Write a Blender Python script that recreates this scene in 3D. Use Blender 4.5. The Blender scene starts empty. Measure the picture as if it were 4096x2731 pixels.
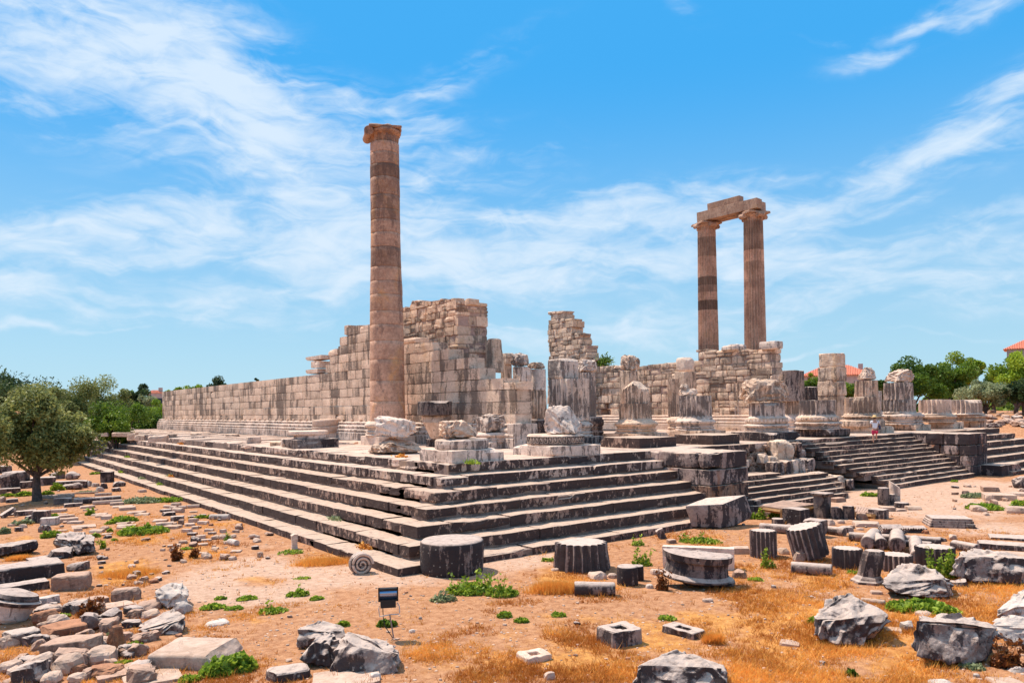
import bpy, math, random
import numpy as np
from mathutils import Vector, Matrix
R_ = math.radians
SC = bpy.context.scene
COL = SC.collection
# ------------------------------------------------------------------ camera, world, sun, exposure
CAM = np.array([-8.6236, -15.8916, 3.9172]); YAW, PITCH, ROLL = 0.9206, 0.0124, -0.0136
FPX, PPY = 3008.754, 1596.85
STEP_H, TREAD, H1 = 0.3438, 0.6482, 0.1773
S = H1 + 6 * STEP_H            # level of the platform floor
cF = np.array([math.cos(PITCH)*math.cos(YAW), math.cos(PITCH)*math.sin(YAW), math.sin(PITCH)])
_r = np.array([math.sin(YAW), -math.cos(YAW), 0.]); _u = np.cross(_r, cF)
cR = _r*math.cos(ROLL) + _u*math.sin(ROLL); cU = -_r*math.sin(ROLL) + _u*math.cos(ROLL)
cd = bpy.data.cameras.new('camera'); cam = bpy.data.objects.new('camera', cd); COL.objects.link(cam)
cam.matrix_world = Matrix(((cR[0], cU[0], -cF[0], CAM[0]), (cR[1], cU[1], -cF[1], CAM[1]), (cR[2], cU[2], -cF[2], CAM[2]), (0, 0, 0, 1)))
cd.sensor_fit = 'HORIZONTAL'; cd.sensor_width = 36; cd.lens = FPX/4096*36; cd.shift_y = (PPY-1365.5)/4096
cd.clip_end = 3000; cd.clip_start = 0.1
SC.camera = cam
SC.render.resolution_x = 1024; SC.render.resolution_y = 682
SUN_AZ, SUN_EL = 109.0, 59.0       # degrees, world azimuth of the sun counted from +X
SUN_STRENGTH, SKY_STRENGTH = 3.7, 0.10
SC.view_settings.view_transform = 'Standard'; SC.view_settings.look = 'None'
SC.view_settings.exposure = 0.66; SC.view_settings.gamma = 1

def az_el(px, py):
    d = cF + cR*(px-2048)/FPX - cU*(py-PPY)/FPX; d = d/np.linalg.norm(d)
    return math.atan2(d[1], d[0]), math.asin(d[2])

class NT:
    """tiny helper around a node tree"""
    def __init__(s, tree): s.t = tree; s.n = tree.nodes; s.l = tree.links
    def node(s, kind, **kw):
        n = s.n.new(kind)
        for k, v in kw.items(): setattr(n, k, v)
        return n
    def link(s, a, b): s.l.new(a, b)
    def setin(s, sock, v):
        if isinstance(v, bpy.types.NodeSocket): s.l.new(v, sock)
        else: sock.default_value = v
    def math(s, op, a, b=0.0, c=None, clamp=False):
        n = s.n.new('ShaderNodeMath'); n.operation = op; n.use_clamp = clamp
        s.setin(n.inputs[0], a); s.setin(n.inputs[1], b)
        if c is not None: s.setin(n.inputs[2], c)
        return n.outputs[0]
    def vmath(s, op, a, b=(0, 0, 0)):
        n = s.n.new('ShaderNodeVectorMath'); n.operation = op
        s.setin(n.inputs[0], a); s.setin(n.inputs[1], b)
        return n.outputs[0]
    def noise(s, vec, scale, detail=6, rough=.6, dist=0.0):
        n = s.n.new('ShaderNodeTexNoise'); s.setin(n.inputs['Vector'], vec)
        n.inputs['Scale'].default_value = scale; n.inputs['Detail'].default_value = detail
        n.inputs['Roughness'].default_value = rough; n.inputs['Distortion'].default_value = dist
        return n.outputs['Fac']
    def ramp(s, fac, lo, hi, a=0.0, b=1.0):
        n = s.n.new('ShaderNodeMapRange'); n.interpolation_type = 'SMOOTHSTEP'
        s.setin(n.inputs['Value'], fac); n.inputs['From Min'].default_value = lo; n.inputs['From Max'].default_value = hi
        n.inputs['To Min'].default_value = a; n.inputs['To Max'].default_value = b
        return n.outputs['Result']
    def mix(s, fac, a, b, blend='MIX'):
        n = s.n.new('ShaderNodeMix'); n.data_type = 'RGBA'; n.blend_type = blend; n.clamp_factor = True
        s.setin(n.inputs['Factor'], fac)
        for sock, v in ((n.inputs['A'], a), (n.inputs['B'], b)):
            if isinstance(v, bpy.types.NodeSocket): s.l.new(v, sock)
            else: sock.default_value = (*v[:3], 1)
        return n.outputs['Result']

def make_world():
    w = bpy.data.worlds.new('World'); SC.world = w; w.use_nodes = True
    N = NT(w.node_tree); N.n.clear()
    out = N.node('ShaderNodeOutputWorld'); bg = N.node('ShaderNodeBackground')
    sky = N.node('ShaderNodeTexSky'); sky.sky_type = 'NISHITA'; sky.sun_disc = False
    sky.sun_elevation = R_(SUN_EL); sky.sun_rotation = R_(90-SUN_AZ)
    sky.air_density = 1.0; sky.dust_density = 0.25; sky.ozone_density = 2.2; sky.altitude = 0
    hs = N.node('ShaderNodeHueSaturation'); hs.inputs['Saturation'].default_value = 1.2; hs.inputs['Value'].default_value = 1.0
    hs.inputs['Hue'].default_value = 0.488
    N.link(sky.outputs[0], hs.inputs['Color'])
    tc = N.node('ShaderNodeTexCoord'); d = tc.outputs['Generated']
    sep = N.node('ShaderNodeSeparateXYZ'); N.link(d, sep.inputs[0])
    az = N.math('ARCTAN2', sep.outputs[1], sep.outputs[0]); el = N.math('ARCSINE', sep.outputs[2])
    cb = N.node('ShaderNodeCombineXYZ'); N.link(az, cb.inputs[0]); N.link(el, cb.inputs[1])
    # wispy distortion of the azimuth/elevation coordinates
    warp = N.node('ShaderNodeTexNoise'); warp.inputs['Scale'].default_value = 4.0; warp.inputs['Detail'].default_value = 5
    N.link(cb.outputs[0], warp.inputs['Vector'])
    wv = N.vmath('SUBTRACT', warp.outputs['Color'], (.5, .5, .5))
    sc1 = N.node('ShaderNodeVectorMath'); sc1.operation = 'SCALE'; N.link(wv, sc1.inputs[0]); sc1.inputs['Scale'].default_value = .17
    wc = N.vmath('ADD', cb.outputs[0], sc1.outputs[0])
    wsep = N.node('ShaderNodeSeparateXYZ'); N.link(wc, wsep.inputs[0])
    waz, wel = wsep.outputs[0], wsep.outputs[1]
    tot = None
    # cirrus banks: (x, y, half-length, half-width, slope in degrees, weight) in photo pixels, turned into sky angles
    banks = [(520, 130, 760, 280, -20, 1.0), (1000, 420, 620, 200, -30, .85), (1350, 480, 650, 150, -12, .6), (100, 200, 500, 200, -10, .35),
             (3700, 620, 760, 80, 19, 1.0), (3960, 520, 520, 40, 24, .45), (3900, 20, 600, 60, 0, .6), (3500, 150, 300, 40, 20, .35), (2700, 40, 160, 40, -20, .4),
             (2400, 900, 1500, 90, 3, 1.0), (1150, 1000, 1100, 130, -4, .65), (2100, 1060, 1100, 55, 1, 1.05), (3550, 1010, 800, 80, -6, .85),
             (250, 900, 650, 70, 6, .95), (1400, 1170, 900, 60, 3, .95), (3300, 1200, 1300, 80, 4, .8), (200, 1170, 520, 80, -3, 1.1), (2300, 1300, 1800, 60, 0, .35),
             (1500, 780, 700, 90, 8, .5), (100, 1310, 180, 14, 0, .7), (350, 1320, 150, 9, 0, .6), (3300, 1385, 600, 14, 0, .5), (4050, 870, 160, 26, 4, .6),
             (1100, 690, 500, 120, -25, .5), (1700, 330, 500, 90, 18, .35)]
    for x, y, a, b, sl, wt in banks:
        A, Ecl = az_el(x, y); dx = N.math('SUBTRACT', A, waz); dy = N.math('SUBTRACT', wel, Ecl)
        ca, sa = math.cos(R_(sl)), math.sin(R_(sl))
        u = N.math('ADD', N.math('MULTIPLY', dx, ca/(a/FPX)), N.math('MULTIPLY', dy, sa/(a/FPX)))
        v = N.math('ADD', N.math('MULTIPLY', dx, -sa/(b/FPX)), N.math('MULTIPLY', dy, ca/(b/FPX)))
        r2 = N.math('ADD', N.math('MULTIPLY', u, u), N.math('MULTIPLY', v, v))
        g = N.math('MULTIPLY', N.math('EXPONENT', N.math('MULTIPLY', r2, -1.1)), wt)
        tot = g if tot is None else N.math('ADD', tot, g)
    mp = N.node('ShaderNodeMapping'); mp.inputs['Scale'].default_value = (2.6, 13.0, 1); mp.inputs['Rotation'].default_value = (0, 0, R_(10))
    N.link(wc, mp.inputs['Vector'])
    n1 = N.noise(mp.outputs[0], 2.2, 8, .55, .7)
    mp2 = N.node('ShaderNodeMapping'); mp2.inputs['Scale'].default_value = (5, 14, 1); mp2.inputs['Rotation'].default_value = (0, 0, R_(-22))
    N.link(cb.outputs[0], mp2.inputs['Vector'])
    n2 = N.noise(mp2.outputs[0], 2.6, 9, .6, 1.2)
    nn = N.math('ADD', N.math('MULTIPLY', n1, .6), N.math('MULTIPLY', n2, .4))
    base = N.math('ADD', N.math('MULTIPLY', tot, .27), N.math('ADD', N.math('MULTIPLY', N.math('SUBTRACT', nn, .5), 1.75), .5))
    mask = N.ramp(base, .44, 1.12, 0, .90)
    mask = N.math('MULTIPLY', mask, N.ramp(tot, .02, .45))
    # deep saturated summer blue overhead, paler air low over the horizon, laid over the physical sky
    grad = N.mix(N.ramp(el, -.02, .44, 0, 1), (2.9, 4.6, 5.6), (.35, 2.7, 5.9))
    c1 = N.mix(.92, hs.outputs[0], grad)
    c2 = N.mix(mask, c1, (4.8, 5.6, 6.4))
    fill_veil = N.math('MULTIPLY', N.ramp(el, .62, 1.0), N.ramp(n1, .35, .55, .3, .9))      # unseen bright cloud overhead, added to lift the shaded faces
    c2 = N.mix(fill_veil, c2, (6.4, 6.3, 6.2))
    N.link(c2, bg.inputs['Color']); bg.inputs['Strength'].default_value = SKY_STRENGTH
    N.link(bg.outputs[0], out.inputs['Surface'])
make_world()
sd = bpy.data.lights.new('sun', 'SUN'); sd.energy = SUN_STRENGTH; sd.angle = R_(.53); sd.color = (1, .90, .78)
so = bpy.data.objects.new('sun', sd); COL.objects.link(so)
_sv = Vector((math.cos(R_(SUN_EL))*math.cos(R_(SUN_AZ)), math.cos(R_(SUN_EL))*math.sin(R_(SUN_AZ)), math.sin(R_(SUN_EL))))
so.rotation_euler = _sv.to_track_quat('Z', 'Y').to_euler(); so.location = _sv*60

# ------------------------------------------------------------------ geometry from the survey of the site
REG = {'A1': (0, 1400, .43556), 'A2': (1024, 1400, .43556), 'A3': (2048, 1400, .43556), 'A4': (3072, 1400, .43556),
       'B1': (0, 2048, .43556), 'B2': (1024, 2048, .43556), 'B3': (2048, 2048, .43556), 'B4': (3072, 2048, .43556),
       'C1': (0, 1750, .2551), 'C2': (600, 1900, .2551), 'C3': (2900, 1350, .2551), 'C4': (2900, 1750, .2551),
       'Z1': (1200, 1100, .44632), 'Z2': (1900, 1200, .44632), 'Z3': (2600, 700, .5102), 'D': (0, 0, 1.74150)}
def px(reg, x, y):
    o = REG[reg]; return o[0]+x*o[2], o[1]+y*o[2]
def ray(x, y): return cF + cR*(x-2048)/FPX - cU*(y-PPY)/FPX
def gp(x, y, z=0.0):
    d = ray(x, y); return CAM + d*(z-CAM[2])/d[2]
def onX(x, y, X):
    d = ray(x, y); return CAM + d*(X-CAM[0])/d[0]
def atD(x, y, D): return CAM + ray(x, y)*D
def depth(P): return float((np.asarray(P)-CAM) @ cF)
def project(P):
    d = np.asarray(P) - CAM; z = d @ cF; z = np.where(z > .1, z, .1)
    return 2048+FPX*(d @ cR)/z, PPY-FPX*(d @ cU)/z
def viewdir(P):
    v = np.asarray(P)[:2]-CAM[:2]; return v/np.linalg.norm(v)

# ------------------------------------------------------------------ numpy noise and mesh helpers
_rs = np.random.RandomState(7); _TAB = _rs.rand(64, 64, 64).astype(np.float32)*2-1
def vnoise(P):
    P = np.asarray(P, dtype=np.float64); i = np.floor(P).astype(int); f = P-i; f = f*f*(3-2*f)
    i0 = i & 63; i1 = (i+1) & 63
    def t(a, b, c): return _TAB[a, b, c]
    x0, y0, z0 = i0[:, 0], i0[:, 1], i0[:, 2]; x1, y1, z1 = i1[:, 0], i1[:, 1], i1[:, 2]
    fx, fy, fz = f[:, 0], f[:, 1], f[:, 2]
    a = t(x0, y0, z0)*(1-fx)+t(x1, y0, z0)*fx; b = t(x0, y1, z0)*(1-fx)+t(x1, y1, z0)*fx
    c = t(x0, y0, z1)*(1-fx)+t(x1, y0, z1)*fx; d = t(x0, y1, z1)*(1-fx)+t(x1, y1, z1)*fx
    return (a*(1-fy)+b*fy)*(1-fz)+(c*(1-fy)+d*fy)*fz
def fbm(P, scale, octv=4, seed=0, rough=.5):
    r = 0; a = 1; s = scale; t = 0
    for k in range(octv):
        r = r + a*vnoise(P*s + seed*13.7 + k*5.3); t += a; a *= rough; s *= 2.03
    return r/t
class Mesh:
    def __init__(s): s.V = []; s.F = []; s.T = []; s.G = []; s.n = 0
    def add(s, V, F, tone=.5, groove=None):
        V = np.asarray(V, float); F = np.asarray(F, int)
        s.V.append(V); s.F.append(F+s.n); s.n += len(V)
        s.T.append(np.full(len(V), tone) if np.isscalar(tone) else np.asarray(tone))
        s.G.append(np.zeros(len(V)) if groove is None else groove); return s
    def build(s, name, mat, parent=None, smooth=False, loc=None):
        V = np.concatenate(s.V); T = np.concatenate(s.T)
        if loc is not None: V = V-np.asarray(loc)
        m = bpy.data.meshes.new(name)
        qs = [f for f in s.F if f.shape[1] == 4]; ts = [f for f in s.F if f.shape[1] == 3]
        idx = [f.ravel() for f in qs]+[f.ravel() for f in ts]; nq = sum(len(f) for f in qs); nt = sum(len(f) for f in ts)
        idx = np.concatenate(idx)
        m.vertices.add(len(V)); m.vertices.foreach_set('co', V.astype(np.float32).ravel())
        m.loops.add(len(idx)); m.loops.foreach_set('vertex_index', idx.astype(np.int32))
        m.polygons.add(nq+nt)
        st = np.concatenate([np.arange(nq)*4, nq*4+np.arange(nt)*3]).astype(np.int32)
        m.polygons.foreach_set('loop_start', st)
        try: m.polygons.foreach_set('loop_total', np.concatenate([np.full(nq, 4), np.full(nt, 3)]).astype(np.int32))
        except Exception: pass
        m.polygons.foreach_set('use_smooth', np.full(nq+nt, bool(smooth)))
        a = m.attributes.new('tone', 'FLOAT', 'POINT'); a.data.foreach_set('value', T.astype(np.float32))
        G = np.concatenate(s.G)
        if G.any(): a = m.attributes.new('groove', 'FLOAT', 'POINT'); a.data.foreach_set('value', G.astype(np.float32))
        m.update(calc_edges=True); m.validate()
        if mat: m.materials.append(mat)
        o = bpy.data.objects.new(name, m); COL.objects.link(o)
        if parent is not None: o.parent = parent
        elif loc is not None: o.location = loc
        return o
def tag(o, label=None, cat=None, group=None, kind=None):
    if label: o['label'] = label
    if cat: o['category'] = cat
    if group: o['group'] = group
    if kind: o['kind'] = kind
    return o
def empty(name, loc, label, cat, group=None):
    o = bpy.data.objects.new(name, None); COL.objects.link(o); o.location = loc; o.empty_display_size = .2
    return tag(o, label, cat, group)
_BG = {}
def boxgrid(nx, ny, nz):
    k = (nx, ny, nz)
    if k in _BG: return _BG[k]
    idx = {}; V = []; F = []
    def vi(i, j, l):
        q = (i, j, l)
        if q not in idx: idx[q] = len(V); V.append((2*i/nx-1, 2*j/ny-1, 2*l/nz-1))
        return idx[q]
    for i in range(nx):
        for j in range(ny):
            F.append((vi(i, j, 0), vi(i, j+1, 0), vi(i+1, j+1, 0), vi(i+1, j, 0)))
            F.append((vi(i, j, nz), vi(i+1, j, nz), vi(i+1, j+1, nz), vi(i, j+1, nz)))
    for i in range(nx):
        for l in range(nz):
            F.append((vi(i, 0, l), vi(i+1, 0, l), vi(i+1, 0, l+1), vi(i, 0, l+1)))
            F.append((vi(i, ny, l), vi(i, ny, l+1), vi(i+1, ny, l+1), vi(i+1, ny, l)))
    for j in range(ny):
        for l in range(nz):
            F.append((vi(0, j, l), vi(0, j, l+1), vi(0, j+1, l+1), vi(0, j+1, l)))
            F.append((vi(nx, j, l), vi(nx, j+1, l), vi(nx, j+1, l+1), vi(nx, j, l+1)))
    _BG[k] = (np.array(V), np.array(F)); return _BG[k]
def rotz(V, a):
    c, s = math.cos(a), math.sin(a); V = V.copy(); x = V[:, 0]*c-V[:, 1]*s; y = V[:, 0]*s+V[:, 1]*c; V[:, 0] = x; V[:, 1] = y; return V
def rotax(V, ax, a): return V @ np.array(Matrix.Rotation(a, 3, ax)).T
def block(size, n=4, e=12, amp=.012, fr=1.6, cuts=0, cutd=.8, seed=0, taper=0.0, skew=0.0):
    """a dressed or broken stone centred on the origin; size (x, y, z); low e = boulder, high e = crisp block"""
    sx, sy, sz = size; m = max(size)
    if isinstance(n, int): cnt = tuple(max(2, int(round(n*q/m*1.0))) if q/m > .3 else max(2, int(round(n*.35))) for q in size)
    else: cnt = n
    V, F = boxgrid(*cnt); V = V.copy(); half = np.array(size)/2; rs = np.random.RandomState(seed+1)
    boxy = e >= 5.5
    if boxy:
        r = min(size)*.5*min(.9, (1.5/e if e > 7.5 else 2.6/e)); 
        for k in range(3):
            c = cnt[k]; 
            if c >= 4:
                g = np.abs(V[:, k]); ed = 1-2.0/c; inner = np.abs(g-ed) < 1e-6; V[inner, k] = np.sign(V[inner, k])*max(ed*.5+.2, 1-r*.55/half[k])
        V = V*half
    elif e < 5.5:
        V = np.sign(V)*np.abs(V)**.85
        nr = (np.abs(V)**e).sum(1)**(1/e); V = V/nr[:, None]
    W = V/half if boxy else V
    for c in range(cuts):
        d = rs.normal(size=3); d /= np.linalg.norm(d)
        if rs.rand() < .6: d[2] = abs(d[2])*.8
        d /= np.linalg.norm(d)
        sup = np.abs(d).sum()*(.97 if boxy else .86); off = sup*(cutd+rs.uniform(-.1, .12))
        q = W @ d - off + .05*fbm(W, 1.7, 2, seed+c*3); k = q > 0; W[k] -= q[k][:, None]*d
    V = W*half
    if boxy and e < 30:
        lim = half-r; A = np.abs(V); q = np.maximum(A-lim, 0); L = np.linalg.norm(q, axis=1); k = L > r
        q[k] *= (r/L[k])[:, None]; V = np.sign(V)*(np.minimum(A, lim)+q)
    dirn = V/half; dirn = np.sign(dirn)*np.abs(dirn)**3; dirn /= np.maximum(np.linalg.norm(dirn, axis=1), 1e-6)[:, None]
    if taper: V[:, :2] *= (1-taper*(V[:, 2:3]/sz+.5))
    if skew: V[:, 0] += V[:, 2]*skew
    if amp:
        f1 = fbm(V, fr/m, 3, seed*.37); f2 = 1-2*np.abs(fbm(V, fr*2.3/m, 3, seed*.11+3)); f3 = fbm(V, fr*7/m, 3, seed*.7+9)
        V = V + dirn*(f1*amp*2.0 + (f2-.6)*amp*.45 + f3*amp*.42)[:, None]
    return V, F
def lathe(prof, seg=48, flutes=0, fdepth=.06, fl=None, amp=.0, seed=0, cap=True):
    """prof: list of (r, z); fl: per ring fluting weight"""
    prof = np.array(prof, float); k = len(prof); fl = np.zeros(k) if fl is None else np.array(fl, float)
    if flutes: seg = flutes*6
    th = np.arange(seg)/seg*2*math.pi
    if flutes:
        ph = (th/(2*math.pi)*flutes) % 1.0; q = np.clip((np.abs(ph-.5)*2-.0)/.76, 0, 1); sh = np.sqrt(np.clip(1-q*q, 0, 1))
    else: sh = np.zeros(seg)
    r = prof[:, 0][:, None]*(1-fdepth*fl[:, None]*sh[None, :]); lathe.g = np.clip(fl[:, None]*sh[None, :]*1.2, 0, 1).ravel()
    V = np.stack([r*np.cos(th), r*np.sin(th), np.repeat(prof[:, 1][:, None], seg, 1)], 2).reshape(-1, 3)
    i = np.arange(k-1)[:, None]*seg; j = np.arange(seg)[None, :]; j2 = (j+1) % seg
    F = np.stack([i+j, i+j2, i+seg+j2, i+seg+j], 2).reshape(-1, 4)
    if cap:
        # concentric inner rings so that the ends are real surfaces
        n0 = len(V); extra = []; F2 = []
        for ring, flip in ((0, True), (k-1, False)):
            prev = np.arange(seg)+ring*seg
            for s_ in (.8, .5, .2, .02):
                rr = V[np.arange(seg)+ring*seg].copy(); rr[:, :2] *= s_
                extra.append(rr); cur = n0+np.arange(seg); n0 += seg
                a, b = prev, np.roll(prev, -1); c, d = np.roll(cur, -1), cur
                F2.append(np.stack([a, b, c, d] if not flip else [b, a, d, c], 1)); prev = cur
        V = np.concatenate([V]+extra); F = np.concatenate([F]+F2); lathe.g = np.concatenate([lathe.g, np.zeros(len(V)-len(lathe.g))])
    if amp:
        dirn = V.copy(); dirn[:, 2] *= .3; dirn /= np.maximum(np.linalg.norm(dirn, axis=1), .2)[:, None]
        V = V+dirn*(fbm(V, 1.3, 4, seed)*amp*2)[:, None]
    return V, F
def drum_profile(r0, r1, h, n=8, edge=.03):
    z = np.linspace(0, 1, n); P = [(r0*.985-edge*.3, 0), (r0, edge)]
    for t in z[1:-1]: P.append((r0+(r1-r0)*t, h*t))
    P += [(r1, h-edge), (r1*.985-edge*.3, h)]; return P
def chop(V, cuts, seed, keep=.75, top=True, size=None):
    """break pieces off a shape with tilted planes"""
    rs = np.random.RandomState(seed); c = (V.max(0)+V.min(0))/2; hs = (V.max(0)-V.min(0))/2
    W = (V-c)/hs
    for k in range(cuts):
        a = rs.uniform(0, 2*math.pi); tz = rs.uniform(.3, 1.1) if top else rs.uniform(-.4, .9)
        d = np.array([math.cos(a), math.sin(a), tz]); d /= np.linalg.norm(d)
        sup = math.hypot(d[0], d[1])+abs(d[2]); off = sup*(keep+rs.uniform(-.12, .1))
        q = W @ d-off+.06*fbm(W, 2.5, 3, seed+k); m = q > 0; W[m] -= q[m][:, None]*d
    return W*hs+c
def tube(pts, r, seg=8):
    pts = np.array(pts, float); n = len(pts); rr = np.full(n, r) if np.isscalar(r) else np.array(r)
    V = []; up = np.array([0, 0, 1.])
    for i in range(n):
        t = pts[min(i+1, n-1)]-pts[max(i-1, 0)]; t /= np.linalg.norm(t)+1e-9
        a = np.cross(t, up); a = np.cross(t, np.array([1., 0, 0])) if np.linalg.norm(a) < .1 else a
        a /= np.linalg.norm(a); b = np.cross(t, a)
        th = np.arange(seg)/seg*2*math.pi
        V.append(pts[i]+rr[i]*(np.cos(th)[:, None]*a+np.sin(th)[:, None]*b))
    V = np.concatenate(V+[pts[:1], pts[-1:]])
    i = np.arange(n-1)[:, None]*seg; j = np.arange(seg)[None, :]; j2 = (j+1) % seg
    F = np.stack([i+j, i+seg+j, i+seg+j2, i+j2], 2).reshape(-1, 4)
    e0 = n*seg; jj = np.arange(seg); k2 = (jj+1) % seg
    T = np.concatenate([np.stack([np.full(seg, e0), jj, k2], 1), np.stack([np.full(seg, e0+1), (n-1)*seg+k2, (n-1)*seg+jj], 1)])
    return V, F, T

def hull_mesh(P, sub=4, amp=.03, seed=0, n_smooth=2):
    import bmesh
    bm = bmesh.new(); [bm.verts.new(tuple(p)) for p in P]; bm.verts.ensure_lookup_table(); r = bmesh.ops.convex_hull(bm, input=list(bm.verts))
    dead = [g_ for g_ in bm.verts if not g_.link_faces]; bmesh.ops.delete(bm, geom=dead, context='VERTS'); bmesh.ops.triangulate(bm, faces=list(bm.faces)); bmesh.ops.recalc_face_normals(bm, faces=list(bm.faces))
    bm.verts.index_update(); V = np.array([v.co[:] for v in bm.verts]); F = np.array([[v.index for v in f.verts] for f in bm.faces]); bm.free()
    for it in range(sub):
        E = np.concatenate([F[:, [0, 1]], F[:, [1, 2]], F[:, [2, 0]]]); E.sort(1); u, inv = np.unique(E, axis=0, return_inverse=True); inv = inv.ravel(); n = len(V); k = len(F)
        V = np.concatenate([V, (V[u[:, 0]]+V[u[:, 1]])/2]); a, b, c = n+inv[:k], n+inv[k:2*k], n+inv[2*k:]
        F = np.concatenate([np.stack([F[:, 0], a, c], 1), np.stack([a, F[:, 1], b], 1), np.stack([c, b, F[:, 2]], 1), np.stack([a, b, c], 1)])
        if it == sub-2:      # slight rounding of the edges, then a second generation of breaks
            for q in range(1):
                S_ = np.zeros_like(V); C_ = np.zeros(len(V))
                for i, j in ((0, 1), (1, 2), (2, 0), (1, 0), (2, 1), (0, 2)): np.add.at(S_, F[:, i], V[F[:, j]]); np.add.at(C_, F[:, i], 1)
                V = V*.5+S_/C_[:, None]*.5
        if it == 1:
            c = V.mean(0); rs = np.random.RandomState(seed); V = V+(V-c)/np.linalg.norm(V-c, axis=1)[:, None]*rs.uniform(-1.6, .6, len(V))[:, None]*amp*1.3
    c = V.mean(0); d = V-c; d /= np.linalg.norm(d, axis=1)[:, None]
    V = V+d*(fbm(V, 1.4, 3, seed)*amp*2.2+(1-2*np.abs(fbm(V, 3.2, 3, seed+4))-.6)*amp*.7+fbm(V, 9, 3, seed+9)*amp*.5)[:, None]
    return V, F

# ------------------------------------------------------------------ materials
def new_mat(name):
    m = bpy.data.materials.new(name); m.use_nodes = True; N = NT(m.node_tree); N.n.clear()
    out = N.node('ShaderNodeOutputMaterial'); b = N.node('ShaderNodeBsdfPrincipled'); N.link(b.outputs[0], out.inputs['Surface'])
    return m, N, b
def stone(name, lo, hi, stain=.5, stcol=(.028, .024, .030), warm=(.62, .36, .18), warmamt=.25, bump=.35, top=None, stscale=1.0, spots=0.0, joints=None, topclean=True, tonew=.55, thr=.5, groove=.055, zst=.55):
    m, N, b = new_mat(name)
    g = N.node('ShaderNodeNewGeometry'); P = g.outputs['Position']
    at = N.node('ShaderNodeAttribute'); at.attribute_name = 'tone'; tone = at.outputs['Fac']
    n1 = N.noise(P, 1.1, 7, .62, .3); n2 = N.noise(P, 7.0, 7, .7)
    n3 = N.noise(P, 34, 5, .7)
    mixf = N.math('ADD', N.math('MULTIPLY', n1, .5), N.math('MULTIPLY', n2, .5))
    col = N.mix(N.ramp(mixf, .36, .64), lo, hi)
    # warm iron tint
    mp = N.node('ShaderNodeMapping'); mp.inputs['Scale'].default_value = (1, 1, .6); mp.inputs['Location'].default_value = (3, 7, 1); N.link(P, mp.inputs[0])
    wn = N.noise(mp.outputs[0], .9, 6, .6, .8)
    col = N.mix(N.math('MULTIPLY', N.ramp(wn, .52, .72), warmamt), col, warm)
    # per block tone
    tv = N.math('ADD', N.math('MULTIPLY', tone, tonew), 1-tonew/2)
    tcol = N.node('ShaderNodeCombineXYZ'); [N.link(tv, tcol.inputs[k]) for k in range(3)]
    col = N.mix(1.0, col, tcol.outputs[0], 'MULTIPLY')
    # fine mottling and pits
    col = N.mix(N.ramp(n3, .30, .46, .34, 0.0), col, (lo[0]*.42, lo[1]*.38, lo[2]*.4))
    # veins
    vm = N.node('ShaderNodeMapping'); vm.inputs['Rotation'].default_value = (.5, .3, .8); vm.inputs['Scale'].default_value = (1, 1, 3.2); N.link(P, vm.inputs[0])
    vn = N.noise(vm.outputs[0], 1.7, 5, .55, 1.4)
    vv = N.math('ABSOLUTE', N.math('SUBTRACT', vn, .5))
    col = N.mix(N.ramp(vv, 0, .018, .38, 0), col, (lo[0]*.5, lo[1]*.45, lo[2]*.5))
    # black biological patina running down the upright faces
    sm = N.node('ShaderNodeMapping'); sm.inputs['Scale'].default_value = (2.6*stscale, 2.6*stscale, zst*stscale); N.link(P, sm.inputs[0])
    s1 = N.noise(sm.outputs[0], 1.0, 8, .66, .35); s2 = N.noise(P, .33*stscale, 4, .5)
    s3 = N.noise(P, 11, 6, .75)
    ss = N.math('ADD', N.math('ADD', N.math('MULTIPLY', s1, .62), N.math('MULTIPLY', s2, .30)), N.math('MULTIPLY', s3, .22))
    ss = N.math('ADD', ss, N.math('MULTIPLY', N.math('SUBTRACT', tone, .5), -.10))
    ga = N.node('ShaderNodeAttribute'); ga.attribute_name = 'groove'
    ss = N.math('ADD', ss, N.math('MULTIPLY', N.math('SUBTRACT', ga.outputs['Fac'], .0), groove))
    sf = N.ramp(ss, thr+.14-stain*.16, thr+.175-stain*.145)
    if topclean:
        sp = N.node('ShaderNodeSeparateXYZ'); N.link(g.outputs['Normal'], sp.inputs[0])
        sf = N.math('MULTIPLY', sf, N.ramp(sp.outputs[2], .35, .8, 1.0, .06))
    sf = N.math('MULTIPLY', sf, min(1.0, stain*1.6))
    col = N.mix(N.math('MULTIPLY', sf, .93), col, stcol)
    if spots:
        vo = N.node('ShaderNodeTexVoronoi'); vo.inputs['Scale'].default_value = 7; N.link(P, vo.inputs['Vector'])
        col = N.mix(N.ramp(vo.outputs['Distance'], .10, .16, spots, 0), col, (.72, .66, .56))
    if top:  # paler upward faces: clean treads; on fallen stones, sunlit tops put into the colour
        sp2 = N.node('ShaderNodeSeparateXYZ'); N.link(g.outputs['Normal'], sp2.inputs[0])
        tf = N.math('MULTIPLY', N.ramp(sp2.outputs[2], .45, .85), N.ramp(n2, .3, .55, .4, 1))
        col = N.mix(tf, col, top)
    N.link(col, b.inputs['Base Color']); b.inputs['Roughness'].default_value = .88
    b.inputs['Specular IOR Level'].default_value = .25
    bp = N.node('ShaderNodeBump'); bp.inputs['Strength'].default_value = bump; bp.inputs['Distance'].default_value = .035
    hh = N.math('ADD', N.math('MULTIPLY', n2, 1.0), N.math('MULTIPLY', n3, .55))
    N.link(hh, bp.inputs['Height']); N.link(bp.outputs[0], b.inputs['Normal'])
    return m
M = {}
M['marble'] = stone('weathered_marble', (.50, .325, .225), (.79, .575, .43), stain=.42, warmamt=.48, stscale=1.5, stcol=(.038, .027, .028))
M['stained'] = stone('black_stained_marble', (.52, .38, .30), (.80, .62, .51), stain=.46, warmamt=.28, stscale=2.0)
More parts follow.
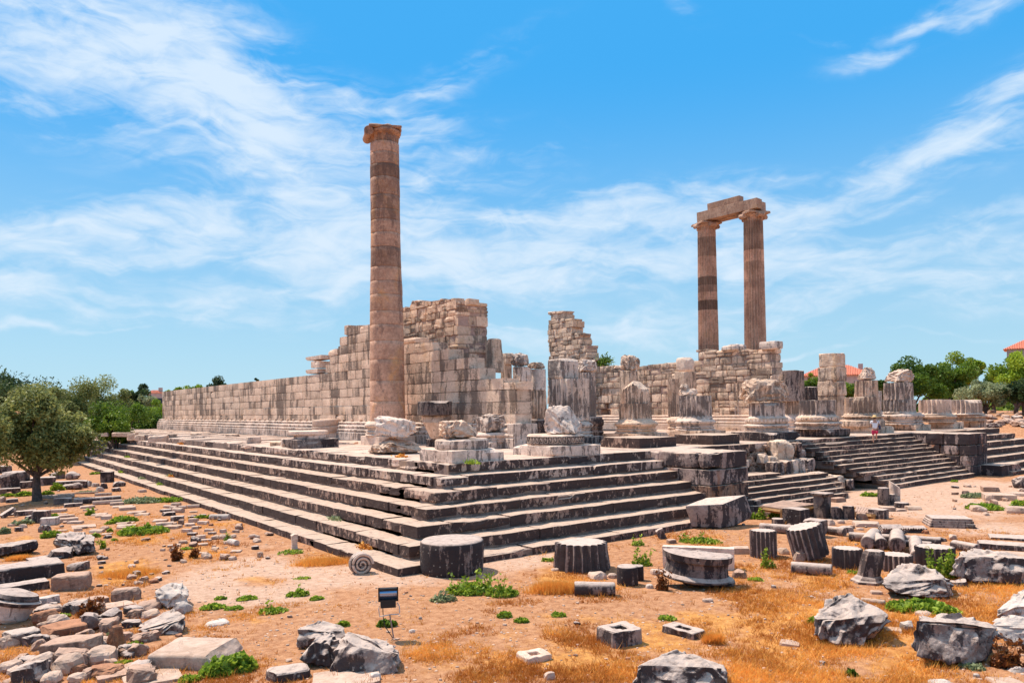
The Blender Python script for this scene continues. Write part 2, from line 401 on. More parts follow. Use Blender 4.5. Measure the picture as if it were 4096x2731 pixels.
M['pale'] = stone('pale_marble', (.55, .385, .29), (.80, .60, .475), stain=.28, warmamt=.28, stscale=1.2)
M['wall'] = stone('cella_wall_marble', (.52, .35, .25), (.78, .56, .415), stain=.46, warmamt=.45, tonew=.55, stscale=.55, stcol=(.05, .036, .034))
M['rubble'] = stone('rubble_masonry', (.48, .31, .21), (.78, .545, .39), stain=.38, warmamt=.48, tonew=.75, stscale=1.1, stcol=(.045, .032, .03))
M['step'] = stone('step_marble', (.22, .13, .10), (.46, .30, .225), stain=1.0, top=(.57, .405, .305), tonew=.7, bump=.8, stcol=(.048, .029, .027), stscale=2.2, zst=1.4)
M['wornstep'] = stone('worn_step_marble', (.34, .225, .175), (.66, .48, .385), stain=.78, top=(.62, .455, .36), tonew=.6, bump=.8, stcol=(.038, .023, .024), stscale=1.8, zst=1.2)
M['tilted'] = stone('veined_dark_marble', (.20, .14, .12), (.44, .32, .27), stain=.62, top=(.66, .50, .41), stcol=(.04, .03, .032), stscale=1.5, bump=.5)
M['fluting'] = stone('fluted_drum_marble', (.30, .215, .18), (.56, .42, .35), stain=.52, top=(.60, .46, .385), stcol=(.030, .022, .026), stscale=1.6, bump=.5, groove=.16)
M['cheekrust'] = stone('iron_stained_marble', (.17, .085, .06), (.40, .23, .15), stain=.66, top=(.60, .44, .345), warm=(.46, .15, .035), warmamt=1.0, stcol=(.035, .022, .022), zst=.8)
M['pave'] = stone('paving_marble', (.46, .32, .25), (.66, .49, .39), stain=.2, tonew=.5)
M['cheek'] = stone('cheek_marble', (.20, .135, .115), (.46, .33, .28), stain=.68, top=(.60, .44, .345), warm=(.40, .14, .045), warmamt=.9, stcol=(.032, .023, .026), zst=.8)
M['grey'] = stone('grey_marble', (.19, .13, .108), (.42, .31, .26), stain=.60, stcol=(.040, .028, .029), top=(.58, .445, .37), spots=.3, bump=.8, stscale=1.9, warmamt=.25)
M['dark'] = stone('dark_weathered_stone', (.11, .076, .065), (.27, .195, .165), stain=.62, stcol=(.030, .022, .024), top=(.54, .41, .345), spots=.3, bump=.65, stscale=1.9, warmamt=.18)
M['white'] = stone('white_lichened_stone', (.46, .365, .31), (.74, .61, .52), stain=.42, stcol=(.08, .06, .055), bump=.7, stscale=2.2, warmamt=.12)
M['rust'] = stone('rust_lichened_stone', (.19, .08, .045), (.40, .20, .12), stain=.3, stcol=(.05, .03, .028), warm=(.60, .20, .06), warmamt=.7, bump=.6, spots=.2, top=(.48, .22, .12))
M['brown'] = stone('brown_stone', (.23, .13, .09), (.43, .275, .20), stain=.36, stcol=(.05, .032, .028), warm=(.50, .22, .09), warmamt=.45, bump=.6, spots=.3, top=(.54, .34, .245))
M['flat'] = stone('buff_flat_stone', (.44, .29, .21), (.66, .47, .365), stain=.3, bump=.5, warmamt=.35)  # pale buff stone colour, lightly stained
M['shaftbare'] = stone('unfluted_column_marble', (.36, .19, .125), (.64, .375, .255), stain=.32, stcol=(.10, .06, .05), warm=(.72, .33, .10), warmamt=.55, tonew=1.05, topclean=False, bump=.6)
M['shaftflute'] = stone('fluted_column_marble', (.46, .26, .175), (.76, .48, .335), stain=.22, stcol=(.09, .052, .045), warmamt=.4, tonew=1.1, topclean=False, groove=.035)
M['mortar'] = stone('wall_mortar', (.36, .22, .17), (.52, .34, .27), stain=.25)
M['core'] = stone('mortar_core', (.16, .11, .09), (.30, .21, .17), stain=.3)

def simple(name, col, rough=.6, metal=0.0, nz=0.0, sc=20):
    m, N, b = new_mat(name); b.inputs['Roughness'].default_value = rough; b.inputs['Metallic'].default_value = metal
    g = N.node('ShaderNodeTexCoord'); n = N.noise(g.outputs['Object'], sc, 5, .6)
    c = N.mix(N.ramp(n, .3, .7), tuple(q*(1-nz) for q in col), tuple(min(1, q*(1+nz)) for q in col)); N.link(c, b.inputs['Base Color'])
    return m
def leafmat(name, lo, hi, trans=.35):
    m, N, b = new_mat(name); at = N.node('ShaderNodeAttribute'); at.attribute_name = 'tone'
    g = N.node('ShaderNodeNewGeometry'); n = N.noise(g.outputs['Position'], .9, 4, .6)
    f = N.math('ADD', N.math('MULTIPLY', at.outputs['Fac'], .6), N.math('MULTIPLY', n, .4))
    c = N.mix(N.ramp(f, .22, .78), lo, hi); N.link(c, b.inputs['Base Color']); b.inputs['Roughness'].default_value = .55
    b.inputs['Specular IOR Level'].default_value = .3
    tr = N.node('ShaderNodeBsdfTranslucent'); N.link(c, tr.inputs['Color'])
    mx = N.node('ShaderNodeMixShader'); mx.inputs[0].default_value = trans
    N.link(b.outputs[0], mx.inputs[1]); N.link(tr.outputs[0], mx.inputs[2])
    out = [q for q in N.n if q.type == 'OUTPUT_MATERIAL'][0]; N.link(mx.outputs[0], out.inputs['Surface'])
    return m
M['olive'] = leafmat('olive_leaves', (.09, .115, .028), (.38, .39, .125))
M['green'] = leafmat('green_leaves', (.045, .10, .012), (.21, .31, .03))
M['bright'] = leafmat('bright_green_leaves', (.11, .19, .012), (.40, .50, .04))
M['deep'] = leafmat('deep_green_leaves', (.025, .05, .02), (.10, .15, .045))
M['weed'] = leafmat('weed_leaves', (.12, .20, .015), (.46, .56, .06), .4)
M['sage'] = leafmat('grey_green_leaves', (.20, .235, .11), (.44, .46, .24), .3)
M['dry'] = leafmat('dry_grass_blades', (.44, .14, .02), (.95, .48, .10), .35)
M['drybrown'] = leafmat('dry_brown_stalks', (.12, .035, .012), (.38, .13, .03), .25)
M['bark'] = simple('bark', (.10, .065, .05), .9, nz=.5, sc=8)

def ground_material():
    m, N, b = new_mat('dry_earth')
    g = N.node('ShaderNodeNewGeometry'); P = g.outputs['Position']
    ap = N.node('ShaderNodeAttribute'); ap.attribute_name = 'bare'; ag = N.node('ShaderNodeAttribute'); ag.attribute_name = 'grass'
    n1 = N.noise(P, .8, 7, .62); n2 = N.noise(P, 6, 8, .7); n3 = N.noise(P, 38, 6, .75); n4 = N.noise(P, 120, 3, .7)
    f = N.math('ADD', N.math('MULTIPLY', n2, .6), N.math('MULTIPLY', n3, .4))
    earth = N.mix(N.ramp(f, .34, .66), (.31, .125, .055), (.61, .315, .165))
    bare = N.mix(N.ramp(f, .34, .62), (.42, .245, .16), (.65, .42, .30))
    straw = N.mix(N.ramp(f, .36, .64), (.40, .14, .03), (.74, .35, .08))
    gf = N.ramp(N.math('ADD', ag.outputs['Fac'], N.math('MULTIPLY', N.math('SUBTRACT', n1, .5), 2.2)), .45, .95, 0, .8)
    bf = N.ramp(N.math('ADD', ap.outputs['Fac'], N.math('MULTIPLY', N.math('SUBTRACT', n1, .5), 1.2)), .3, .75)
    c = N.mix(bf, earth, bare); c = N.mix(gf, c, straw)
    vo = N.node('ShaderNodeTexVoronoi'); vo.feature = 'DISTANCE_TO_EDGE'; vo.inputs['Scale'].default_value = 3.2
    wp = N.node('ShaderNodeTexNoise'); wp.inputs['Scale'].default_value = 3; N.link(P, wp.inputs['Vector'])
    wv = N.vmath('ADD', P, wp.outputs['Color']); N.link(wv, vo.inputs['Vector'])
    cr = N.math('MULTIPLY', N.ramp(vo.outputs['Distance'], 0, .03, .45, 0), N.ramp(n1, .45, .6))
    c = N.mix(cr, c, (.22, .11, .07))
    c = N.mix(N.ramp(n3, .60, .70, 0, .55), c, (.74, .55, .44)); c = N.mix(N.ramp(n3, .30, .40, .5, 0), c, (.20, .10, .06))
    N.link(c, b.inputs['Base Color']); b.inputs['Roughness'].default_value = .95; b.inputs['Specular IOR Level'].default_value = .15
    bp = N.node('ShaderNodeBump'); bp.inputs['Strength'].default_value = .7; bp.inputs['Distance'].default_value = .04
    h = N.math('ADD', N.math('ADD', N.math('MULTIPLY', n2, 1.0), N.math('MULTIPLY', n3, .7)), N.math('MULTIPLY', n4, .25))
    N.link(h, bp.inputs['Height']); N.link(bp.outputs[0], b.inputs['Normal'])
    return m

# ------------------------------------------------------------------ terrain
def sstep(a, b, x): t = np.clip((x-a)/(b-a), 0, 1); return t*t*(3-2*t)
def terrain(X, Y):
    """the temple stands in an excavated hollow: level floor, banks rising behind it and to either side"""
    X = np.asarray(X, float); Y = np.asarray(Y, float)
    left = sstep(-9, -30, X)*sstep(22, 45, Y)*2.0
    back = sstep(50, 64, Y)*sstep(6, 0, X)*2.1 + sstep(88, 100, Y)*2.4
    right = sstep(49, 62, X)*2.5
    z = np.maximum(np.maximum(left, back), right)
    P = np.stack([X.ravel(), Y.ravel(), X.ravel()*0], 1)
    b = (fbm(P, .35, 3, 2)*.10 + fbm(P, 1.7, 3, 5)*.022).reshape(X.shape)
    prox = sstep(0.0, 3.0, np.maximum(-X, -Y))           # flat against the steps
    return z + b*(.25+.75*prox) - .03
ELL_GRASS = [(1900, 1450, 520, 110, 1.0), (1500, 1470, 520, 70, .8), (1250, 1530, 340, 60, .9), (1280, 1335, 70, 40, 1.0), (750, 1283, 90, 22, 1.0), (290, 1310, 90, 38, 1.1),
             (600, 1425, 60, 12, .7), (900, 1410, 150, 25, .5), (600, 1335, 70, 14, .8), (460, 1265, 90, 25, .9), (330, 1235, 120, 18, .8), (1620, 1240, 120, 18, .8), (1900, 1330, 180, 60, .7),
             (2150, 1340, 260, 60, .8), (2250, 1400, 120, 50, .8), (510, 1200, 90, 16, .7), (70, 1240, 50, 16, .7), (60, 1330, 60, 30, .6), (1400, 1390, 220, 30, .5),
             (1720, 1370, 150, 40, .8), (2100, 1520, 300, 60, .7), (1600, 1540, 300, 40, .8), (1050, 1370, 90, 20, .45), (1770, 1290, 120, 30, .6), (1960, 1245, 60, 20, .5)]
ELL_BARE = [(760, 1310, 420, 48, 1.0), (560, 1345, 260, 60, 1.0), (1150, 1290, 260, 30, .9), (2150, 1150, 280, 40, 1.3), (1900, 1180, 100, 25, 1.0), (2250, 1120, 150, 20, 1.0), (860, 1400, 300, 50, .5), (600, 1260, 140, 18, .5), (2300, 1215, 160, 18, .8), (330, 1390, 200, 30, .6)]
def fields(P):
    x, y = project(P); x = x/1.7415; y = y/1.7415
    def acc(L):
        t = np.zeros(len(P))
        for cx, cy, rx, ry, w in L: t = np.maximum(t, w*np.exp(-(((x-cx)/rx)**2+((y-cy)/ry)**2)*.9))
        return t
    g, b = acc(ELL_GRASS), acc(ELL_BARE)
    front = ((P-CAM) @ cF) > 2
    g = np.where(front, g, .4); b = np.where(front, b, .2)
    return np.clip(g, 0, 1.2), np.clip(b*(1-g*.8), 0, 1.3)
def axis(a, b, fa, fb, fine, grow=1.35):
    c = list(np.arange(fa, fb+1e-6, fine)); s = fine
    lo = []; v = fa
    while v > a: s *= grow; v -= s; lo.append(max(v, a))
    s = fine; v = fb; hi = []
    while v < b: s *= grow; v += s; hi.append(min(v, b))
    return np.array(lo[::-1]+c+hi)
def build_ground():
    xs = axis(-900, 1100, -24, 62, .32); ys = axis(-500, 1400, -16, 62, .32)
    X, Y = np.meshgrid(xs, ys, indexing='ij'); Z = terrain(X, Y)
    ins = (X > 1.5) & (X < 48) & (Y > 4.2) & (Y < 86); Z = np.where(ins, -.5, Z)      # dips under the platform
    V = np.stack([X, Y, Z], 2).reshape(-1, 3); nx, ny = X.shape
    i = np.arange(nx-1)[:, None]*ny; j = np.arange(ny-1)[None, :]
    F = np.stack([i+j, i+ny+j, i+ny+j+1, i+j+1], 2).reshape(-1, 4)
    o = Mesh().add(V, F).build('ground', ground_material(), smooth=True)
    g, b = fields(V)
    for n, v in (('grass', g), ('bare', b)):
        a = o.data.attributes.new(n, 'FLOAT', 'POINT'); a.data.foreach_set('value', v.astype(np.float32))
    tag(o, kind='structure')
build_ground()

# ------------------------------------------------------------------ the stepped platform (crepidoma)
def adaptive(P, size, lo=2, hi=12):
    D = max(8, np.linalg.norm(np.asarray(P)[:2]-CAM[:2])); return int(max(lo, min(hi, max(size)/D*FPX/4/7)))
def row_blocks(mesh, p0, p1, depth_in, z0, z1, blen, rs, wear=0.0, drop=0.0, e=16, amp=.014, gap=.005, maxn=16, tone=(.2, .85), inward=1):
    """a row of dressed stones from p0 to p1 (their outer top edge), going 'depth_in' to the left of the direction"""
    p0 = np.array(p0, float); p1 = np.array(p1, float); L = np.linalg.norm(p1-p0); d = (p1-p0)/L; nrm = np.array([-d[1], d[0]])*inward
    s = 0; ang = math.atan2(d[1], d[0])
    while s < L-.05:
        l = min(blen*rs.uniform(.65, 1.4), L-s)
        if L-s-l < blen*.4: l = L-s
        c = p0+d*(s+l/2)+nrm*depth_in/2; P = np.array([c[0], c[1], (z0+z1)/2])
        s += l
        if rs.rand() < drop: continue
        n = adaptive(P, (l,), 3, maxn)
        w = wear(P) if callable(wear) else wear
        hard = rs.rand() < w; amp_ = amp*rs.uniform(.8, 2.2); e_ = rs.choice([8, 10, 13, 16])
        out = rs.uniform(-.012, .032)
        ny = max(4, n//2) if D2(P) < 45 else 2
        V, F = block((l-gap*rs.uniform(.3, 2.2), depth_in, z1-z0+rs.uniform(-.03, .008)), n=(max(3, n), ny, max(4 if D2(P) < 40 else 2, n//3+1)), e=6 if hard else min(e, e_),
                     amp=.04 if hard else amp_, fr=4.0, cuts=3 if hard else (1 if rs.rand() < w*.8+.30 else 0), cutd=.80 if hard else .92, seed=rs.randint(9999))
        V = rotz(V, ang+rs.uniform(-.004, .004)); V += P+np.array([nrm[0]*out, nrm[1]*out, 0])
        mesh.add(V, F, rs.uniform(*tone)+(.15 if hard else 0))
def D2(P): return float(np.linalg.norm(np.asarray(P)[:2]-CAM[:2]))
def box(mesh, x0, x1, y0, y1, z0, z1, tone=.5):
    V, F = boxgrid(1, 1, 1); V = (V+1)/2*np.array([x1-x0, y1-y0, z1-z0])+np.array([x0, y0, z0]); mesh.add(V, F, tone)
FAR_Y = 86.0; RIGHT_X = 50.2; CH = (13.1, 15.35, 35.0, 37.2)
plat = empty('stepped_temple_platform', (0, 0, 0), 'broad seven-stepped marble platform with dark stained risers and sunlit treads under all the ruins', 'temple platform')
rs = np.random.RandomState(3)
for k in range(1, 8):
    o = TREAD*(k-1); zt = H1+STEP_H*(k-1); zb = zt-STEP_H if k > 1 else -.25
    m = Mesh()
    worn = (lambda P, k=k: {7: .8, 6: .65, 5: .55, 4: .35}.get(k, .08)*(math.exp(-max(0, math.hypot(P[0]-o, P[1]-o)-1)/7) if k < 7 else .75))
    dr = .0
    # flank (normal -X) and front (normal -Y); the stones are drawn back under the step above
    dep = TREAD+.35
    lo_gap = .055 if k > 1 else .0
    if k == 7:
        row_blocks(m, (o, 24), (o, o), dep, zb+lo_gap, zt, 1.3, rs, wear=worn)
        row_blocks(m, (o, FAR_Y), (o, 24), dep, zb+lo_gap, zt, 1.5, rs, wear=worn, drop=.38, maxn=6)
    elif k == 6:
        row_blocks(m, (o, 40), (o, o), dep, zb+lo_gap, zt, 1.35, rs, wear=worn)
        row_blocks(m, (o, FAR_Y), (o, 40), dep, zb+lo_gap, zt, 1.5, rs, wear=worn, drop=.12, maxn=6)
    else:
        row_blocks(m, (o, FAR_Y), (o, o), dep, zb+lo_gap, zt, 1.35, rs, wear=worn)
    xend = CH[0]-(.0 if k > 5 else .0)
    row_blocks(m, (o+dep, o), (xend, o), dep, zb+lo_gap, zt, 1.7, rs, wear=lambda P, w=worn: w(P)*.5)
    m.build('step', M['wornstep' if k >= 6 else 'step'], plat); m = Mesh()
    row_blocks(m, (CH[3], o), (RIGHT_X-o, o), dep, zb+lo_gap, zt, 1.7, rs, wear=.08); m.build('step', M['step'], plat)
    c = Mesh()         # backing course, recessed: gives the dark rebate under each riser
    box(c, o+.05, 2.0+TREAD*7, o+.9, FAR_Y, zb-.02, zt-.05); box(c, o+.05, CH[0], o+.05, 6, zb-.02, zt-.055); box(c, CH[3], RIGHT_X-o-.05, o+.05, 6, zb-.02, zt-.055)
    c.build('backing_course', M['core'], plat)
o7 = TREAD*6
# paving of the platform floor
pv = Mesh()
def pave(x0, x1, y0, y1, bx, by, jz, drop=0.0, n=2):
    y = y0
    while y < y1-.1:
        h = by*rs.uniform(.8, 1.2); x = x0+rs.uniform(-.4, 0)
        while x < x1-.1:
            w = bx*rs.uniform(.7, 1.3); xa = max(x, x0)
            if rs.rand() > drop and min(x+w, x1)-xa > .1:
                ww = min(x+w, x1)-xa; hh = min(h, y1-y)
                V, F = block((ww-.02, hh-.02, .3), n=(4, 3, 2), e=18, amp=.012, fr=3, seed=rs.randint(9999))
                V = V+np.array([xa+ww/2, y+hh/2, S-.15+rs.uniform(-jz, jz*.3)]); pv.add(V, F, rs.uniform(.25, .9))
            x += w
        y += h
pave(o7+.95, 10.3, o7+.95, 24, 1.5, 1.1, .012)
pave(o7+.95, 10.3, 24, FAR_Y, 1.7, 1.3, .06, .12)
pave(10.3, CH[0], o7+.95, 9.0, 1.5, 1.1, .012)
pave(CH[0], CH[2]+2.2, 4.3, 22, 1.9, 1.5, .015)
pave(CH[2]+2.2, RIGHT_X-o7-.3, o7+.95, 22, 1.9, 1.5, .015)
pv.build('paving', M['pave'], plat)
c = Mesh(); box(c, o7+.4, RIGHT_X-o7-.4, 5.0, FAR_Y-.3, .2, S-.16); box(c, 14.9, 22.5, 5.0, 6.0, -.2, S-.17); c.build('core', M['core'], plat)

# cheek blocks either side of the stair
def cheek(x0, x1, y0, y1, label, seed, courses=(.62, .56, .56, .56)):
    rs = np.random.RandomState(seed); m = Mesh(); c = (x0+x1)/2; root = empty('stair_cheek_block', ((x0+x1)/2, y0, 0), label, 'stair cheek', 'cheek blocks beside the stair')
    z = S+.02
    for i, h in enumerate(courses):
        zb = max(z-h, -.2)
        ox = 0
        if i == 2: m.build('masonry', M['cheek'], root, loc=((x0+x1)/2, y0, 0)); m = Mesh()
        # stones on the front (-Y), left (-X) and right faces
        n = 2 if i % 2 else 3
        for face in range(3):
            if face == 0: a, b_ = (x0-ox, y0-ox), (x1+ox, y0-ox)
            elif face == 1: a, b_ = (x0-ox, y1), (x0-ox, y0-ox+.55)
            else: a, b_ = (x1+ox, y0-ox+.55), (x1+ox, y1)
            row_blocks(m, a, b_, .55, zb+.01, z-.004, 1.25 if face else .85, rs, wear=.25 if i == 0 else .03, maxn=12, amp=.008, tone=(.2, .8))
        z = zb
    box(m, x0+.45, x1-.45, y0+.45, y1, -.2, S-.05)
    loc = ((x0+x1)/2, y0, 0); m.build('lower_masonry', M['cheekrust' if seed == 5 else 'cheek'], root, loc=loc); m = Mesh()
    V, F = block((x1-x0-.5, y1-y0-.4, .2), n=(6, 6, 2), e=14, amp=.02, seed=seed); m.add(V+np.array([c, (y0+y1)/2+.2, S-.09]), F, .8); m.build('top_slab', M['cheek'], root, loc=loc)
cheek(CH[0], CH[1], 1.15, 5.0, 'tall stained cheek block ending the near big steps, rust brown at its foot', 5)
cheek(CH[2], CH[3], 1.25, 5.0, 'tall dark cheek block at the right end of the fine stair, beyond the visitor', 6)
# low step block in front of cheek 2
m = Mesh(); row_blocks(m, (CH[3]-.9, .2), (CH[3]+1.6, .2), 1.1, -.1, .55, 1.3, rs, maxn=8); m.build('low_block', M['cheek'], plat)

# the fine stair between the cheeks: 12 risers; its left part survives only low down
NST = 12; r12 = S/NST; td = .29; y_top = 4.25
stair = empty('marble_stair', (27, 1, 0), 'wide flight of narrow dark marble stairs that the visitor is climbing', 'staircase')
stl = empty('broken_marble_stair', (18.5, 1, 0), 'short run of six narrow stairs beside the rust stained cheek block, broken off above', 'staircase')
LX = {12: 23.0, 11: 23.2, 10: 23.8, 9: 24.2, 8: 24.2, 7: 24.1, 6: 24.3, 5: 24.8, 4: 25.2, 3: 26.0, 2: 26.0, 1: 26.3}
for k in range(1, NST+1):
    y = y_top-(NST-k)*td; z1 = r12*k; z0 = z1-r12
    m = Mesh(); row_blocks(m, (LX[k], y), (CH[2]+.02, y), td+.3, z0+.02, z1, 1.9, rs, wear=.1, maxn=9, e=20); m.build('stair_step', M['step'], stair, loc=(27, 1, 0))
    if k <= 6:
        xe = [21.8, 22.2, 22.5, 22.6, 22.4, 19.3][k-1]
        m = Mesh(); row_blocks(m, (CH[1], y-.2), (xe, y-.2), td+.3, z0+.02, z1, 1.9, rs, wear=.08, maxn=9, e=20); m.build('stair_step', M['step'], stl, loc=(18.5, 1, 0))
m = Mesh()
for k in range(1, NST+1):
    y = y_top-(NST-k)*td; box(m, LX[k]+.15, CH[2], y+.06, 5.3, r12*(k-1)-.2, r12*k-.03)
    if k <= 6: box(m, CH[1], 22.0 if k < 6 else 19.0, y-.14, 5.3, r12*(k-1)-.2, r12*k-.03)
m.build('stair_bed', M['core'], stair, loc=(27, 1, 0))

# ------------------------------------------------------------------ standing walls
def prof_on_X(pts, X):
    out = []
    for x, y in pts:
        P = onX(x, y, X); out.append((P[1], P[2]))
    return out
def height_fn(prof):
    q = sorted(prof, key=lambda t: t[0]); ys = np.array([a for a, _ in q]); zs = np.array([b for _, b in q])
    return lambda y: float(np.interp(y, ys, zs))
def wall_along_Y(name, label, cat, X, y0, y1, hf, zb, th, ch, bl, mat, seed, rough=0.0, part='masonry', lowsolid=None, hole=None, topwear=.5, endrag=0.0):
    rs = np.random.RandomState(seed); root = empty(name, (X, y0, zb), label, cat); m = Mesh(); core_m = Mesh(); z = zb; ci = 0
    zmax = max(hf(y) for y in np.linspace(y0, y1, 200))
    while z < zmax:
        h = ch*rs.uniform(1-.25*rough-.04, 1+.25*rough+.04)
        if z+h > zmax-.02: h = max(.12, zmax-z)
        y = y0-rs.uniform(0, bl*.8)
        while y < y1:
            l = bl*rs.uniform(.55-.2*rough, 1.35+.5*rough); a, b = max(y, y0+(rs.uniform(0, endrag) if endrag else 0)), min(y+l, y1-(rs.uniform(0, endrag) if endrag else 0)); y += l
            if b-a < .12: continue
            mid = (a+b)/2; top = hf(mid)
            if z+h*.45 > top: continue
            hh = min(h, max(h*.6, top-z)) if z+h > top else h
            if hole and hole[0] < mid < hole[1] and hole[2] < z+h*.5 < hole[3]: continue
            istop = z+h*1.05 > top
            out = rs.uniform(-.012, .012)*(1+5*rough); n = adaptive((X, mid), (l,), 3, 9)
            sub = [(a, b, z, hh)]
            if rough > .5 and rs.rand() < .45:
                if rs.rand() < .5: sub = [(a, b, z, hh*.5), (a, b, z+hh*.5, hh*.5)]
                else: q = a+(b-a)*rs.uniform(.35, .65); sub = [(a, q, z, hh), (q, b, z, hh)]
            for (sa, sb, sz, sh) in sub:
                e = 14 if rough < .3 else rs.choice([6, 7, 9, 12])
                V, F = block((th+(.05*rs.rand() if rough else 0), sb-sa-.006-.02*rough*rs.rand(), sh-.006-.02*rough*rs.rand()), n=(2 if not rough else 3, max(3, n), max(3, int(n*.7))),
                             e=6 if istop and rs.rand() < topwear else e, amp=.008+.018*rough+(.02 if istop else 0), fr=3, cuts=(2 if istop else (1 if rs.rand() < .12+.4*rough else 0)), cutd=.86, seed=rs.randint(9999))
                if th < 1.5:
                    m.add(V+np.array([X+th/2+out+(rs.uniform(-.05, .05)*rough), (sa+sb)/2, sz+sh/2]), F, rs.uniform(.15, .95))
                else:
                    xs_ = [0.0]
                    while xs_[-1] < th-.5: xs_.append(min(th, xs_[-1]+rs.uniform(.45, 1.0)))
                    xs_[-1] = th
                    ends = (a <= y0+.5 or z+h*1.9 > top or sa < y0+.5)
                    for qi, (xa, xb) in enumerate(zip(xs_[:-1], xs_[1:])):
                        if qi and not ends and qi < len(xs_)-2: continue
                        hq = sh*(rs.uniform(.6, 1.05) if istop else 1); V2, F2 = block((xb-xa-.02, sb-sa-.012-.02*rs.rand(), hq-.012-.015*rs.rand()), n=max(3, n), e=rs.choice([7, 9, 12]), amp=.012+.016*rough, fr=3, cuts=2 if istop else int(rs.rand() < .5), cutd=.84, seed=rs.randint(9999))
                        m.add(V2+np.array([X+(xa+xb)/2+rs.uniform(-.04, .04)*(qi == 0), (sa+sb)/2+rs.uniform(-.03, .03), sz+hq/2]), F2, rs.uniform(.1, .95))
            if rough: box(core_m, X+.07, X+th-.07, a+.03, b+.03 if b < y1-.3 else b-.05, z-.02, z+hh-.05, .5)
        z += h; ci += 1
    m.build(part, mat, root, loc=(X, y0, zb))
    if core_m.n: core_m.build('mortar_core', M['mortar'], root, loc=(X, y0, zb))
    return root
def extrude_Y(prof, X, y0, y1, step, zb, amp=.01, seed=0, sgn=-1):
    """prof: (projection, height) swept along Y, with worn edges"""
    ys = np.arange(y0, y1+step, step); k = len(prof); V = []
    for y in ys:
        for p, h in prof: V.append((X+sgn*p, y, zb+h))
    V = np.array(V); i = np.arange(len(ys)-1)[:, None]*k; j = np.arange(k-1)[None, :]
    F = np.stack([i+j, i+k+j, i+k+j+1, i+j+1], 2).reshape(-1, 4)
    if amp: V[:, 0] += sgn*-1*np.clip(fbm(V, .9, 4, seed), 0, 1)*amp*4; V[:, 2] += fbm(V, 2.2, 3, seed+4)*amp
    return V, F
MOULD = [(0, .0), (.36, .0), (.36, .40), (.33, .44), (.30, .46), (.33, .50), (.355, .54), (.33, .60), (.27, .62), (.24, .67), (.26, .70), (.285, .74), (.27, .80), (.21, .82), (.13, .86), (.11, .90), (.15, .94), (.17, .98), (.14, 1.02), (.02, 1.05), (-.1, 1.07)]
W1X = 10.72
p1 = prof_on_X([(640, 1562), (1024, 1513), (1246, 1489), (1292, 1487), (1294, 1457), (1304, 1455), (1305, 1441), (1316, 1440), (1317, 1399), (1334, 1397), (1335, 1372), (1360, 1370), (1361, 1343), (1377, 1340), (1378, 1305),
                (1445, 1297), (1479, 1303), (1560, 1330), (1615, 1350), (1689, 1359), (1702, 1385), (1796, 1379), (1810, 1420), (1880, 1430), (1881, 1464), (1910, 1466), (1911, 1494), (2021, 1497), (2022, 1530), (2140, 1531)], W1X)
hf1 = height_fn(p1)
yA = onX(2132, 1600, W1X+.9)[1]
w1 = wall_along_Y('cella_wall', 'long high wall of squared marble blocks with stepped top, behind the tall unfluted column', 'temple wall', W1X, yA, 72.8, hf1, S+.95, .9, .52, 1.35, M['wall'], 11, topwear=.35, endrag=.12)
V, F = extrude_Y(MOULD, W1X, yA-.2, 73.6, .22, S, .012, 3); m = Mesh().add(V, F, .45)
V, F = block((1.25, .5, 1.05), n=(5, 3, 6), e=14, amp=.02, seed=4); m.add(V+np.array([W1X+.3, yA, S+.52]), F, .5)
m.build('base_moulding', M['stained'], w1, smooth=False, loc=(W1X, yA, S+.95))
m = Mesh(); r_ = np.random.RandomState(5)     # lifting bosses left on the lowest course
for y in np.arange(yA+2, 72, 1.15):
    V, F = block((.16, .16, .16), n=3, e=3, amp=.01, seed=int(y*7)); m.add(V+np.array([W1X-.05, y, S+1.12+r_.uniform(-.02, .02)]), F, .7)
m.build('boss', M['wall'], w1, loc=(W1X, yA, S+.95))['kind'] = 'stuff'

# rubble tower behind the wall, left of centre
XT = 12.3
pT = prof_on_X([(1560, 1262), (1615, 1256), (1630, 1250), (1631, 1232), (1697, 1230), (1698, 1206), (1800, 1205), (1803, 1196), (1954, 1214), (1958, 1219)], XT+.8)
wall_along_Y('rubble_tower', 'tallest ruined wall mass of rough pinkish rubble, right behind the unfluted column', 'ruined wall', XT, onX(1956, 1300, XT+1.9)[1], onX(1560, 1300, XT)[1], height_fn(pT), S, 1.9, .42, .55, M['rubble'], 21, rough=1.0, topwear=.7, endrag=.22)
# loose blocks crowning it
def stone_box(name, cat, label, P, size, mat, rot=0, e=10, amp=.02, cuts=1, seed=0, n=8, tilt=(0, 0), group=None, cutd=.85):
    V, F = block(size, n=n, e=e, amp=amp, cuts=cuts, seed=seed, fr=3, cutd=cutd)
    if tilt[0]: V = rotax(V, 'X', tilt[0])
    if tilt[1]: V = rotax(V, 'Y', tilt[1])
    V = rotz(V, rot); m = Mesh().add(V, F, .6); o = m.build(name, mat, loc=(0, 0, 0)); o.location = P; return tag(o, label, cat, group)
def on_plane_box(reg, x0, y0, x1, y1, X, th, mat, name, cat, label, **k):
    lt = abs(onX(*px(reg, x0, y1), X)[1]-onX(*px(reg, x1, y1), X)[1]); th = min(th, lt*.5)
    a = onX(*px(reg, x0, y1), X); b = onX(*px(reg, x1, y1), X+th); c = (a+b)/2; ly = max(.3, abs(a[1]-b[1]))
    z = (onX(*px(reg, (x0+x1)/2, y1), X)[2]); zt = onX(*px(reg, (x0+x1)/2, y0), X)[2]; h = zt-z
    return stone_box(name, cat, label, (X+th/2, c[1], (z+zt)/2), (th, ly, h), mat, **k)
on_plane_box('Z1', 1353, 196, 1475, 243, XT+.1, 1.4, M['rubble'], 'stone_block', 'stone block', 'pale squared block lying on top of the tallest rubble tower, left one of two', seed=31)
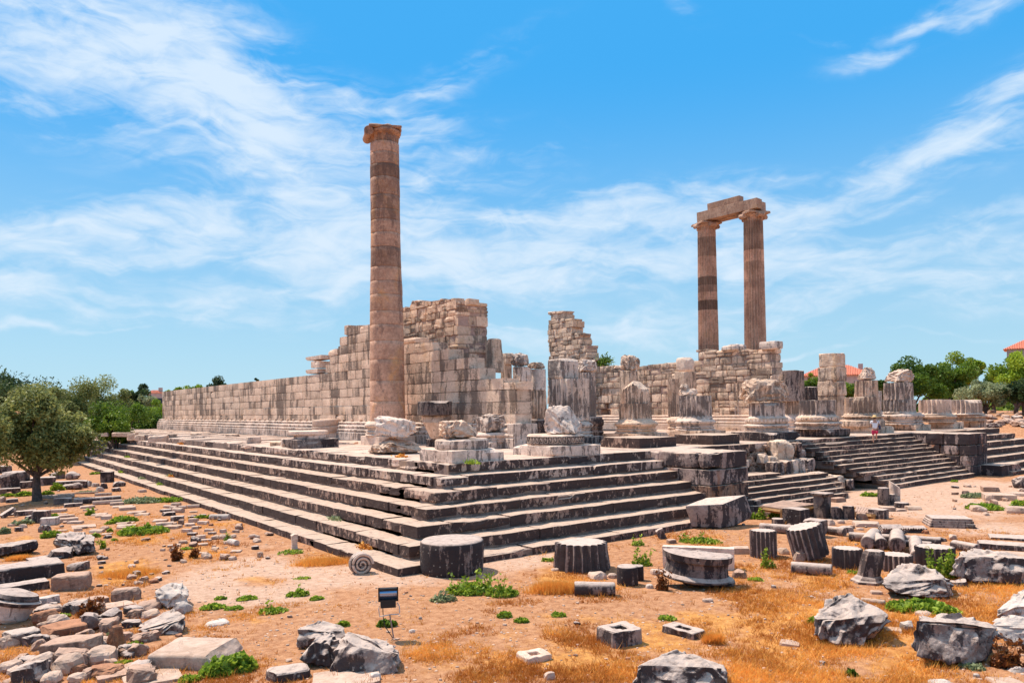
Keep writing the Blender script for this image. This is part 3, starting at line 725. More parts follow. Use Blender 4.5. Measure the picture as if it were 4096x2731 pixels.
on_plane_box('Z1', 1478, 200, 1610, 258, XT+.1, 1.4, M['rubble'], 'stone_block', 'stone block', 'reddish squared block lying on top of the tallest rubble tower, right one of two', seed=32)
on_plane_box('Z1', 397, 436, 556, 518, W1X, .9, M['pale'], 'stone_block', 'stone block', 'pale squared block, topmost on the stepped wall left of the unfluted column', seed=33)
# crossed block projecting at the notch of the wall
rt = empty('block_stack', onX(*px('Z1', 180, 885), 11.2), 'small stack of a flat slab on two uprights at the notch of the long wall', 'stone stack')
for (a, b, c_, d), nm in (((108, 716, 250, 772), 'slab'), ((155, 772, 190, 835), 'upright'), ((190, 770, 232, 835), 'upright'), ((108, 838, 215, 888), 'footing')):
    X = 11.1; A = onX(*px('Z1', a, d), X); B = onX(*px('Z1', c_, b), X); V, F = block((.9, abs(A[1]-B[1]), B[2]-A[2]), n=5, e=12, amp=.02, cuts=1, seed=a)
    o = Mesh().add(V+(A+B)/2-np.array(rt.location), F, .6).build(nm, M['pale'], rt)
# leaning slab beside the tower
P0 = onX(*px('Z1', 1742, 880), 14.0); P1 = onX(*px('Z1', 1742, 572), 14.0)
o = stone_box('leaning_slab', 'stone slab', 'tall narrow bare slab standing upright against the right side of the tallest rubble tower', (P0+P1)/2, (.7, .8, P1[2]-P0[2]), M['rubble'], e=7, cuts=4, amp=.03, seed=44, n=14, cutd=.75)

# north wall of the temple: rubble wall with a doorway, stepped tower at its left, higher block at its right
WX = 34.0
pW = prof_on_X([(2190, 1455), (2380, 1430), (2386, 1457), (2480, 1462), (2490, 1478), (2560, 1480), (2570, 1458), (2740, 1446), (2795, 1440), (2796, 1398), (3128, 1398), (3131, 1400)], WX)
yN = onX(3131, 1500, WX+1.2)[1]; yN2 = onX(2190, 1500, WX)[1]
dz = [onX(*px('A3', q, 600), WX)[1] for q in (832, 895)]
w2 = wall_along_Y('far_temple_wall', 'rough inner temple wall with a dark doorway, running behind the row of broken columns', 'temple wall', WX, yN, yN2, height_fn(pW), S, 1.2, .5, .85, M['rubble'], 51, rough=.7, hole=(min(dz), max(dz), S, onX(*px('A3', 860, 470), WX)[2]), topwear=.6)
V, F = extrude_Y(MOULD, WX, yN, yN2, .4, S, .02, 8); Mesh().add(V, F, .5).build('base_moulding', M['pale'], w2, loc=(WX, yN, S))
XU = 33.6
pU = prof_on_X([(2190, 1274), (2200, 1270), (2201, 1245), (2259, 1245), (2260, 1274), (2299, 1275), (2300, 1330), (2318, 1331), (2319, 1355), (2329, 1356), (2330, 1380), (2365, 1381), (2366, 1405), (2378, 1407), (2379, 1434), (2397, 1435), (2398, 1457)], XU)
wall_along_Y('stepped_tower', 'narrow rubble tower with a stair-like right edge, against the sky amid the ruins', 'ruined wall', XU, onX(2398, 1400, XU+1.3)[1], onX(2192, 1400, XU)[1], height_fn(pU), S, 1.3, .42, .62, M['rubble'], 61, rough=.9, topwear=.4, endrag=.15)
on_plane_box('C3', 525, 50, 920, 175, WX-.3, 1.9, M['stained'], 'stone_block', 'stone block', 'large dark edged block, topmost at the right end of the far temple wall', seed=66, e=6)
on_plane_box('C3', -90, 100, 365, 212, WX-.3, 1.8, M['stained'], 'stone_block', 'stone block', 'long dark carved block lying on the far temple wall between the two fluted columns', seed=67, e=5, amp=.05)
on_plane_box('A3', 1495, 62, 1685, 195, 28.5, 1.3, M['pale'], 'boulder', 'rock', 'orange brown broken block on top of the pier left of the far wall block', seed=68, e=5, cuts=3)

# ------------------------------------------------------------------ broken columns and piers
BASEP = [(1.0, 0), (1.0, .09), (.95, .11), (.90, .16), (.92, .21), (.965, .23), (.965, .29), (.91, .31), (.87, .38), (.90, .45), (.945, .47), (.93, .51), (.88, .53), (.97, .58), (1.02, .66), (1.03, .74), (.99, .84), (.90, .90), (.86, 1.0)]
def seg_geom(kind, w, h, D, seed, opts):
    r = w/2; near = D < 34
    if kind == 'base': return lathe([(a*r, b*h) for a, b in BASEP], seg=56, amp=.035, seed=seed)
    if kind == 'flute':
        fr = opts.get('flare', 0); zs = [0, .03, .08, .14, .2, .35, .5, .65, .8, .95, 1]
        P = [(r*(1+fr*max(0, 1-z/.16)**2), z*h) for z in zs]; fl = [0 if z < .07 and fr else (.6 if z < .12 and fr else 1) for z in zs]
        V, F = lathe(P, flutes=opts.get('n', 22), fdepth=.13, fl=fl, amp=.035, seed=seed)
        V = chop(V, opts.get('cuts', 0)+2, seed, opts.get('keep', .88), top=opts.get('top', True)); V = chop(V, 2, seed+5, .97, top=False)
        return V, F
    if kind == 'drum':
        V, F = lathe(drum_profile(r, r*opts.get('tp', .98), h), seg=40, amp=.02, seed=seed)
        if opts.get('cuts', 0): V = chop(V, opts['cuts'], seed, opts.get('keep', .84))
        return V, F
    if kind == 'disc':
        V, F = lathe([(r*.97, 0), (r, .12*h), (r*1.01, .5*h), (r, .85*h), (r*.95, h)], seg=48, amp=.02, seed=seed)
        if opts.get('cuts', 0): V = chop(V, opts['cuts'], seed, opts.get('keep', .88))
        return V, F
    if kind == 'cone':
        V, F = lathe([(r*opts.get('b', .5), 0), (r*(opts.get('b', .5)+.2), .25*h), (r*.9, .7*h), (r, h)], seg=32, amp=.05, seed=seed); return chop(V, 2, seed, .8, top=False), F
    if kind == 'lump':
        r_s = np.random.RandomState(seed*3+1); k = 30; p = r_s.normal(size=(k, 3)); p /= (np.abs(p)**5).sum(1)[:, None]**.2
        p = np.concatenate([p, r_s.uniform(.75, 1, (4, 3))*np.array([[-1, -1, -1], [1, -1, -1], [1, 1, -1], [-1, 1, -1]])]); p *= np.array([w, w*opts.get('dp', .9), h])/2
        if opts.get('tp'): p[:, :2] *= (1-opts['tp']*(p[:, 2:3]/h+.5))
        V, F = hull_mesh(p, 4 if near else 3, .028*w+.008, seed); V = V*(np.array([w, w*opts.get('dp', .9), h])/(V.max(0)-V.min(0))); V -= (V.max(0)+V.min(0))/2; V[:, 2] += h/2; return V, F
    if kind in ('plinth', 'block'):
        sq = opts.get('sq', 1.38); a = w/sq
        V, F = block((a, a*opts.get('dp', 1), h), n=20, e=opts.get('e', 11), amp=.022, cuts=opts.get('cuts', 2)+2, cutd=.9, seed=seed, fr=3, taper=opts.get('tp', 0)); V[:, 2] += h/2; return V, F
    raise ValueError(kind)
PARTNAME = {'base': 'moulded_base', 'flute': 'fluted_drum', 'drum': 'drum', 'disc': 'drum', 'lump': 'broken_drum', 'plinth': 'plinth', 'block': 'pier_block', 'cone': 'capital_fragment'}
def column_ruin(reg, footx, footy, segs, label, name='broken_column', cat='broken column', z=None, Xoff=0, group=None, seed=0, back=.9, D=None):
    z = S if z is None else z
    P = gp(*px(reg, footx, footy), z); d = viewdir(P)
    if D is None: P = P+np.array([d[0], d[1], 0])*back; D = depth(P)
    else: P = atD(*px(reg, footx, footy), D); P[2] = z
    root = empty(name, (P[0], P[1], z), label, cat, group); s = REG[reg][2]; zl = z
    for i, sg in enumerate(segs):
        kind, x0, x1, y0, y1 = sg[:5]; mat = sg[5] if len(sg) > 5 else 'marble'; o = sg[6] if len(sg) > 6 else {}
        cx = (x0+x1)/2; A = atD(*px(reg, cx, y1), D); B = atD(*px(reg, cx, y0), D); w = (x1-x0)*s*D/FPX; zb = A[2]; h = B[2]-A[2]
        if kind in ('plinth',) : zb = z-.02; h = max(.1, B[2]-z-.25*0)
        if i == 0: zb = z-.02; h = B[2]-zb
        elif not o.get('fly'): h = B[2]-zl+.0; zb = zl
        if h < .05: h = .12
        V, F = seg_geom(kind, w, h, D, seed*17+i*3+1, o)
        if kind in ('plinth', 'block'): V = rotz(V, o.get('rot', 0))
        else: V = rotz(V, seed*.7+i)
        if o.get('tilt'): V = rotax(V, 'Y', o['tilt'])
        off = np.array([A[0]-P[0], A[1]-P[1], zb-z]); m = Mesh().add(V+off, F, .35+.4*((seed*7+i*5) % 10)/10, lathe.g if kind == 'flute' else None)
        m.build(o.get('name', PARTNAME[kind]), M[mat], root, smooth=kind in ('base',))
        if o.get('band'):        # carved ornament: a row of raised leaves around the drum
            mb = Mesh(); nb = 34; rr = w/2*1.0
            for q in range(nb):
                a = 2*math.pi*q/nb; Vb, Fb = block((.05, rr*2*math.pi/nb*.62, h*.55), n=3, e=2.5, amp=0); Vb[:, 0] += rr+.0; Vb[:, 2] += h*.5
                mb.add(rotz(Vb, a)+off, Fb, .8)
            mb.build('carved_band', M['stained'], root)
        if o.get('meander'):
            mb = Mesh(); rr = w/2*1.005; unit = .17; nb = int(2*math.pi*rr/unit); u = unit/8
            key = [(0, 0, 8, 1), (0, 7, 6, 1), (0, 0, 1, 8), (5.2, 2, 1, 6), (2.2, 2, 4, 1), (2.2, 2, 1, 3.2)]
            for q in range(nb):
                a0 = q*unit/rr
                if 1.9 < (a0 % 6.28) < 2.6: continue
                for kx, kz, kw, kh in key:
                    Vb, Fb = boxgrid(1, 1, 1); Vb = Vb*np.array([.018, kw*u/2, kh*h*.085/2]); Vb[:, 0] += rr; Vb[:, 2] += h*.14+(kz+kh/2)*h*.085
                    mb.add(rotz(Vb, a0+(kx+kw/2)*u/rr)+off, Fb, .1)
            mb.build('meander_band', M['dark'], root)
        zl = zb+h if not o.get('fly') else zl
    return root
st, pl_, mr = 'stained', 'pale', 'marble'
column_ruin('A2', 1885, 1025, [('plinth', 1490, 2280, 905, 1000, st, {'cuts': 3, 'sq': 1.4}), ('disc', 1645, 2130, 812, 912, st, {'cuts': 3, 'keep': .84}), ('lump', 1680, 2032, 640, 815, mr, {'cuts': 5, 'e': 3.2})],
            'squat broken column at the very corner of the platform, rounded drum on dark plinth', seed=1, back=.95)
column_ruin('A2', 1270, 955, [('lump', 1030, 1520, 800, 962, mr, {'cuts': 5, 'e': 4, 'cd': .8, 'tp': .12}), ('lump', 1100, 1465, 600, 812, st, {'cuts': 6, 'e': 4, 'cd': .76})],
            'hulking shattered drum with hollowed flute ends, at the foot of the tall unfluted column', seed=2, back=.7)
column_ruin('A2', 1635, 888, [('block', 1560, 1665, 813, 890, 'dark', {'sq': 1.4}), ('cone', 1520, 1800, 598, 812, mr, {'b': .42}), ('drum', 1484, 1800, 470, 600, 'dark', {'cuts': 2, 'keep': .9})],
            'dark drum balanced on a pale tapering stone, beside the tall unfluted column', name='balanced_stones', cat='stone stack', seed=3, back=.5)
column_ruin('A2', 500, 900, [('plinth', 240, 765, 812, 885, 'dark', {'cuts': 2}), ('disc', 350, 660, 775, 812, st), ('disc', 300, 655, 738, 780, pl_, {'cuts': 2})],
            'low moulded base on a black plinth lying near the flank steps', seed=4, back=.9)
o = column_ruin('A2', 700, 815, [('disc', 590, 855, 745, 812, pl_, {'tilt': .10}), ('disc', 525, 845, 690, 745, 'flat', {'tilt': -.06}), ('disc', 525, 822, 632, 695, 'flat', {'tilt': -.05})],
            'toppled pale base drums stacked askew behind the black plinth', seed=5, back=.8)
column_ruin('A2', 2150, 905, [('plinth', 1960, 2420, 838, 905, st), ('base', 2010, 2390, 752, 838, st), ('lump', 2040, 2340, 580, 752, st, {'cuts': 4, 'e': 4})],
            'broken drum on moulded base between the corner column and the meander carved base', seed=6)
column_ruin('A3', 400, 968, [('plinth', 12, 805, 866, 948, st, {'cuts': 4}), ('disc', 140, 660, 770, 868, pl_, {'meander': 1, 'cuts': 1, 'keep': .95}), ('lump', 285, 640, 505, 772, st, {'cuts': 5, 'e': 5, 'tp': .12})],
            'column stump on a round base carved with a meander band, at the platform edge', seed=7, back=.95)
column_ruin('A3', 560, 865, [('plinth', 290, 830, 792, 860, 'dark'), ('base', 330, 742, 650, 792, st), ('flute', 338, 714, 268, 655, st, {'flare': .04}), ('block', 335, 604, 82, 268, st, {'sq': 1.3, 'cuts': 3, 'e': 8, 'name': 'broken_drum'})],
            'tall fluted column stump striped black, with a square broken block on top', seed=8, back=1.0)
column_ruin('A3', 1135, 810, [('plinth', 840, 1435, 762, 805, mr), ('base', 946, 1335, 645, 765, mr), ('flute', 985, 1278, 490, 648, mr, {'flare': .08}), ('flute', 1010, 1262, 285, 490, mr, {'cuts': 8, 'keep': .66})],
            'pale fluted stump with an arched broken top on a complete moulded base', seed=9, back=1.0)
column_ruin('A3', 1090, 700, [('block', 1000, 1168, 190, 690, mr, {'sq': 1.25}), ('lump', 1003, 1168, 40, 195, mr, {'cuts': 3, 'e': 3.5})],
            'slender pier crowned by a rounded boulder, directly behind the stump with the arched top', name='broken_pier', cat='broken pier', seed=10, D=50)
column_ruin('A3', 1555, 690, [('base', 1425, 1690, 610, 690, mr), ('flute', 1432, 1540, 265, 612, mr, {'n': 16}), ], 'slim fluted shaft fragment beside the tall pier with the orange brown block', seed=11, D=50)
column_ruin('A3', 1585, 690, [('block', 1475, 1690, 196, 690, mr, {'sq': 1.3})], 'tall square pier carrying an orange brown broken block, left of the far wall block', name='broken_pier', cat='broken pier', seed=12, D=51.5)
column_ruin('A3', 1690, 800, [('plinth', 1430, 1955, 735, 795, mr), ('base', 1500, 1862, 628, 738, st), ('flute', 1540, 1830, 420, 630, st, {'flare': .07, 'n': 20}), ('lump', 1540, 1690, 350, 420, pl_, {'cuts': 4, 'fly': 1}), ('lump', 1540, 1625, 305, 375, pl_, {'cuts': 4, 'fly': 1})],
            'weathered fluted stump with two loose white pieces of stone lying on its flat top', seed=13, back=1.0)
column_ruin('A3', 1950, 690, [('base', 1868, 1990, 592, 690, mr), ('flute', 1900, 2030, 110, 595, mr, {'n': 16, 'cuts': 3, 'keep': .9})], 'tall slim half ruined fluted shaft standing against the far temple wall', seed=14, D=54)
column_ruin('A3', 2120, 740, [('plinth', 1905, 2240, 708, 740, mr), ('base', 1982, 2250, 606, 710, st), ('flute', 2010, 2235, 505, 608, st, {'flare': .06}), ('flute', 2015, 2262, 285, 505, mr, {'cuts': 3, 'keep': .82}), ('block', 2110, 2255, 170, 285, mr, {'cuts': 4, 'e': 6})],
            'fluted stump with sloping left shoulder and a small tilted block on top', seed=15, back=1.0)
column_ruin('A4', -10, 830, [('plinth', -330, 300, 745, 822, 'dark', {'sq': 1.4}), ('base', -215, 182, 672, 745, st), ('disc', -200, 175, 620, 672, mr, {'band': 1}), ('flute', -165, 148, 485, 622, st, {'flare': .06}), ('lump', -235, 145, 255, 485, mr, {'cuts': 5, 'e': 5})],
            'stump with leaf carved band and big pale broken drum, above the ruined stair', seed=16, back=1.0)
column_ruin('A4', 235, 720, [('base', 130, 330, 600, 715, st), ('flute', 145, 325, 470, 602, mr, {'flare': .06}), ('drum', 97, 330, 190, 470, 'grey', {'cuts': 3, 'keep': .88})],
            'grey black round column stump with light worn top, left of the tall square pier', seed=17, D=47)
column_ruin('A4', 455, 800, [('plinth', 245, 745, 722, 795, 'dark', {'sq': 1.4}), ('base', 262, 660, 650, 722, st), ('disc', 270, 640, 608, 650, mr, {'band': 1}), ('flute', 298, 612, 460, 610, st, {'flare': .08})],
            'low flat topped fluted stump with leaf carved band, directly below the tallest pier', seed=18, back=1.0)
column_ruin('A4', 590, 700, [('block', 475, 715, 420, 700, mr, {'sq': 1.32}), ('block', 470, 712, 285, 420, mr, {'sq': 1.32}), ('block', 470, 708, 158, 285, mr, {'sq': 1.32, 'cuts': 3}), ('block', 478, 702, 22, 158, mr, {'sq': 1.32, 'cuts': 3, 'e': 9})],
            'tallest square pier of four big pale blocks, standing before the red tiled roof', name='broken_pier', cat='broken pier', seed=19, D=47.5)
column_ruin('A4', 400, 690, [('flute', 325, 475, 338, 690, 'grey', {'n': 16})], 'short distant fluted shaft just left of the tallest square pier', seed=20, D=60)
column_ruin('A4', 880, 762, [('plinth', 672, 1140, 700, 755, mr, {'sq': 1.4}), ('disc', 670, 1052, 640, 700, mr), ('base', 690, 1045, 596, 640, mr), ('flute', 715, 1015, 432, 598, mr, {'flare': .06}), ('flute', 805, 1000, 280, 432, mr), ('lump', 835, 985, 155, 282, pl_, {'cuts': 5, 'tp': .45})],
            'stepped fluted stump ending in a pale pointed fragment, behind the visitor', seed=21, back=1.0)
column_ruin('A4', 1025, 690, [('base', 960, 1058, 560, 690, st), ('flute', 1000, 1045, 378, 565, st, {'n': 14})], 'narrow dark fluted shaft seen just right of the pale pointed stump', seed=22, D=52)
column_ruin('A4', 1270, 738, [('plinth', 1058, 1485, 682, 732, mr, {'sq': 1.4}), ('base', 1068, 1410, 575, 682, st), ('flute', 1072, 1345, 455, 580, st, {'flare': .04}), ('flute', 1074, 1322, 300, 455, st), ('lump', 1095, 1325, 170, 302, pl_, {'cuts': 3, 'e': 4})],
            'fluted stump topped by a wide pale boulder, first to the right of the visitor', seed=23, back=1.0)
column_ruin('A4', 1600, 724, [('plinth', 1485, 1788, 660, 718, mr, {'sq': 1.4}), ('base', 1388, 1715, 592, 662, mr), ('flute', 1402, 1668, 456, 594, pl_, {'flare': .07, 'cuts': 1, 'keep': .9})],
            'low pale fluted stump, left one of the pair at the right platform end', seed=24, back=1.0)
column_ruin('A4', 1850, 712, [('plinth', 1790, 1995, 648, 706, mr, {'sq': 1.4}), ('base', 1715, 1990, 590, 650, mr), ('flute', 1688, 1950, 457, 592, pl_, {'flare': .05, 'cuts': 2, 'keep': .85})],
            'low pale fluted stump with a sloping right side, rightmost of the ruined columns', seed=25, back=1.0)
# anta pillars left of the tall fluted stump
column_ruin('A3', 75, 800, [('plinth', -130, 280, 770, 800, 'dark'), ('base', -60, 262, 672, 770, st), ('block', -90, 180, 298, 675, st, {'sq': 1.35, 'e': 20, 'cuts': 0}), ('block', 10, 182, 152, 300, st, {'sq': 1.3, 'e': 8}), ('lump', 0, 148, 22, 155, st, {'cuts': 3})],
            'broad pier with black drips ending the long temple wall, rounded stone on its head', name='end_pier', cat='broken pier', seed=26, back=1.2)
column_ruin('A3', 240, 760, [('base', 150, 330, 632, 755, 'dark'), ('flute', 175, 320, 370, 635, mr, {'n': 16}), ('drum', 182, 312, 175, 372, st), ('lump', 150, 298, 110, 178, mr, {'cuts': 2})],
            'round pillar with flat stone cap between the end pier and black striped column', seed=27, D=40)
column_ruin('A3', 690, 790, [('base', 600, 845, 610, 790, 'dark'), ('flute', 610, 775, 210, 620, st, {'n': 18}), ('lump', 605, 768, 85, 212, st, {'cuts': 2, 'e': 5})],
            'stained fluted pillar half hidden behind the black striped column, on its right', seed=28, D=42)
column_ruin('Z2', 285, 1100, [('block', 235, 335, 578, 1090, mr, {'sq': 1.3, 'cuts': 2}), ('block', 237, 340, 520, 578, mr, {'sq': 1.3, 'cuts': 2}), ('block', 235, 345, 478, 520, mr, {'sq': 1.3})],
            'stack of squared blocks showing behind the end pier, just right of the leaning slab', name='broken_pier', cat='broken pier', seed=29, D=46)

# empty plinth slabs at the front edge
def plinth_slab(reg, x0, y0, x1, y1, sq, label, seed, mat='step'):
    P = gp(*px(reg, (x0+x1)/2, y1), S); D = depth(P)+.9; w = (x1-x0)*REG[reg][2]*D/FPX/1.4; d = viewdir(P); P = P+np.array([d[0], d[1], 0])*w*.62
    V, F = block((w, w, .42), n=16, e=16, amp=.02, cuts=2, cutd=.93, seed=seed, fr=3); o = Mesh().add(V, F, .6).build('column_plinth', M[mat], loc=(0, 0, 0)); o.location = (P[0], P[1], S+.2)
    return tag(o, label, 'plinth')
plinth_slab('A3', 812, 806, 1510, 900, 1, 'large empty square plinth slab in front of the stump with the arched top', 5)
plinth_slab('A3', 1498, 768, 2115, 868, 1, 'large empty plinth slab above the rust stained cheek block', 6)

# ------------------------------------------------------------------ the standing columns
def turn(P0, h_list, r_fn, root, mat, tones, seed, flutes=0):
    """stack of drums from P0 upwards"""
    z = 0
    for i, h in enumerate(h_list):
        r0, r1 = r_fn(z), r_fn(z+h); n = 5
        P = [(r0-.02, .0), (r0-.003, .012), (r0, .05)]+[(r_fn(z+h*t), h*t) for t in (.25, .5, .75)]+[(r1, h-.01), (r1-.018, h)]
        V, F = lathe(P, seg=56, flutes=flutes, fdepth=.2, fl=[.9]+[1]*6+[.9] if flutes else None, amp=.010 if not flutes else .006, seed=seed+i)
        rs = np.random.RandomState(seed+i)
        if rs.rand() < .6: V = chop(V, 1, seed+i, 1.02, top=False)
        V = rotz(V, rs.uniform(0, .02)); V[:, 2] += z
        Mesh().add(V, F, tones[i % len(tones)], lathe.g if flutes else None).build('drum', M[mat], root, smooth=not flutes)
        z += h
    return z
def volute(r, th, seed=0):
    """scroll: a cylinder lying along Y with a raised spiral on each end"""
    V, F = lathe([(r*.9, -th/2), (r, -th/2+.02), (r*.8, 0), (r, th/2-.02), (r*.9, th/2)], seg=28, amp=.008, seed=seed)
    V = rotax(V, 'X', math.pi/2); m = [(V, F)]
    t = np.linspace(0, 5*math.pi, 60); rad = r*.88*(1-t/(5*math.pi))*.92+.03*r
    for sgn in (-1, 1):
        pts = np.stack([rad*np.cos(t), np.full_like(t, sgn*th/2), rad*np.sin(t)], 1); a, b, c_ = tube(pts, r*.075, 5); m.append((a, b))
        m.append((a, c_))
    return m
# lone unfluted column
D1 = 37.7; P = atD(1552, 1778, D1); P[2] = S
lone = empty('unfluted_column', P, 'tall complete unfluted column of pinkish drums with a worn scroll capital, standing alone', 'column')
zy = lambda yy: atD(1545, 450+.829*yy, D1)[2]-S
Vp, Fp = block((2.0, 2.0, .42), n=10, e=16, amp=.02, seed=2); Mesh().add(Vp+np.array([0, 0, .2]), Fp, .8).build('plinth', M['pale'], lone)
zb = zy(1487); V, F = lathe([(a*1.12, .42+b*(zb-.42)) for a, b in BASEP], seg=56, amp=.02, seed=5); Mesh().add(V, F, .6).build('moulded_base', M['pale'], lone, smooth=True)
marks = [1487, 1392, 1295, 1195, 1105, 1028, 962, 882, 818, 750, 655, 585, 525, 475, 405, 320, 258, 200, 150]
hs = [zy(b)-zy(a) for a, b in zip(marks[:-1], marks[1:])]
wz = sorted([(zy(y)-zb, w*.829/2*D1/FPX) for y, w in ((1487, 168), (1300, 165), (1100, 162), (960, 158), (860, 155), (750, 147), (650, 143), (475, 141), (300, 141), (200, 139), (150, 138))])
rf = lambda z: float(np.interp(z, [a for a, _ in wz], [b for _, b in wz]))
sub = bpy.data.objects.new('shaft', None); COL.objects.link(sub); sub.parent = lone; sub.location = (0, 0, zb)
turn(P, hs, rf, sub, 'shaftbare', [.8, .66, .55, .62, .5, .56, .45, .48, .5, .2, .5, .42, .22, .2, .28, .0, .38, .5], 70)
zc = zy(150)
def add_capital(root, z0, rr, k, seed, sides=((-1, 0), (1, 0)), broken=0, mat='shaftbare', ang=0.0):
    V, F = lathe([(rr*.97, 0), (rr*.99, .1*k), (rr*1.02, .42*k), (rr*1.12, .5*k)], flutes=20, fdepth=.13, fl=[1, 1, 1, .4], amp=.006, seed=seed); V[:, 2] += z0
    Mesh().add(V, F, .35, lathe.g).build('necking', M[mat], root)
    V, F = lathe([(rr*1.06, 0), (rr*1.15, .08*k), (rr*1.17, .16*k), (rr*1.08, .24*k)], seg=48, amp=.03, seed=seed); V[:, 2] += z0+.5*k
    if broken: V = chop(V, 2, seed, .95)
    Mesh().add(V, F, .3).build('echinus', M[mat], root)
    V, F = block((rr*(2.25 if broken else 2.55), rr*(2.1 if broken else 2.4), .22*k), n=18, e=8, amp=.04, cuts=5 if broken else 1, cutd=.82, seed=seed, fr=3); V = rotz(V, ang); V[:, 2] += z0+.83*k
    Mesh().add(V, F, .25).build('abacus', M[mat], root)
    for i, (sx, sy) in enumerate(sides):
        m = Mesh()
        for a, b in volute(.27*k, rr*1.9 if len(sides) <= 2 else rr*.8, seed+i): a = a+np.array([sx*rr*(1.14 if broken else 1.28), 0, z0+.52*k]) if True else a; a = rotz(a, ang+sy); m.add(a, b, .3)
        m.build('volute', M[mat], root)
add_capital(lone, zc, rf(zc-zb), .86, 3, sides=((-1, 0),), broken=1, ang=YAW-math.pi/2+.25)
V, F = block((1.0, .5, .16), n=8, e=5, amp=.03, cuts=2, seed=9); Mesh().add(rotz(V, .4)+np.array([.35, -.1, zc+.90]), F, .7).build('abacus_fragment', M['pale'], lone)
def dcol(topx, topy, base_xy, w0, w1, marks, tones, label, seed, sides, ang):
    P = np.array([base_xy[0], base_xy[1], S]); D = depth(P); k = FPX/D
    root = empty('fluted_column', P, label, 'column')
    zt = atD(topx, topy, D)[2]-S; zf = lambda yy: atD(topx, 700+.5102*yy, D)[2]-S
    Vp, Fp = block((2.2, 2.2, .4), n=8, e=16, amp=.02, seed=2); Mesh().add(Vp+np.array([0, 0, .2]), Fp, .8).build('plinth', M['pale'], root)
    V, F = lathe([(a*1.2, .4+b*.6) for a, b in BASEP], seg=48); Mesh().add(V, F, .6).build('moulded_base', M['pale'], root, smooth=True)
    zs = [1.0]+[zf(y) for y in marks]; hs = [b-a for a, b in zip(zs[:-1], zs[1:])]; H = zs[-1]-1.0
    r0, r1 = w0*.5102/2/k, w1*.5102/2/k; rf = lambda z: r1+(r0-r1)*(1-min(1, z/H))**.9
    sh = bpy.data.objects.new('shaft', None); COL.objects.link(sh); sh.parent = root; sh.location = (0, 0, 1.0)
    turn(P, hs, rf, sh, 'shaftflute', tones, seed, flutes=22)
    add_capital(root, zs[-1], r1, zt-zs[-1], seed, sides=sides, broken=0, mat='shaftflute', ang=ang)
    return root, zt
cA, cB = (38.92, 21.31), (39.36, 17.40)
ra, zta = dcol(2824, 890, cA, 166, 138, [1335, 1235, 1130, 1060, 985, 920, 865, 800, 740, 700, 640, 545, 490, 435], [.3, .55, .6, .62, 0.0, .6, .3, .02, .55, .6, .55, .25, .2, .55, .6],
       'left one of the pair of standing fluted columns, with dark bands and scroll capital', 200, ((-1, 0), (1, 0), (-1, 1.57), (1, 1.57)), YAW-math.pi/2+.3)
rb, ztb = dcol(3011, 848, cB, 176, 148, [1290, 1205, 1110, 1060, 1010, 930, 885, 820, 740, 680, 590, 525, 470, 420, 365], [.55, .5, .5, .45, .5, .55, .62, .5, .55, .45, .7, .25, .3, .2, .25, .55],
       'right one of the pair of standing fluted columns, slightly taller, evenly pinkish brown', 240, ((-1, 0), (1, 0), (-1, 1.57), (1, 1.57)), YAW-math.pi/2+.3)
# architrave: two long beams laid across both capitals
def beam(name, cat, label, a, b, za, zb, h, th, seed, mat='shaftflute', e=16):
    a = np.array(a); b = np.array(b); L = np.linalg.norm(b-a); V, F = block((L, th, h), n=(22, 4, 6), e=e+6, amp=.008, cuts=1, cutd=.97, seed=seed, fr=6)
    V = rotax(V, 'Y', -math.atan2(zb-za, L)); V = rotz(V, math.atan2(b[1]-a[1], b[0]-a[0])); o = Mesh().add(V, F, .22).build(name, M[mat], loc=(0, 0, 0))
    o.location = ((a[0]+b[0])/2, (a[1]+b[1])/2, (za+zb)/2+h/2); return tag(o, label, cat)
dAB = np.array(cB)-np.array(cA); dAB = dAB/np.linalg.norm(dAB); nAB = np.array([-dAB[1], dAB[0]]); ntc = -nAB if nAB @ viewdir((*cA, 0)) > 0 else nAB
Ea = np.array(cA)-dAB*.35; Eb = np.array(cB)+dAB*.75
beam('architrave_beam', 'stone beam', 'lower long stone beam resting on both fluted columns', Ea+ntc*.42, Eb+ntc*.42, S+zta, S+zta+.12, .74, .78, 3)
beam('architrave_beam', 'stone beam', 'rear stone beam lying behind the lower one on both fluted columns', Ea+dAB*.6-ntc*.42, Eb-ntc*.42-dAB*.15, S+zta+.02, S+zta+.14, .66, .8, 4)
beam('frieze_block', 'stone beam', 'upper shorter beam piece lying on the lower beam between the fluted columns', Ea+dAB*.75+ntc*.2, Eb-dAB*1.55+ntc*.2, S+zta+.77, S+zta+.85, .56, .6, 5, e=9)

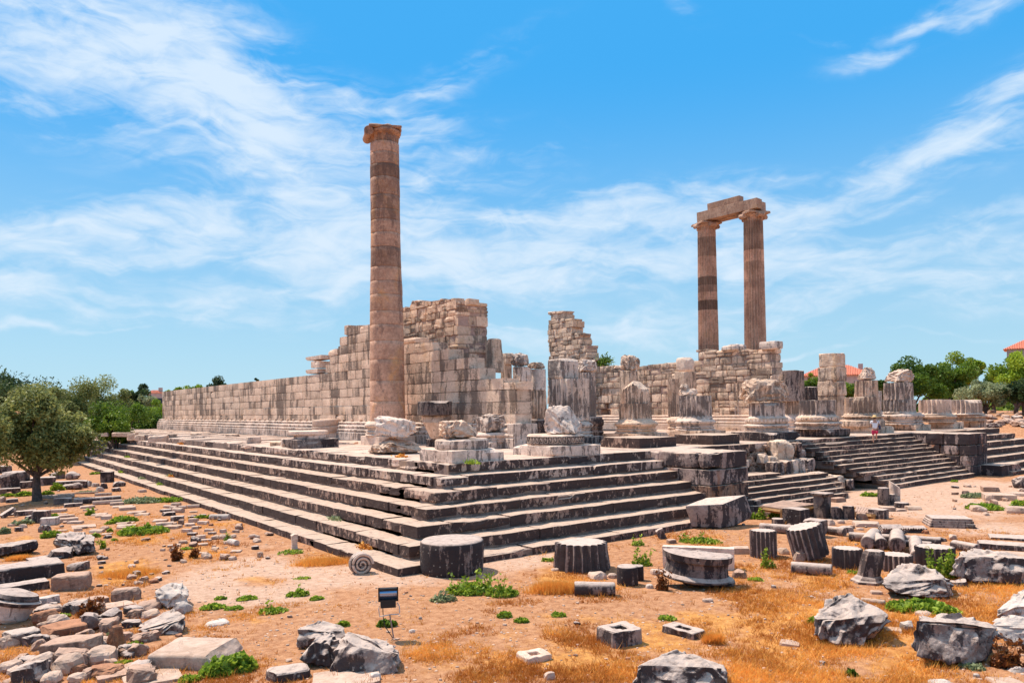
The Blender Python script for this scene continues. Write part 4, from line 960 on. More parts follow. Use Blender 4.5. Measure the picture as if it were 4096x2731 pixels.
# ------------------------------------------------------------------ fallen stones
KN = {'block': ('stone_block', 'stone block'), 'rock': ('boulder', 'rock'), 'slab': ('stone_slab', 'stone slab'), 'drum': ('column_drum', 'column drum'),
      'fluted': ('fluted_drum', 'column drum'), 'shaft': ('fallen_shaft', 'column shaft'), 'pebble': ('loose_stone', 'rock')}
SHADOWS = []
def terr(x, y): return float(terrain(np.array([x]), np.array([y]))[0])
HULL = {  # broken boulders whose faces were measured one by one: (front face corners, upper edge corners, depth in metres, hollow)
 ('B2', 694, 1096): ([(740, 1528), (700, 1490), (716, 1262), (860, 1225), (1270, 1292), (1322, 1300), (1336, 1470), (1250, 1512), (1000, 1528)], [(790, 1150), (858, 1096), (960, 1132), (1200, 1185), (1276, 1235), (1318, 1285)], .95, .0),
 ('B2', 398, 1102): ([(400, 1348), (520, 1405), (690, 1443), (752, 1390), (735, 1300), (655, 1195), (515, 1195)], [(600, 1106), (685, 1102), (780, 1165), (745, 1250)], .7, 0),
 ('B2', 384, 992): ([(384, 1240), (420, 1262), (600, 1232), (384, 1072), (540, 1122), (812, 1092), (808, 1170), (790, 1236)], [(440, 1050), (560, 994), (622, 996), (805, 1052)], .8, 0),
 ('B4', 410, 758): ([(415, 1130), (480, 1182), (640, 1215), (860, 1230), (1118, 1000), (410, 972), (545, 1004), (780, 968), (1090, 932)], [(470, 900), (545, 822), (640, 775), (750, 758), (800, 782), (900, 840), (1062, 902)], 1.15, 0),
 ('B4', 1334, 946): ([(1335, 1225), (1380, 1312), (1660, 1390), (1900, 1426), (2060, 1352), (2165, 1160), (1350, 988), (1420, 1012), (1940, 1082), (2110, 1060)], [(1380, 962), (1600, 946), (1800, 962), (2070, 1030)], 1.1, 0),
 ('B3', 1108, 1248): ([(1112, 1568), (1150, 1440), (1165, 1402), (1800, 1420), (1975, 1432), (2010, 1568), (1180, 1655), (1500, 1680), (1960, 1650)], [(1210, 1372), (1380, 1300), (1500, 1252), (1590, 1248), (1700, 1292), (1850, 1350), (1965, 1398)], 1.0, 0),
 ('B4', 1044, 462): ([(1044, 642), (1060, 684), (1210, 748), (1470, 786), (1684, 786), (1672, 700), (1622, 612), (1500, 720)], [(1100, 572), (1180, 497), (1300, 462), (1440, 492), (1560, 562), (1645, 625)], 1.2, 0),
 ('B4', 1690, 342): ([(1690, 560), (1750, 604), (1850, 640), (2330, 664), (2400, 660), (2400, 430), (2180, 405), (1800, 402), (1722, 432)], [(1762, 362), (1900, 344), (2110, 352), (2190, 380), (2400, 410)], 1.3, 0),
 ('B4', 2060, 706): ([(2097, 975), (2500, 985), (2112, 892), (2300, 870), (2500, 850)], [(2180, 832), (2262, 752), (2351, 712), (2450, 702), (2500, 722)], 1.0, 0),
 ('B4', 2060, 940): ([(2062, 1032), (2122, 1092), (2180, 1182), (2300, 1230), (2500, 1232), (2500, 1060)], [(2066, 1002), (2180, 944), (2300, 950), (2500, 982)], .9, 0),
 ('B1', 500, 170): ([(505, 292), (640, 322), (720, 390), (860, 364), (880, 345), (510, 242), (640, 252), (780, 262), (872, 262)], [(530, 202), (640, 174), (780, 178), (850, 202)], 1.2, 0),
 ('B1', 1420, 642): ([(1428, 768), (1500, 850), (1552, 892), (1730, 822), (1728, 762), (1424, 742), (1640, 742)], [(1450, 702), (1522, 652), (1650, 645), (1712, 682), (1731, 712)], .75, 0),
 ('B1', 1248, 898): ([(1247, 1092), (1460, 1128), (1660, 1116), (1700, 1062), (1705, 962), (1600, 1022), (1470, 1060)], [(1320, 1002), (1440, 962), (1560, 899), (1642, 906), (1700, 950)], .8, 0),
}
def stone_at(reg, x0, y0, x1, y1, kind, mat, label, rot=20, dr=.8, z0=None, name=None, cat=None, seed=None, e=None, cuts=None, amp=None, sink=.04, group=None, n=None, tilt=0, roll=0, cutd=None, taper=0, hfix=None, dent=0, tone=.5, skew=0, flutes=18, cd=None):
    """a stone whose outline in the survey photo is x0..x1, y0..y1; stands on the ground at y1"""
    s = REG[reg][2]; seed = int(x0*3+y0*7+x1) % 9973 if seed is None else seed
    if (reg, x0, y0) in HULL and z0 is None:
        Fp, Tp, dep, _h = HULL[(reg, x0, y0)]; yb = max(q[1] for q in Fp); xb = [q[0] for q in Fp if q[1] == yb][0]; G = gp(*px(reg, xb, yb), 0); D0 = depth(G)+.03; pts = []
        cx = (x0+x1)/2
        for (x, y) in Fp:
            t = (yb-y)/(yb-y0+1.0); P = CAM+ray(*px(reg, x, y))*(D0+dep*.22*t+dep*.35*(abs(x-cx)/(x1-x0))**2); pts.append(P)
        for (x, y) in Tp: pts.append(CAM+ray(*px(reg, x, y))*(D0+dep*.62)); pts.append(CAM+ray(*px(reg, cx+(x-cx)*.9, y+8))*(D0+dep*.95))
        for (x, y) in Fp:
            if y > (yb+y0)/2: P = CAM+ray(*px(reg, cx+(x-cx)*.85, y))*(D0+dep*.9); P[2] = -.05; pts.append(P)
        pts = np.array(pts); pts[:, 2] = np.maximum(pts[:, 2], -.06); loc = np.array([pts[:, 0].mean(), pts[:, 1].mean(), 0.0])
        V, F = hull_mesh(pts-loc, 5, .040*min(1.2, dep), int(x0)); o = Mesh().add(V, F, tone).build(name or KN[kind][0], M[mat], loc=(0, 0, 0)); o.location = loc; return tag(o, label, cat or KN[kind][1], group)
    zg = 0.0 if z0 is None else z0
    G = gp(*px(reg, (x0+x1)/2, y1), zg)
    if z0 is None: zg = terr(G[0], G[1]); G = gp(*px(reg, (x0+x1)/2, y1), zg)
    D = depth(G); th = R_(rot); vd = viewdir(G)
    # silhouette: w*|cos|+d*|sin| for boxes, where d = dr*w
    c_, s_ = abs(math.cos(th)), abs(math.sin(th))
    for it in range(3):
        W = (x1-x0)*s*D/FPX
        if kind in ('drum', 'fluted'): w = W; d = W; dep = W
        elif kind == 'shaft': w = W/max(.35, c_); d = None; dep = None
        else: w = W/(c_+dr*s_); d = dr*w; dep = w*s_+d*c_
        if kind == 'shaft':
            yt = px(reg, 0, y0)[1]; Pt = CAM+ray(px(reg, (x0+x1)/2, 0)[0], yt)*D; h = max(.1, (Pt[2]-zg)); h = h*.92
            dep = h+w*s_*.4
        Dc = depth(G)+(dep*.5); D = Dc
    k = .80 if kind in ('block', 'slab', 'drum', 'fluted') else .45
    Pt = CAM+ray(*px(reg, (x0+x1)/2, y0))*(depth(G)+dep*k); h = max(.07, Pt[2]-zg) if hfix is None else hfix
    ctr = np.array([G[0]+vd[0]*dep*.5, G[1]+vd[1]*dep*.5]); a0 = math.atan2(vd[1], vd[0])-math.pi/2+th
    nn = n or int(max(6, min(40, W/D*FPX/4/2.2)))
    if kind in ('block', 'slab', 'rock', 'pebble'):
        E_ = e or {'block': 8, 'slab': 9, 'rock': 3.4, 'pebble': 3.0}[kind]; C_ = (cuts+6 if (kind == 'rock' or (e and e < 5.5)) else cuts) if cuts is not None else {'block': 3, 'slab': 3, 'rock': 16, 'pebble': 7}[kind]
        A_ = amp if amp is not None else {'block': .020, 'slab': .018, 'rock': .034, 'pebble': .04}[kind]
        V, F = block((w, d, h+sink), n=nn if h > w*.3 else (nn, max(4, int(nn*dr)), max(4, nn//3)), e=E_, amp=A_*min(w, 1.5)*(.5+.5*min(1, h/w*2)), cuts=C_, cutd=cutd or (.66 if kind == 'rock' else (.74 if (e and e < 5.5) else .84)), seed=seed, fr=2.6, taper=taper, skew=skew)
        V = V*(np.array([w, d, h+sink])/(V.max(0)-V.min(0))); V -= (V.max(0)+V.min(0))/2
        if dent:
            q = np.exp(-((V[:, 0]/(w*.30))**2+((V[:, 1]+d*.05)/(d*.26))**2)); up = V[:, 2] > 0; V[up, 2] -= (dent*h*q)[up]
        mid = h/2-sink
    elif kind == 'drum':
        V, F = lathe([(w/2*.93, 0), (w/2*.985, .05*h), (w/2, .2*h), (w/2, .8*h), (w/2*.985, .95*h), (w/2*.93, h)], seg=56, amp=.02, seed=seed)
        if cuts: V = chop(V, cuts, seed, cutd or .9)
        V[:, 2] -= h/2; mid = h/2-.02
    elif kind == 'fluted':
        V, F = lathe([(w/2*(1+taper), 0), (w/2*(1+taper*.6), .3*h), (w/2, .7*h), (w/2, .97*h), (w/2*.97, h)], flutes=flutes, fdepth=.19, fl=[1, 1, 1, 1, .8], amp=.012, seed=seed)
        if cuts: V = chop(V, cuts, seed, cutd or .86)
        V[:, 2] -= h/2; mid = h/2-.02
    else:
        r = h/2; L = w; V, F = lathe([(r*.93, 0), (r, .03), (r*1.0, L*.2), (r*.98, L*.5), (r*.97, L*.8), (r*.96, L-.03), (r*.9, L)], seg=28, amp=.015, seed=seed)
        V[:, 2] -= L/2; V = rotax(V, 'Y', math.pi/2); mid = r-.02
    if tilt: V = rotax(V, 'Y', R_(tilt)); 
    if roll: V = rotax(V, 'X', R_(roll))
    if tilt or roll: mid = -V[:, 2].min()-.03
    V = rotz(V, a0); nm, ct = KN[kind]
    if kind == 'fluted': mat = 'fluting'; tone = .5 if y1 < 470 or y1 > 540 else .15
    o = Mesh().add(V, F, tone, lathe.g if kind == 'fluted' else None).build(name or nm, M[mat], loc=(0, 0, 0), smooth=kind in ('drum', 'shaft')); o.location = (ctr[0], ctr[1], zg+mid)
    tag(o, label, cat or ct, group); SHADOWS.append((ctr[0], ctr[1], max(w, d or h)/2)); return o
g, dk, wh, br, ru, fl = 'grey', 'dark', 'white', 'brown', 'rust', 'flat'
T = [
 # --- lower left pile
 ('B1', -60, 255, 342, 412, 'rock', dk, 'dark rounded boulder cut by the left edge, above the long dark slab', dict(rot=10, e=3.6)),
 ('B1', 500, 170, 882, 390, 'rock', dk, 'big dark boulder with whitish lichened top, largest in the left middle ground', dict(rot=15, e=4.5, cuts=7)),
 ('B1', 400, 312, 685, 432, 'rock', dk, 'smooth dark grey boulder leaning against the big white topped boulder', dict(rot=-15, e=5)),
 ('B1', 258, 385, 572, 455, 'slab', dk, 'flat dark slab in front of the smooth dark grey boulder', dict(rot=12)),
 ('B1', -120, 428, 555, 640, 'block', dk, 'long dark slab with a whitish rim, reaching in from the left edge', dict(rot=10, dr=.5, e=6)),
 ('B1', -60, 608, 422, 755, 'block', dk, 'low grey slab just below the long whitish rimmed slab', dict(rot=12, dr=.5)),
 ('B1', 484, 530, 836, 726, 'block', br, 'rounded brown block standing apart at the bend of the path', dict(rot=-14, dr=.7, e=6)),
 ('B1', 600, 445, 850, 545, 'rock', dk, 'peaked dark rock behind the rounded brown block', dict(rot=20)),
 ('B1', 310, 757, 548, 852, 'rock', wh, 'low pale rock with a hollow near the left edge pile', dict(rot=20)),
 ('B1', 710, 757, 986, 850, 'block', br, 'flat dark brown block at the upper edge of the left pile', dict(rot=10, dr=.6)),
 ('B1', 1030, 678, 1308, 818, 'rock', br, 'wedge shaped brown rock rising to the right, between the path and the pile', dict(rot=-10, e=6, cuts=5)),
 ('B1', 1420, 642, 1732, 892, 'rock', wh, 'big round white topped boulder beside the path', dict(rot=20, e=3.6, cuts=5)),
 ('B1', 1570, 806, 1780, 942, 'rock', wh, 'smaller white rock tucked under the big round white boulder', dict(rot=10)),
 ('B1', 945, 800, 1255, 892, 'slab', fl, 'pale flat slab in the middle of the left pile', dict(rot=15)),
 ('B1', 1220, 798, 1532, 918, 'rock', br, 'reddish brown rock left below the big round white boulder', dict(rot=20)),
 ('B1', 1296, 882, 1472, 988, 'rock', fl, 'pale grey rounded stone behind the large grey pointed rock', dict(rot=0)),
 ('B1', 1248, 898, 1706, 1128, 'rock', g, 'large grey pointed rock with white spots at the right of the left pile', dict(rot=-25, e=3.2, cuts=10)),
 ('B1', 560, 800, 842, 948, 'rock', g, 'grey sloping rock behind the rust coloured hollow block', dict(rot=30)),
 ('B1', 302, 838, 560, 932, 'rock', g, 'flat topped grey rock at the upper left of the pile', dict(rot=10)),
 ('B1', 294, 886, 542, 1048, 'rock', ru, 'stone with white top and rusty side next to the hollow block', dict(rot=10, e=4)),
 ('B1', 905, 868, 1152, 1034, 'rock', dk, 'dark upright boulder with a row of small holes', dict(rot=30, e=4)),
 ('B1', 714, 916, 922, 1104, 'rock', dk, 'dark angular block wedged left of the boulder with holes', dict(rot=-30, e=6)),
 ('B1', 360, 965, 797, 1158, 'block', ru, 'orange rust coloured block with a hollow in its top', dict(rot=8, dent=.28, e=5)),
 ('B1', 34, 1036, 360, 1228, 'block', g, 'grey squared block at the left edge, left of the rust coloured block', dict(rot=12, e=6)),
 ('B1', 272, 1152, 432, 1268, 'rock', br, 'small brown stone between the grey squared block and the large brown block', dict(rot=10)),
 ('B1', 404, 1102, 932, 1392, 'block', br, 'large brown block with lichened top, biggest in the lower left corner', dict(rot=-8, dr=.55, e=8, amp=.02)),
 ('B1', 978, 1016, 1170, 1270, 'rock', ru, 'upright lumpy rust coloured rock', dict(rot=10, e=3, dr=.6, taper=.45)),
 ('B1', 1198, 1082, 1468, 1212, 'rock', br, 'pitted dark brown stone below the large grey pointed rock', dict(rot=20, amp=.1)),
 ('B1', 1124, 972, 1296, 1062, 'rock', g, 'pale grey stone left of the large grey pointed rock', dict(rot=0)),
 ('B1', 1388, 1082, 2236, 1486, 'slab', 'flat', 'very large flat pinkish slab lying in the left foreground, rounded at its left end', dict(rot=-28, dr=.85, e=7, cuts=2, hfix=.26, amp=.012)),
 ('B1', 1854, 965, 2112, 1052, 'slab', wh, 'white flat stone alone on the bare ground above the very large slab', dict(rot=15, cuts=6, e=5)),
 ('B1', 114, 1388, 226, 1468, 'pebble', br, 'small squarish brown stone in the lower left corner', dict()),
 ('B1', 294, 1360, 420, 1452, 'pebble', br, 'small brown stone touching the lower left of the large brown block', dict()),
 ('B1', 845, 1382, 1292, 1556, 'block', br, 'porous brownish block at the bottom edge, left of the very large slab', dict(rot=12, dr=.9, amp=.05)),
 ('B1', 1140, 1512, 1655, 1600, 'slab', fl, 'pale slab cut off by the bottom edge, under the very large slab', dict(rot=5)),
 ('B1', 20, 1495, 232, 1580, 'rock', br, 'rounded pale brown stone in the bottom left corner', dict()),
 # --- centre foreground
 ('B2', 384, 992, 812, 1262, 'block', g, 'light topped grey block, rear of the three big rocks by the floodlight', dict(rot=-24, e=7, amp=.02)),
 ('B2', 398, 1102, 782, 1445, 'rock', g, 'angular dark faced rock, front left of the three big rocks by the floodlight', dict(rot=22, e=4.5, cuts=6)),
 ('B2', 694, 1096, 1336, 1528, 'block', g, 'huge grey rock with a trough like hollow in its top, beside the floodlight', dict(rot=-12, e=6, dent=.30, cuts=4, amp=.05, dr=.8)),
 ('B2', 90, 1376, 502, 1566, 'block', g, 'layered blue grey stone at the bottom edge, right of the big green weed', dict(rot=8, e=5, dr=.7)),
 ('B2', 1030, 1456, 1156, 1548, 'pebble', wh, 'small pale stone below the huge trough rock', dict()),
 ('B2', 528, 1500, 1132, 1610, 'slab', fl, 'pale slab cut by the bottom edge beneath the huge trough rock', dict(rot=0)),
 ('B2', 1395, 1064, 1466, 1108, 'pebble', wh, 'white pebble on bare ground right of the floodlight pole', dict()),
 ('B2', 1490, 955, 1530, 985, 'pebble', wh, 'tiny white pebble farther right of the floodlight', dict()),
 ('B2', 5, 354, 74, 414, 'pebble', br, 'round brown stone, front one of the little heap left of the small post', dict()),
 ('B2', -42, 300, 24, 345, 'drum', dk, 'small dark capped stone standing on the little heap', dict(name='stone_stub', cat='stone')),
 ('B2', 1506, 210, 2092, 606, 'drum', dk, 'huge smooth dark column drum standing at the corner of the steps', dict()),
 # --- right of centre
 ('B3', 396, 236, 880, 562, 'fluted', g, 'large fluted drum with broken shoulders, upright in front of the steps', dict(taper=.10, cuts=3, flutes=20)),
 ('B3', 968, 474, 1152, 680, 'drum', dk, 'front one of two joined small upright drums', dict()),
 ('B3', 1090, 470, 1212, 628, 'drum', dk, 'rear one of two joined small upright drums', dict()),
 ('B3', 575, 632, 944, 772, 'shaft', g, 'thick grey shaft piece lying across, in front of the large broken shouldered drum', dict(rot=2)),
 ('B3', 690, 535, 892, 628, 'rock', fl, 'curved pale shard propped between the large drum and the lying grey shaft', dict(rot=20)),
 ('B3', 866, 550, 975, 606, 'pebble', fl, 'small pinkish stone left of the two joined small drums', dict()),
 ('B3', 350, 505, 445, 545, 'pebble', fl, 'small stone at the left foot of the large broken shouldered drum', dict()),
 ('B3', 2008, 516, 2162, 620, 'rock', br, 'brown stone right of the half round drum', dict()),
 ('B3', 1220, 650, 1310, 702, 'pebble', wh, 'small white stone left of the half round drum', dict()),
 ('B3', 1262, 512, 1385, 580, 'pebble', fl, 'pale stone behind the left shoulder of the half round drum', dict()),
 ('B3', 1740, 780, 1856, 832, 'pebble', fl, 'small brown stone in the shadow in front of the half round drum', dict()),
 ('B3', 1416, 235, 1512, 292, 'block', br, 'small brown cube at the foot of the short leaning post', dict()),
 ('B3', 2000, 300, 2196, 388, 'slab', fl, 'flat pinkish slab between the thin upright slab and the upright fluted drum', dict(rot=12)),
 ('B3', 280, 1448, 406, 1545, 'rock', fl, 'pale stone in the dry grass at the bottom, below the square holed slab', dict()),
 ('B3', 1108, 1248, 2012, 1660, 'rock', g, 'massive boulder with a bright crest cut by the bottom edge', dict(rot=0, e=4, cuts=7, dr=.7, amp=.035)),
 # --- right foreground
 ('B3', 2192, 145, 2428, 432, 'fluted', g, 'upright narrow fluted drum standing left of the tilted fluted drum', dict(flutes=18)),
 ('B4', 200, 128, 525, 462, 'fluted', g, 'fluted drum tilted to the left with a light round top', dict(tilt=-14, flutes=18)),
 ('B4', 218, 346, 366, 458, 'rock', fl, 'small ribbed pale stone at the foot of the tilted fluted drum', dict()),
 ('B4', 226, 456, 574, 584, 'shaft', g, 'grey half shaft lying across in front of the tilted fluted drum', dict(rot=-4)),
 ('B4', 600, 302, 864, 532, 'fluted', dk, 'black fluted drum with a flat pale top, left one of three in a row', dict(flutes=18)),
 ('B4', 1044, 358, 1316, 556, 'fluted', dk, 'black fluted drum with a flat pale top, middle one of three in a row', dict(flutes=18)),
 ('B4', 1364, 282, 1700, 514, 'fluted', dk, 'black fluted drum with flat pale top, right and largest of three in a row', dict(flutes=20)),
 ('B4', 780, 195, 1532, 292, 'shaft', g, 'long smooth shaft lying crosswise behind the three black fluted drums', dict(rot=-1)),
 ('B4', 1230, 252, 1486, 322, 'shaft', g, 'thin short shaft lying parallel in front of the long smooth shaft', dict(rot=-3)),
 ('B4', 1655, 195, 1752, 258, 'rock', fl, 'pinkish pointed stone right of the long smooth shaft', dict()),
 ('B4', 1525, 215, 1646, 278, 'rock', g, 'grey lumpy stone touching the right end of the long smooth shaft', dict()),
 ('B4', 1716, 262, 1908, 374, 'shaft', g, 'short shaft lying toward the viewer, above the big flat topped boulder', dict(rot=-40)),
 ('B4', 2044, 192, 2380, 262, 'slab', g, 'upper slab of the stack at the right edge', dict(rot=5)),
 ('B4', 1954, 252, 2380, 358, 'block', g, 'thick dark edged block under the upper slab at the right edge', dict(rot=5, dr=.5)),
 ('B4', 1690, 342, 2400, 664, 'block', g, 'big flat topped boulder with rusty underside at the right edge', dict(rot=-6, e=4.5, cuts=6, dr=.6, amp=.035)),
 ('B4', 2150, 352, 2420, 450, 'slab', fl, 'pale slab at the right edge behind the big flat topped boulder', dict(rot=0)),
 ('B4', 1660, 604, 1856, 698, 'rock', g, 'small grey rock at the left foot of the big flat topped boulder', dict()),
 ('B4', 1044, 462, 1684, 790, 'block', g, 'hump backed grey block with a dark slot in its right face', dict(rot=-24, e=4, cuts=5, dr=.55, taper=.1)),
 ('B4', 866, 784, 1062, 842, 'shaft', fl, 'short pale half buried cylinder behind the big split rock', dict(rot=-8)),
 ('B4', 410, 758, 1120, 1232, 'block', g, 'big split rock rising to a crest at its left, shadow under its right end', dict(rot=-20, e=4.2, cuts=8, dr=.7, amp=.035, roll=0)),
 ('B4', 1344, 892, 1512, 968, 'rock', fl, 'small domed pinkish stone in front of the large green bush', dict()),
 ('B4', 1334, 946, 2182, 1426, 'block', g, 'largest pale grey rock with broad vertical bands, lower right', dict(rot=14, e=4.6, cuts=5, dr=.6, amp=.035)),
 ('B4', 2060, 706, 2500, 980, 'rock', wh, 'white dome shaped rock at the right edge', dict(rot=0, e=3.2)),
 ('B4', 2060, 940, 2500, 1215, 'rock', wh, 'white fractured rock under the dome shaped rock at the right edge', dict(rot=10, e=3.6)),
 ('B4', 1050, 1036, 1226, 1112, 'slab', fl, 'thin flat stone between the big split rock and the largest banded rock', dict(rot=10)),
 ('B4', 1206, 985, 1362, 1102, 'rock', wh, 'pale stone leaning on the upper left of the largest banded rock', dict()),
 ('B4', 104, 1192, 302, 1242, 'slab', fl, 'small flat stone in dry grass left of the big split rock', dict(rot=-10)),
 ('B4', 1416, 1522, 1745, 1620, 'rock', wh, 'pale stone cut by the bottom edge below the largest banded rock', dict()),
 ('B4', 2010, 1524, 2360, 1620, 'rock', fl, 'pale stone in the bottom right corner', dict()),
 ('B4', 2180, 1392, 2400, 1480, 'rock', wh, 'white stone near the right edge below the red tinged shrub', dict()),
 ('B4', 1880, 1482, 1952, 1520, 'pebble', wh, 'tiny white stone below the largest banded rock', dict()),
 ('B4', 78, 318, 200, 390, 'rock', fl, 'brown flat stone between the narrow upright drum and the tilted drum', dict()),
 ('B4', 930, 720, 1050, 755, 'slab', fl, 'thin pale chip of stone left of the hump backed block', dict()),
 # --- group of blocks in front of the stair
 ('C4', 740, 1246, 916, 1378, 'drum', g, 'small grey drum standing behind the left end of the speckled shaft', dict()),
 ('C4', 562, 1342, 1134, 1502, 'shaft', g, 'speckled grey shaft lying behind the upright fluted drums', dict(rot=-12)),
 ('C4', 904, 1070, 1335, 1385, 'block', dk, 'large squared dark block with a notched face before the wooden deck', dict(rot=-32, e=14, cuts=1)),
 ('C4', 1215, 1245, 1612, 1566, 'block', dk, 'octagonal looking dark pedestal with a light worn top', dict(rot=-30, e=9, cuts=2)),
 ('C4', 1268, 1036, 1446, 1240, 'block', dk, 'narrow blue grey block behind the capped pillar', dict(rot=-20, e=14)),
 ('C4', 1668, 1066, 1842, 1280, 'block', dk, 'brown black block right of the capped pillar', dict(rot=-20, e=12)),
 ('C4', 1844, 1046, 2032, 1286, 'block', dk, 'black squared block next to the brown black block', dict(rot=-25, e=12)),
 ('C4', 2040, 1156, 2258, 1288, 'rock', br, 'brown pointed rock right of the black squared block', dict(e=6)),
 ('A4', 924, 1440, 1106, 1556, 'block', g, 'purplish grey rounded block at the end of the row of dark blocks', dict(rot=-20)),
 ('C4', 1600, 1382, 1866, 1536, 'shaft', g, 'stubby shaft lying toward the viewer, below the black squared block', dict(rot=-28)),
 ('C4', 1572, 1266, 1738, 1378, 'rock', fl, 'pinkish stone behind the stubby shaft', dict()),
 ('C4', 1745, 1275, 1890, 1350, 'pebble', fl, 'small layered stone right of the pinkish stone', dict()),
 ('C4', 1760, 1365, 2022, 1492, 'rock', g, 'grey striped stone right of the stubby shaft', dict()),
 ('C4', 2000, 1290, 2440, 1405, 'slab', fl, 'broad thin pinkish slab right of the row of dark blocks', dict(rot=12)),
 ('C4', 345, 955, 570, 1150, 'block', dk, 'dark block between the tilted marble block and the wooden deck', dict(rot=-30, e=14)),
 ('C4', 1640, 918, 1892, 1018, 'block', br, 'low brown corner stone of the lowest stair behind the capped pillar', dict(rot=-36, e=16, dr=1.8)),
 ('C4', 2050, 1400, 2180, 1450, 'pebble', fl, 'small brown stone in front of the broad thin slab', dict()),
 ('A4', 1010, 1250, 1116, 1428, 'drum', dk, 'tall dark drum with a light edge, alone on the pale path', dict()),
 ('A4', 1110, 1315, 1168, 1420, 'drum', g, 'small stone between the tall dark drum and the broken pale shaft', dict(name='stone_stub', cat='stone')),
 ('A4', 1168, 1386, 1290, 1452, 'drum', dk, 'low dark drum in front of the broken pale shaft', dict()),
 ('A4', 1022, 1425, 1182, 1478, 'slab', fl, 'flat layered slab at the foot of the tall dark drum', dict()),
 ('A4', 1262, 1420, 1406, 1466, 'slab', fl, 'flat pink stone right of the low dark drum', dict()),
 ('A4', 1160, 1446, 1270, 1480, 'slab', fl, 'thin stone in front of the low dark drum', dict()),
 ('A4', 1958, 1240, 2120, 1304, 'block', br, 'squared brown block lying on the pale path at the right', dict(rot=14, e=14)),
 ('A4', 2240, 1148, 2400, 1272, 'rock', g, 'pointed grey rock at the right edge beyond the pale path', dict()),
 ('A4', 1978, 1300, 2262, 1388, 'slab', fl, 'long flat stone ledge right of the grey green shrub', dict(rot=10)),
 ('A4', 2170, 1290, 2400, 1340, 'slab', fl, 'flat stone at the right edge above the long ledge', dict(rot=5)),
 ('A4', 2195, 1420, 2400, 1500, 'slab', fl, 'broad crumbling slab at the right edge below the long ledge', dict(rot=5, cuts=6)),
 ('A4', 2040, 1428, 2145, 1468, 'pebble', fl, 'pale stone among the green weeds by the right edge', dict()),
 # --- left middle ground
 ('C1', 40, 508, 455, 790, 'block', dk, 'large dark blocks with flat light tops behind the olive trunk, at its left', dict(rot=-20, e=12, dr=1.2)),
 ('C1', 320, 672, 500, 795, 'block', dk, 'low dark block before the large flat topped one, left of the olive trunk', dict(rot=-10)),
 ('C1', -40, 430, 170, 560, 'block', dk, 'dark slab in shade at the left edge under the olive crown', dict(rot=0)),
 ('C1', -60, 575, 62, 730, 'rock', dk, 'dark rock at the left edge beside the orange grass', dict()),
 ('C1', -60, 775, 295, 885, 'slab', dk, 'wide slab at the left edge, left of the olive trunk', dict(rot=5, dr=.5)),
 ('C1', 500, 600, 850, 750, 'slab', g, 'light topped slab seen behind the olive trunk', dict(rot=0)),
 ('C1', 775, 515, 1040, 650, 'rock', dk, 'round shouldered dark rock right of the olive trunk', dict()),
 ('C1', 1020, 520, 1280, 655, 'rock', g, 'grey rock next to the round shouldered dark rock', dict()),
 ('C1', 1582, 520, 1786, 702, 'block', dk, 'black cube like pedestal standing against the lowest step', dict(rot=-25, e=16, cuts=0)),
 ('C1', 905, 655, 1342, 795, 'block', g, 'wide flat grey block behind the rounded boulder, right of the olive', dict(rot=0, dr=.4)),
 ('C1', 988, 697, 1292, 812, 'rock', g, 'rounded grey boulder in front of the wide flat grey block', dict(e=4, rot=5, dr=.5)),
 ('C1', 1342, 665, 1452, 770, 'rock', wh, 'pale stone right of the wide flat grey block', dict()),
 ('C1', 1560, 698, 1696, 800, 'rock', g, 'grey stone below the black cube like pedestal', dict()),
 ('C1', 1490, 755, 1645, 850, 'rock', wh, 'white stone in the heap before the lowest step, front left', dict()),
 ('C1', 1735, 670, 1975, 770, 'rock', g, 'largest stone of the heap right of the black pedestal', dict()),
 ('C1', 1745, 768, 1905, 850, 'rock', g, 'dark grey stone at the front of the heap before the lowest step', dict()),
 ('C1', 1415, 700, 1560, 775, 'rock', wh, 'pale low stone at the left of the heap before the lowest step', dict()),
 ('C1', 2160, 798, 2300, 862, 'slab', fl, 'flat leaning stone beside the lowest step, right of the heap', dict()),
 ('C1', 925, 850, 1500, 882, 'shaft', fl, 'longest thin shaft lying right of the olive, rearmost of the lying shafts', dict(rot=3)),
 ('C1', 660, 880, 1135, 962, 'shaft', fl, 'pale thick shaft lying directly right of the olive foot', dict(rot=3)),
 ('C1', 1500, 855, 1742, 915, 'shaft', fl, 'short pale shaft at the right end of the rear row of lying shafts', dict(rot=3)),
 ('C1', 1205, 915, 1856, 1022, 'shaft', g, 'long shaft, dark in tree shade at its left and pale at its right', dict(rot=6)),
 ('C1', 1480, 968, 1892, 1045, 'shaft', fl, 'thin pale shaft in front of the half shaded long shaft', dict(rot=5)),
 ('C1', 860, 925, 1118, 1040, 'block', dk, 'moulded dark block in the olive tree shade', dict(rot=0, dr=.5)),
 ('C1', 1015, 1010, 1282, 1088, 'block', dk, 'low dark stone in tree shade in front of the half shaded shaft', dict(rot=3, dr=.5)),
 ('C1', 105, 940, 270, 1020, 'block', dk, 'dark stone in shade left of the olive foot', dict(rot=0)),
 ('C1', -30, 910, 106, 1015, 'rock', fl, 'pale stone at the left edge level with the olive foot', dict()),
 ('C1', 5, 1062, 246, 1255, 'slab', g, 'grey slab leaning up to the right at the left edge', dict(rot=10, tilt=-32, hfix=.12)),
 ('C1', 242, 1120, 556, 1215, 'slab', g, 'flat moulded slab with light edge right of the leaning slab', dict(rot=5, dr=.6)),
 ('C1', 365, 1205, 540, 1300, 'rock', g, 'grey rounded stone under the flat moulded slab', dict()),
 ('C1', 508, 1115, 792, 1345, 'block', g, 'moulded corner block with a light ridged top', dict(rot=-30, e=12)),
 ('C1', 638, 1222, 928, 1382, 'block', wh, 'white topped squared block in front of the moulded corner block', dict(rot=-20)),
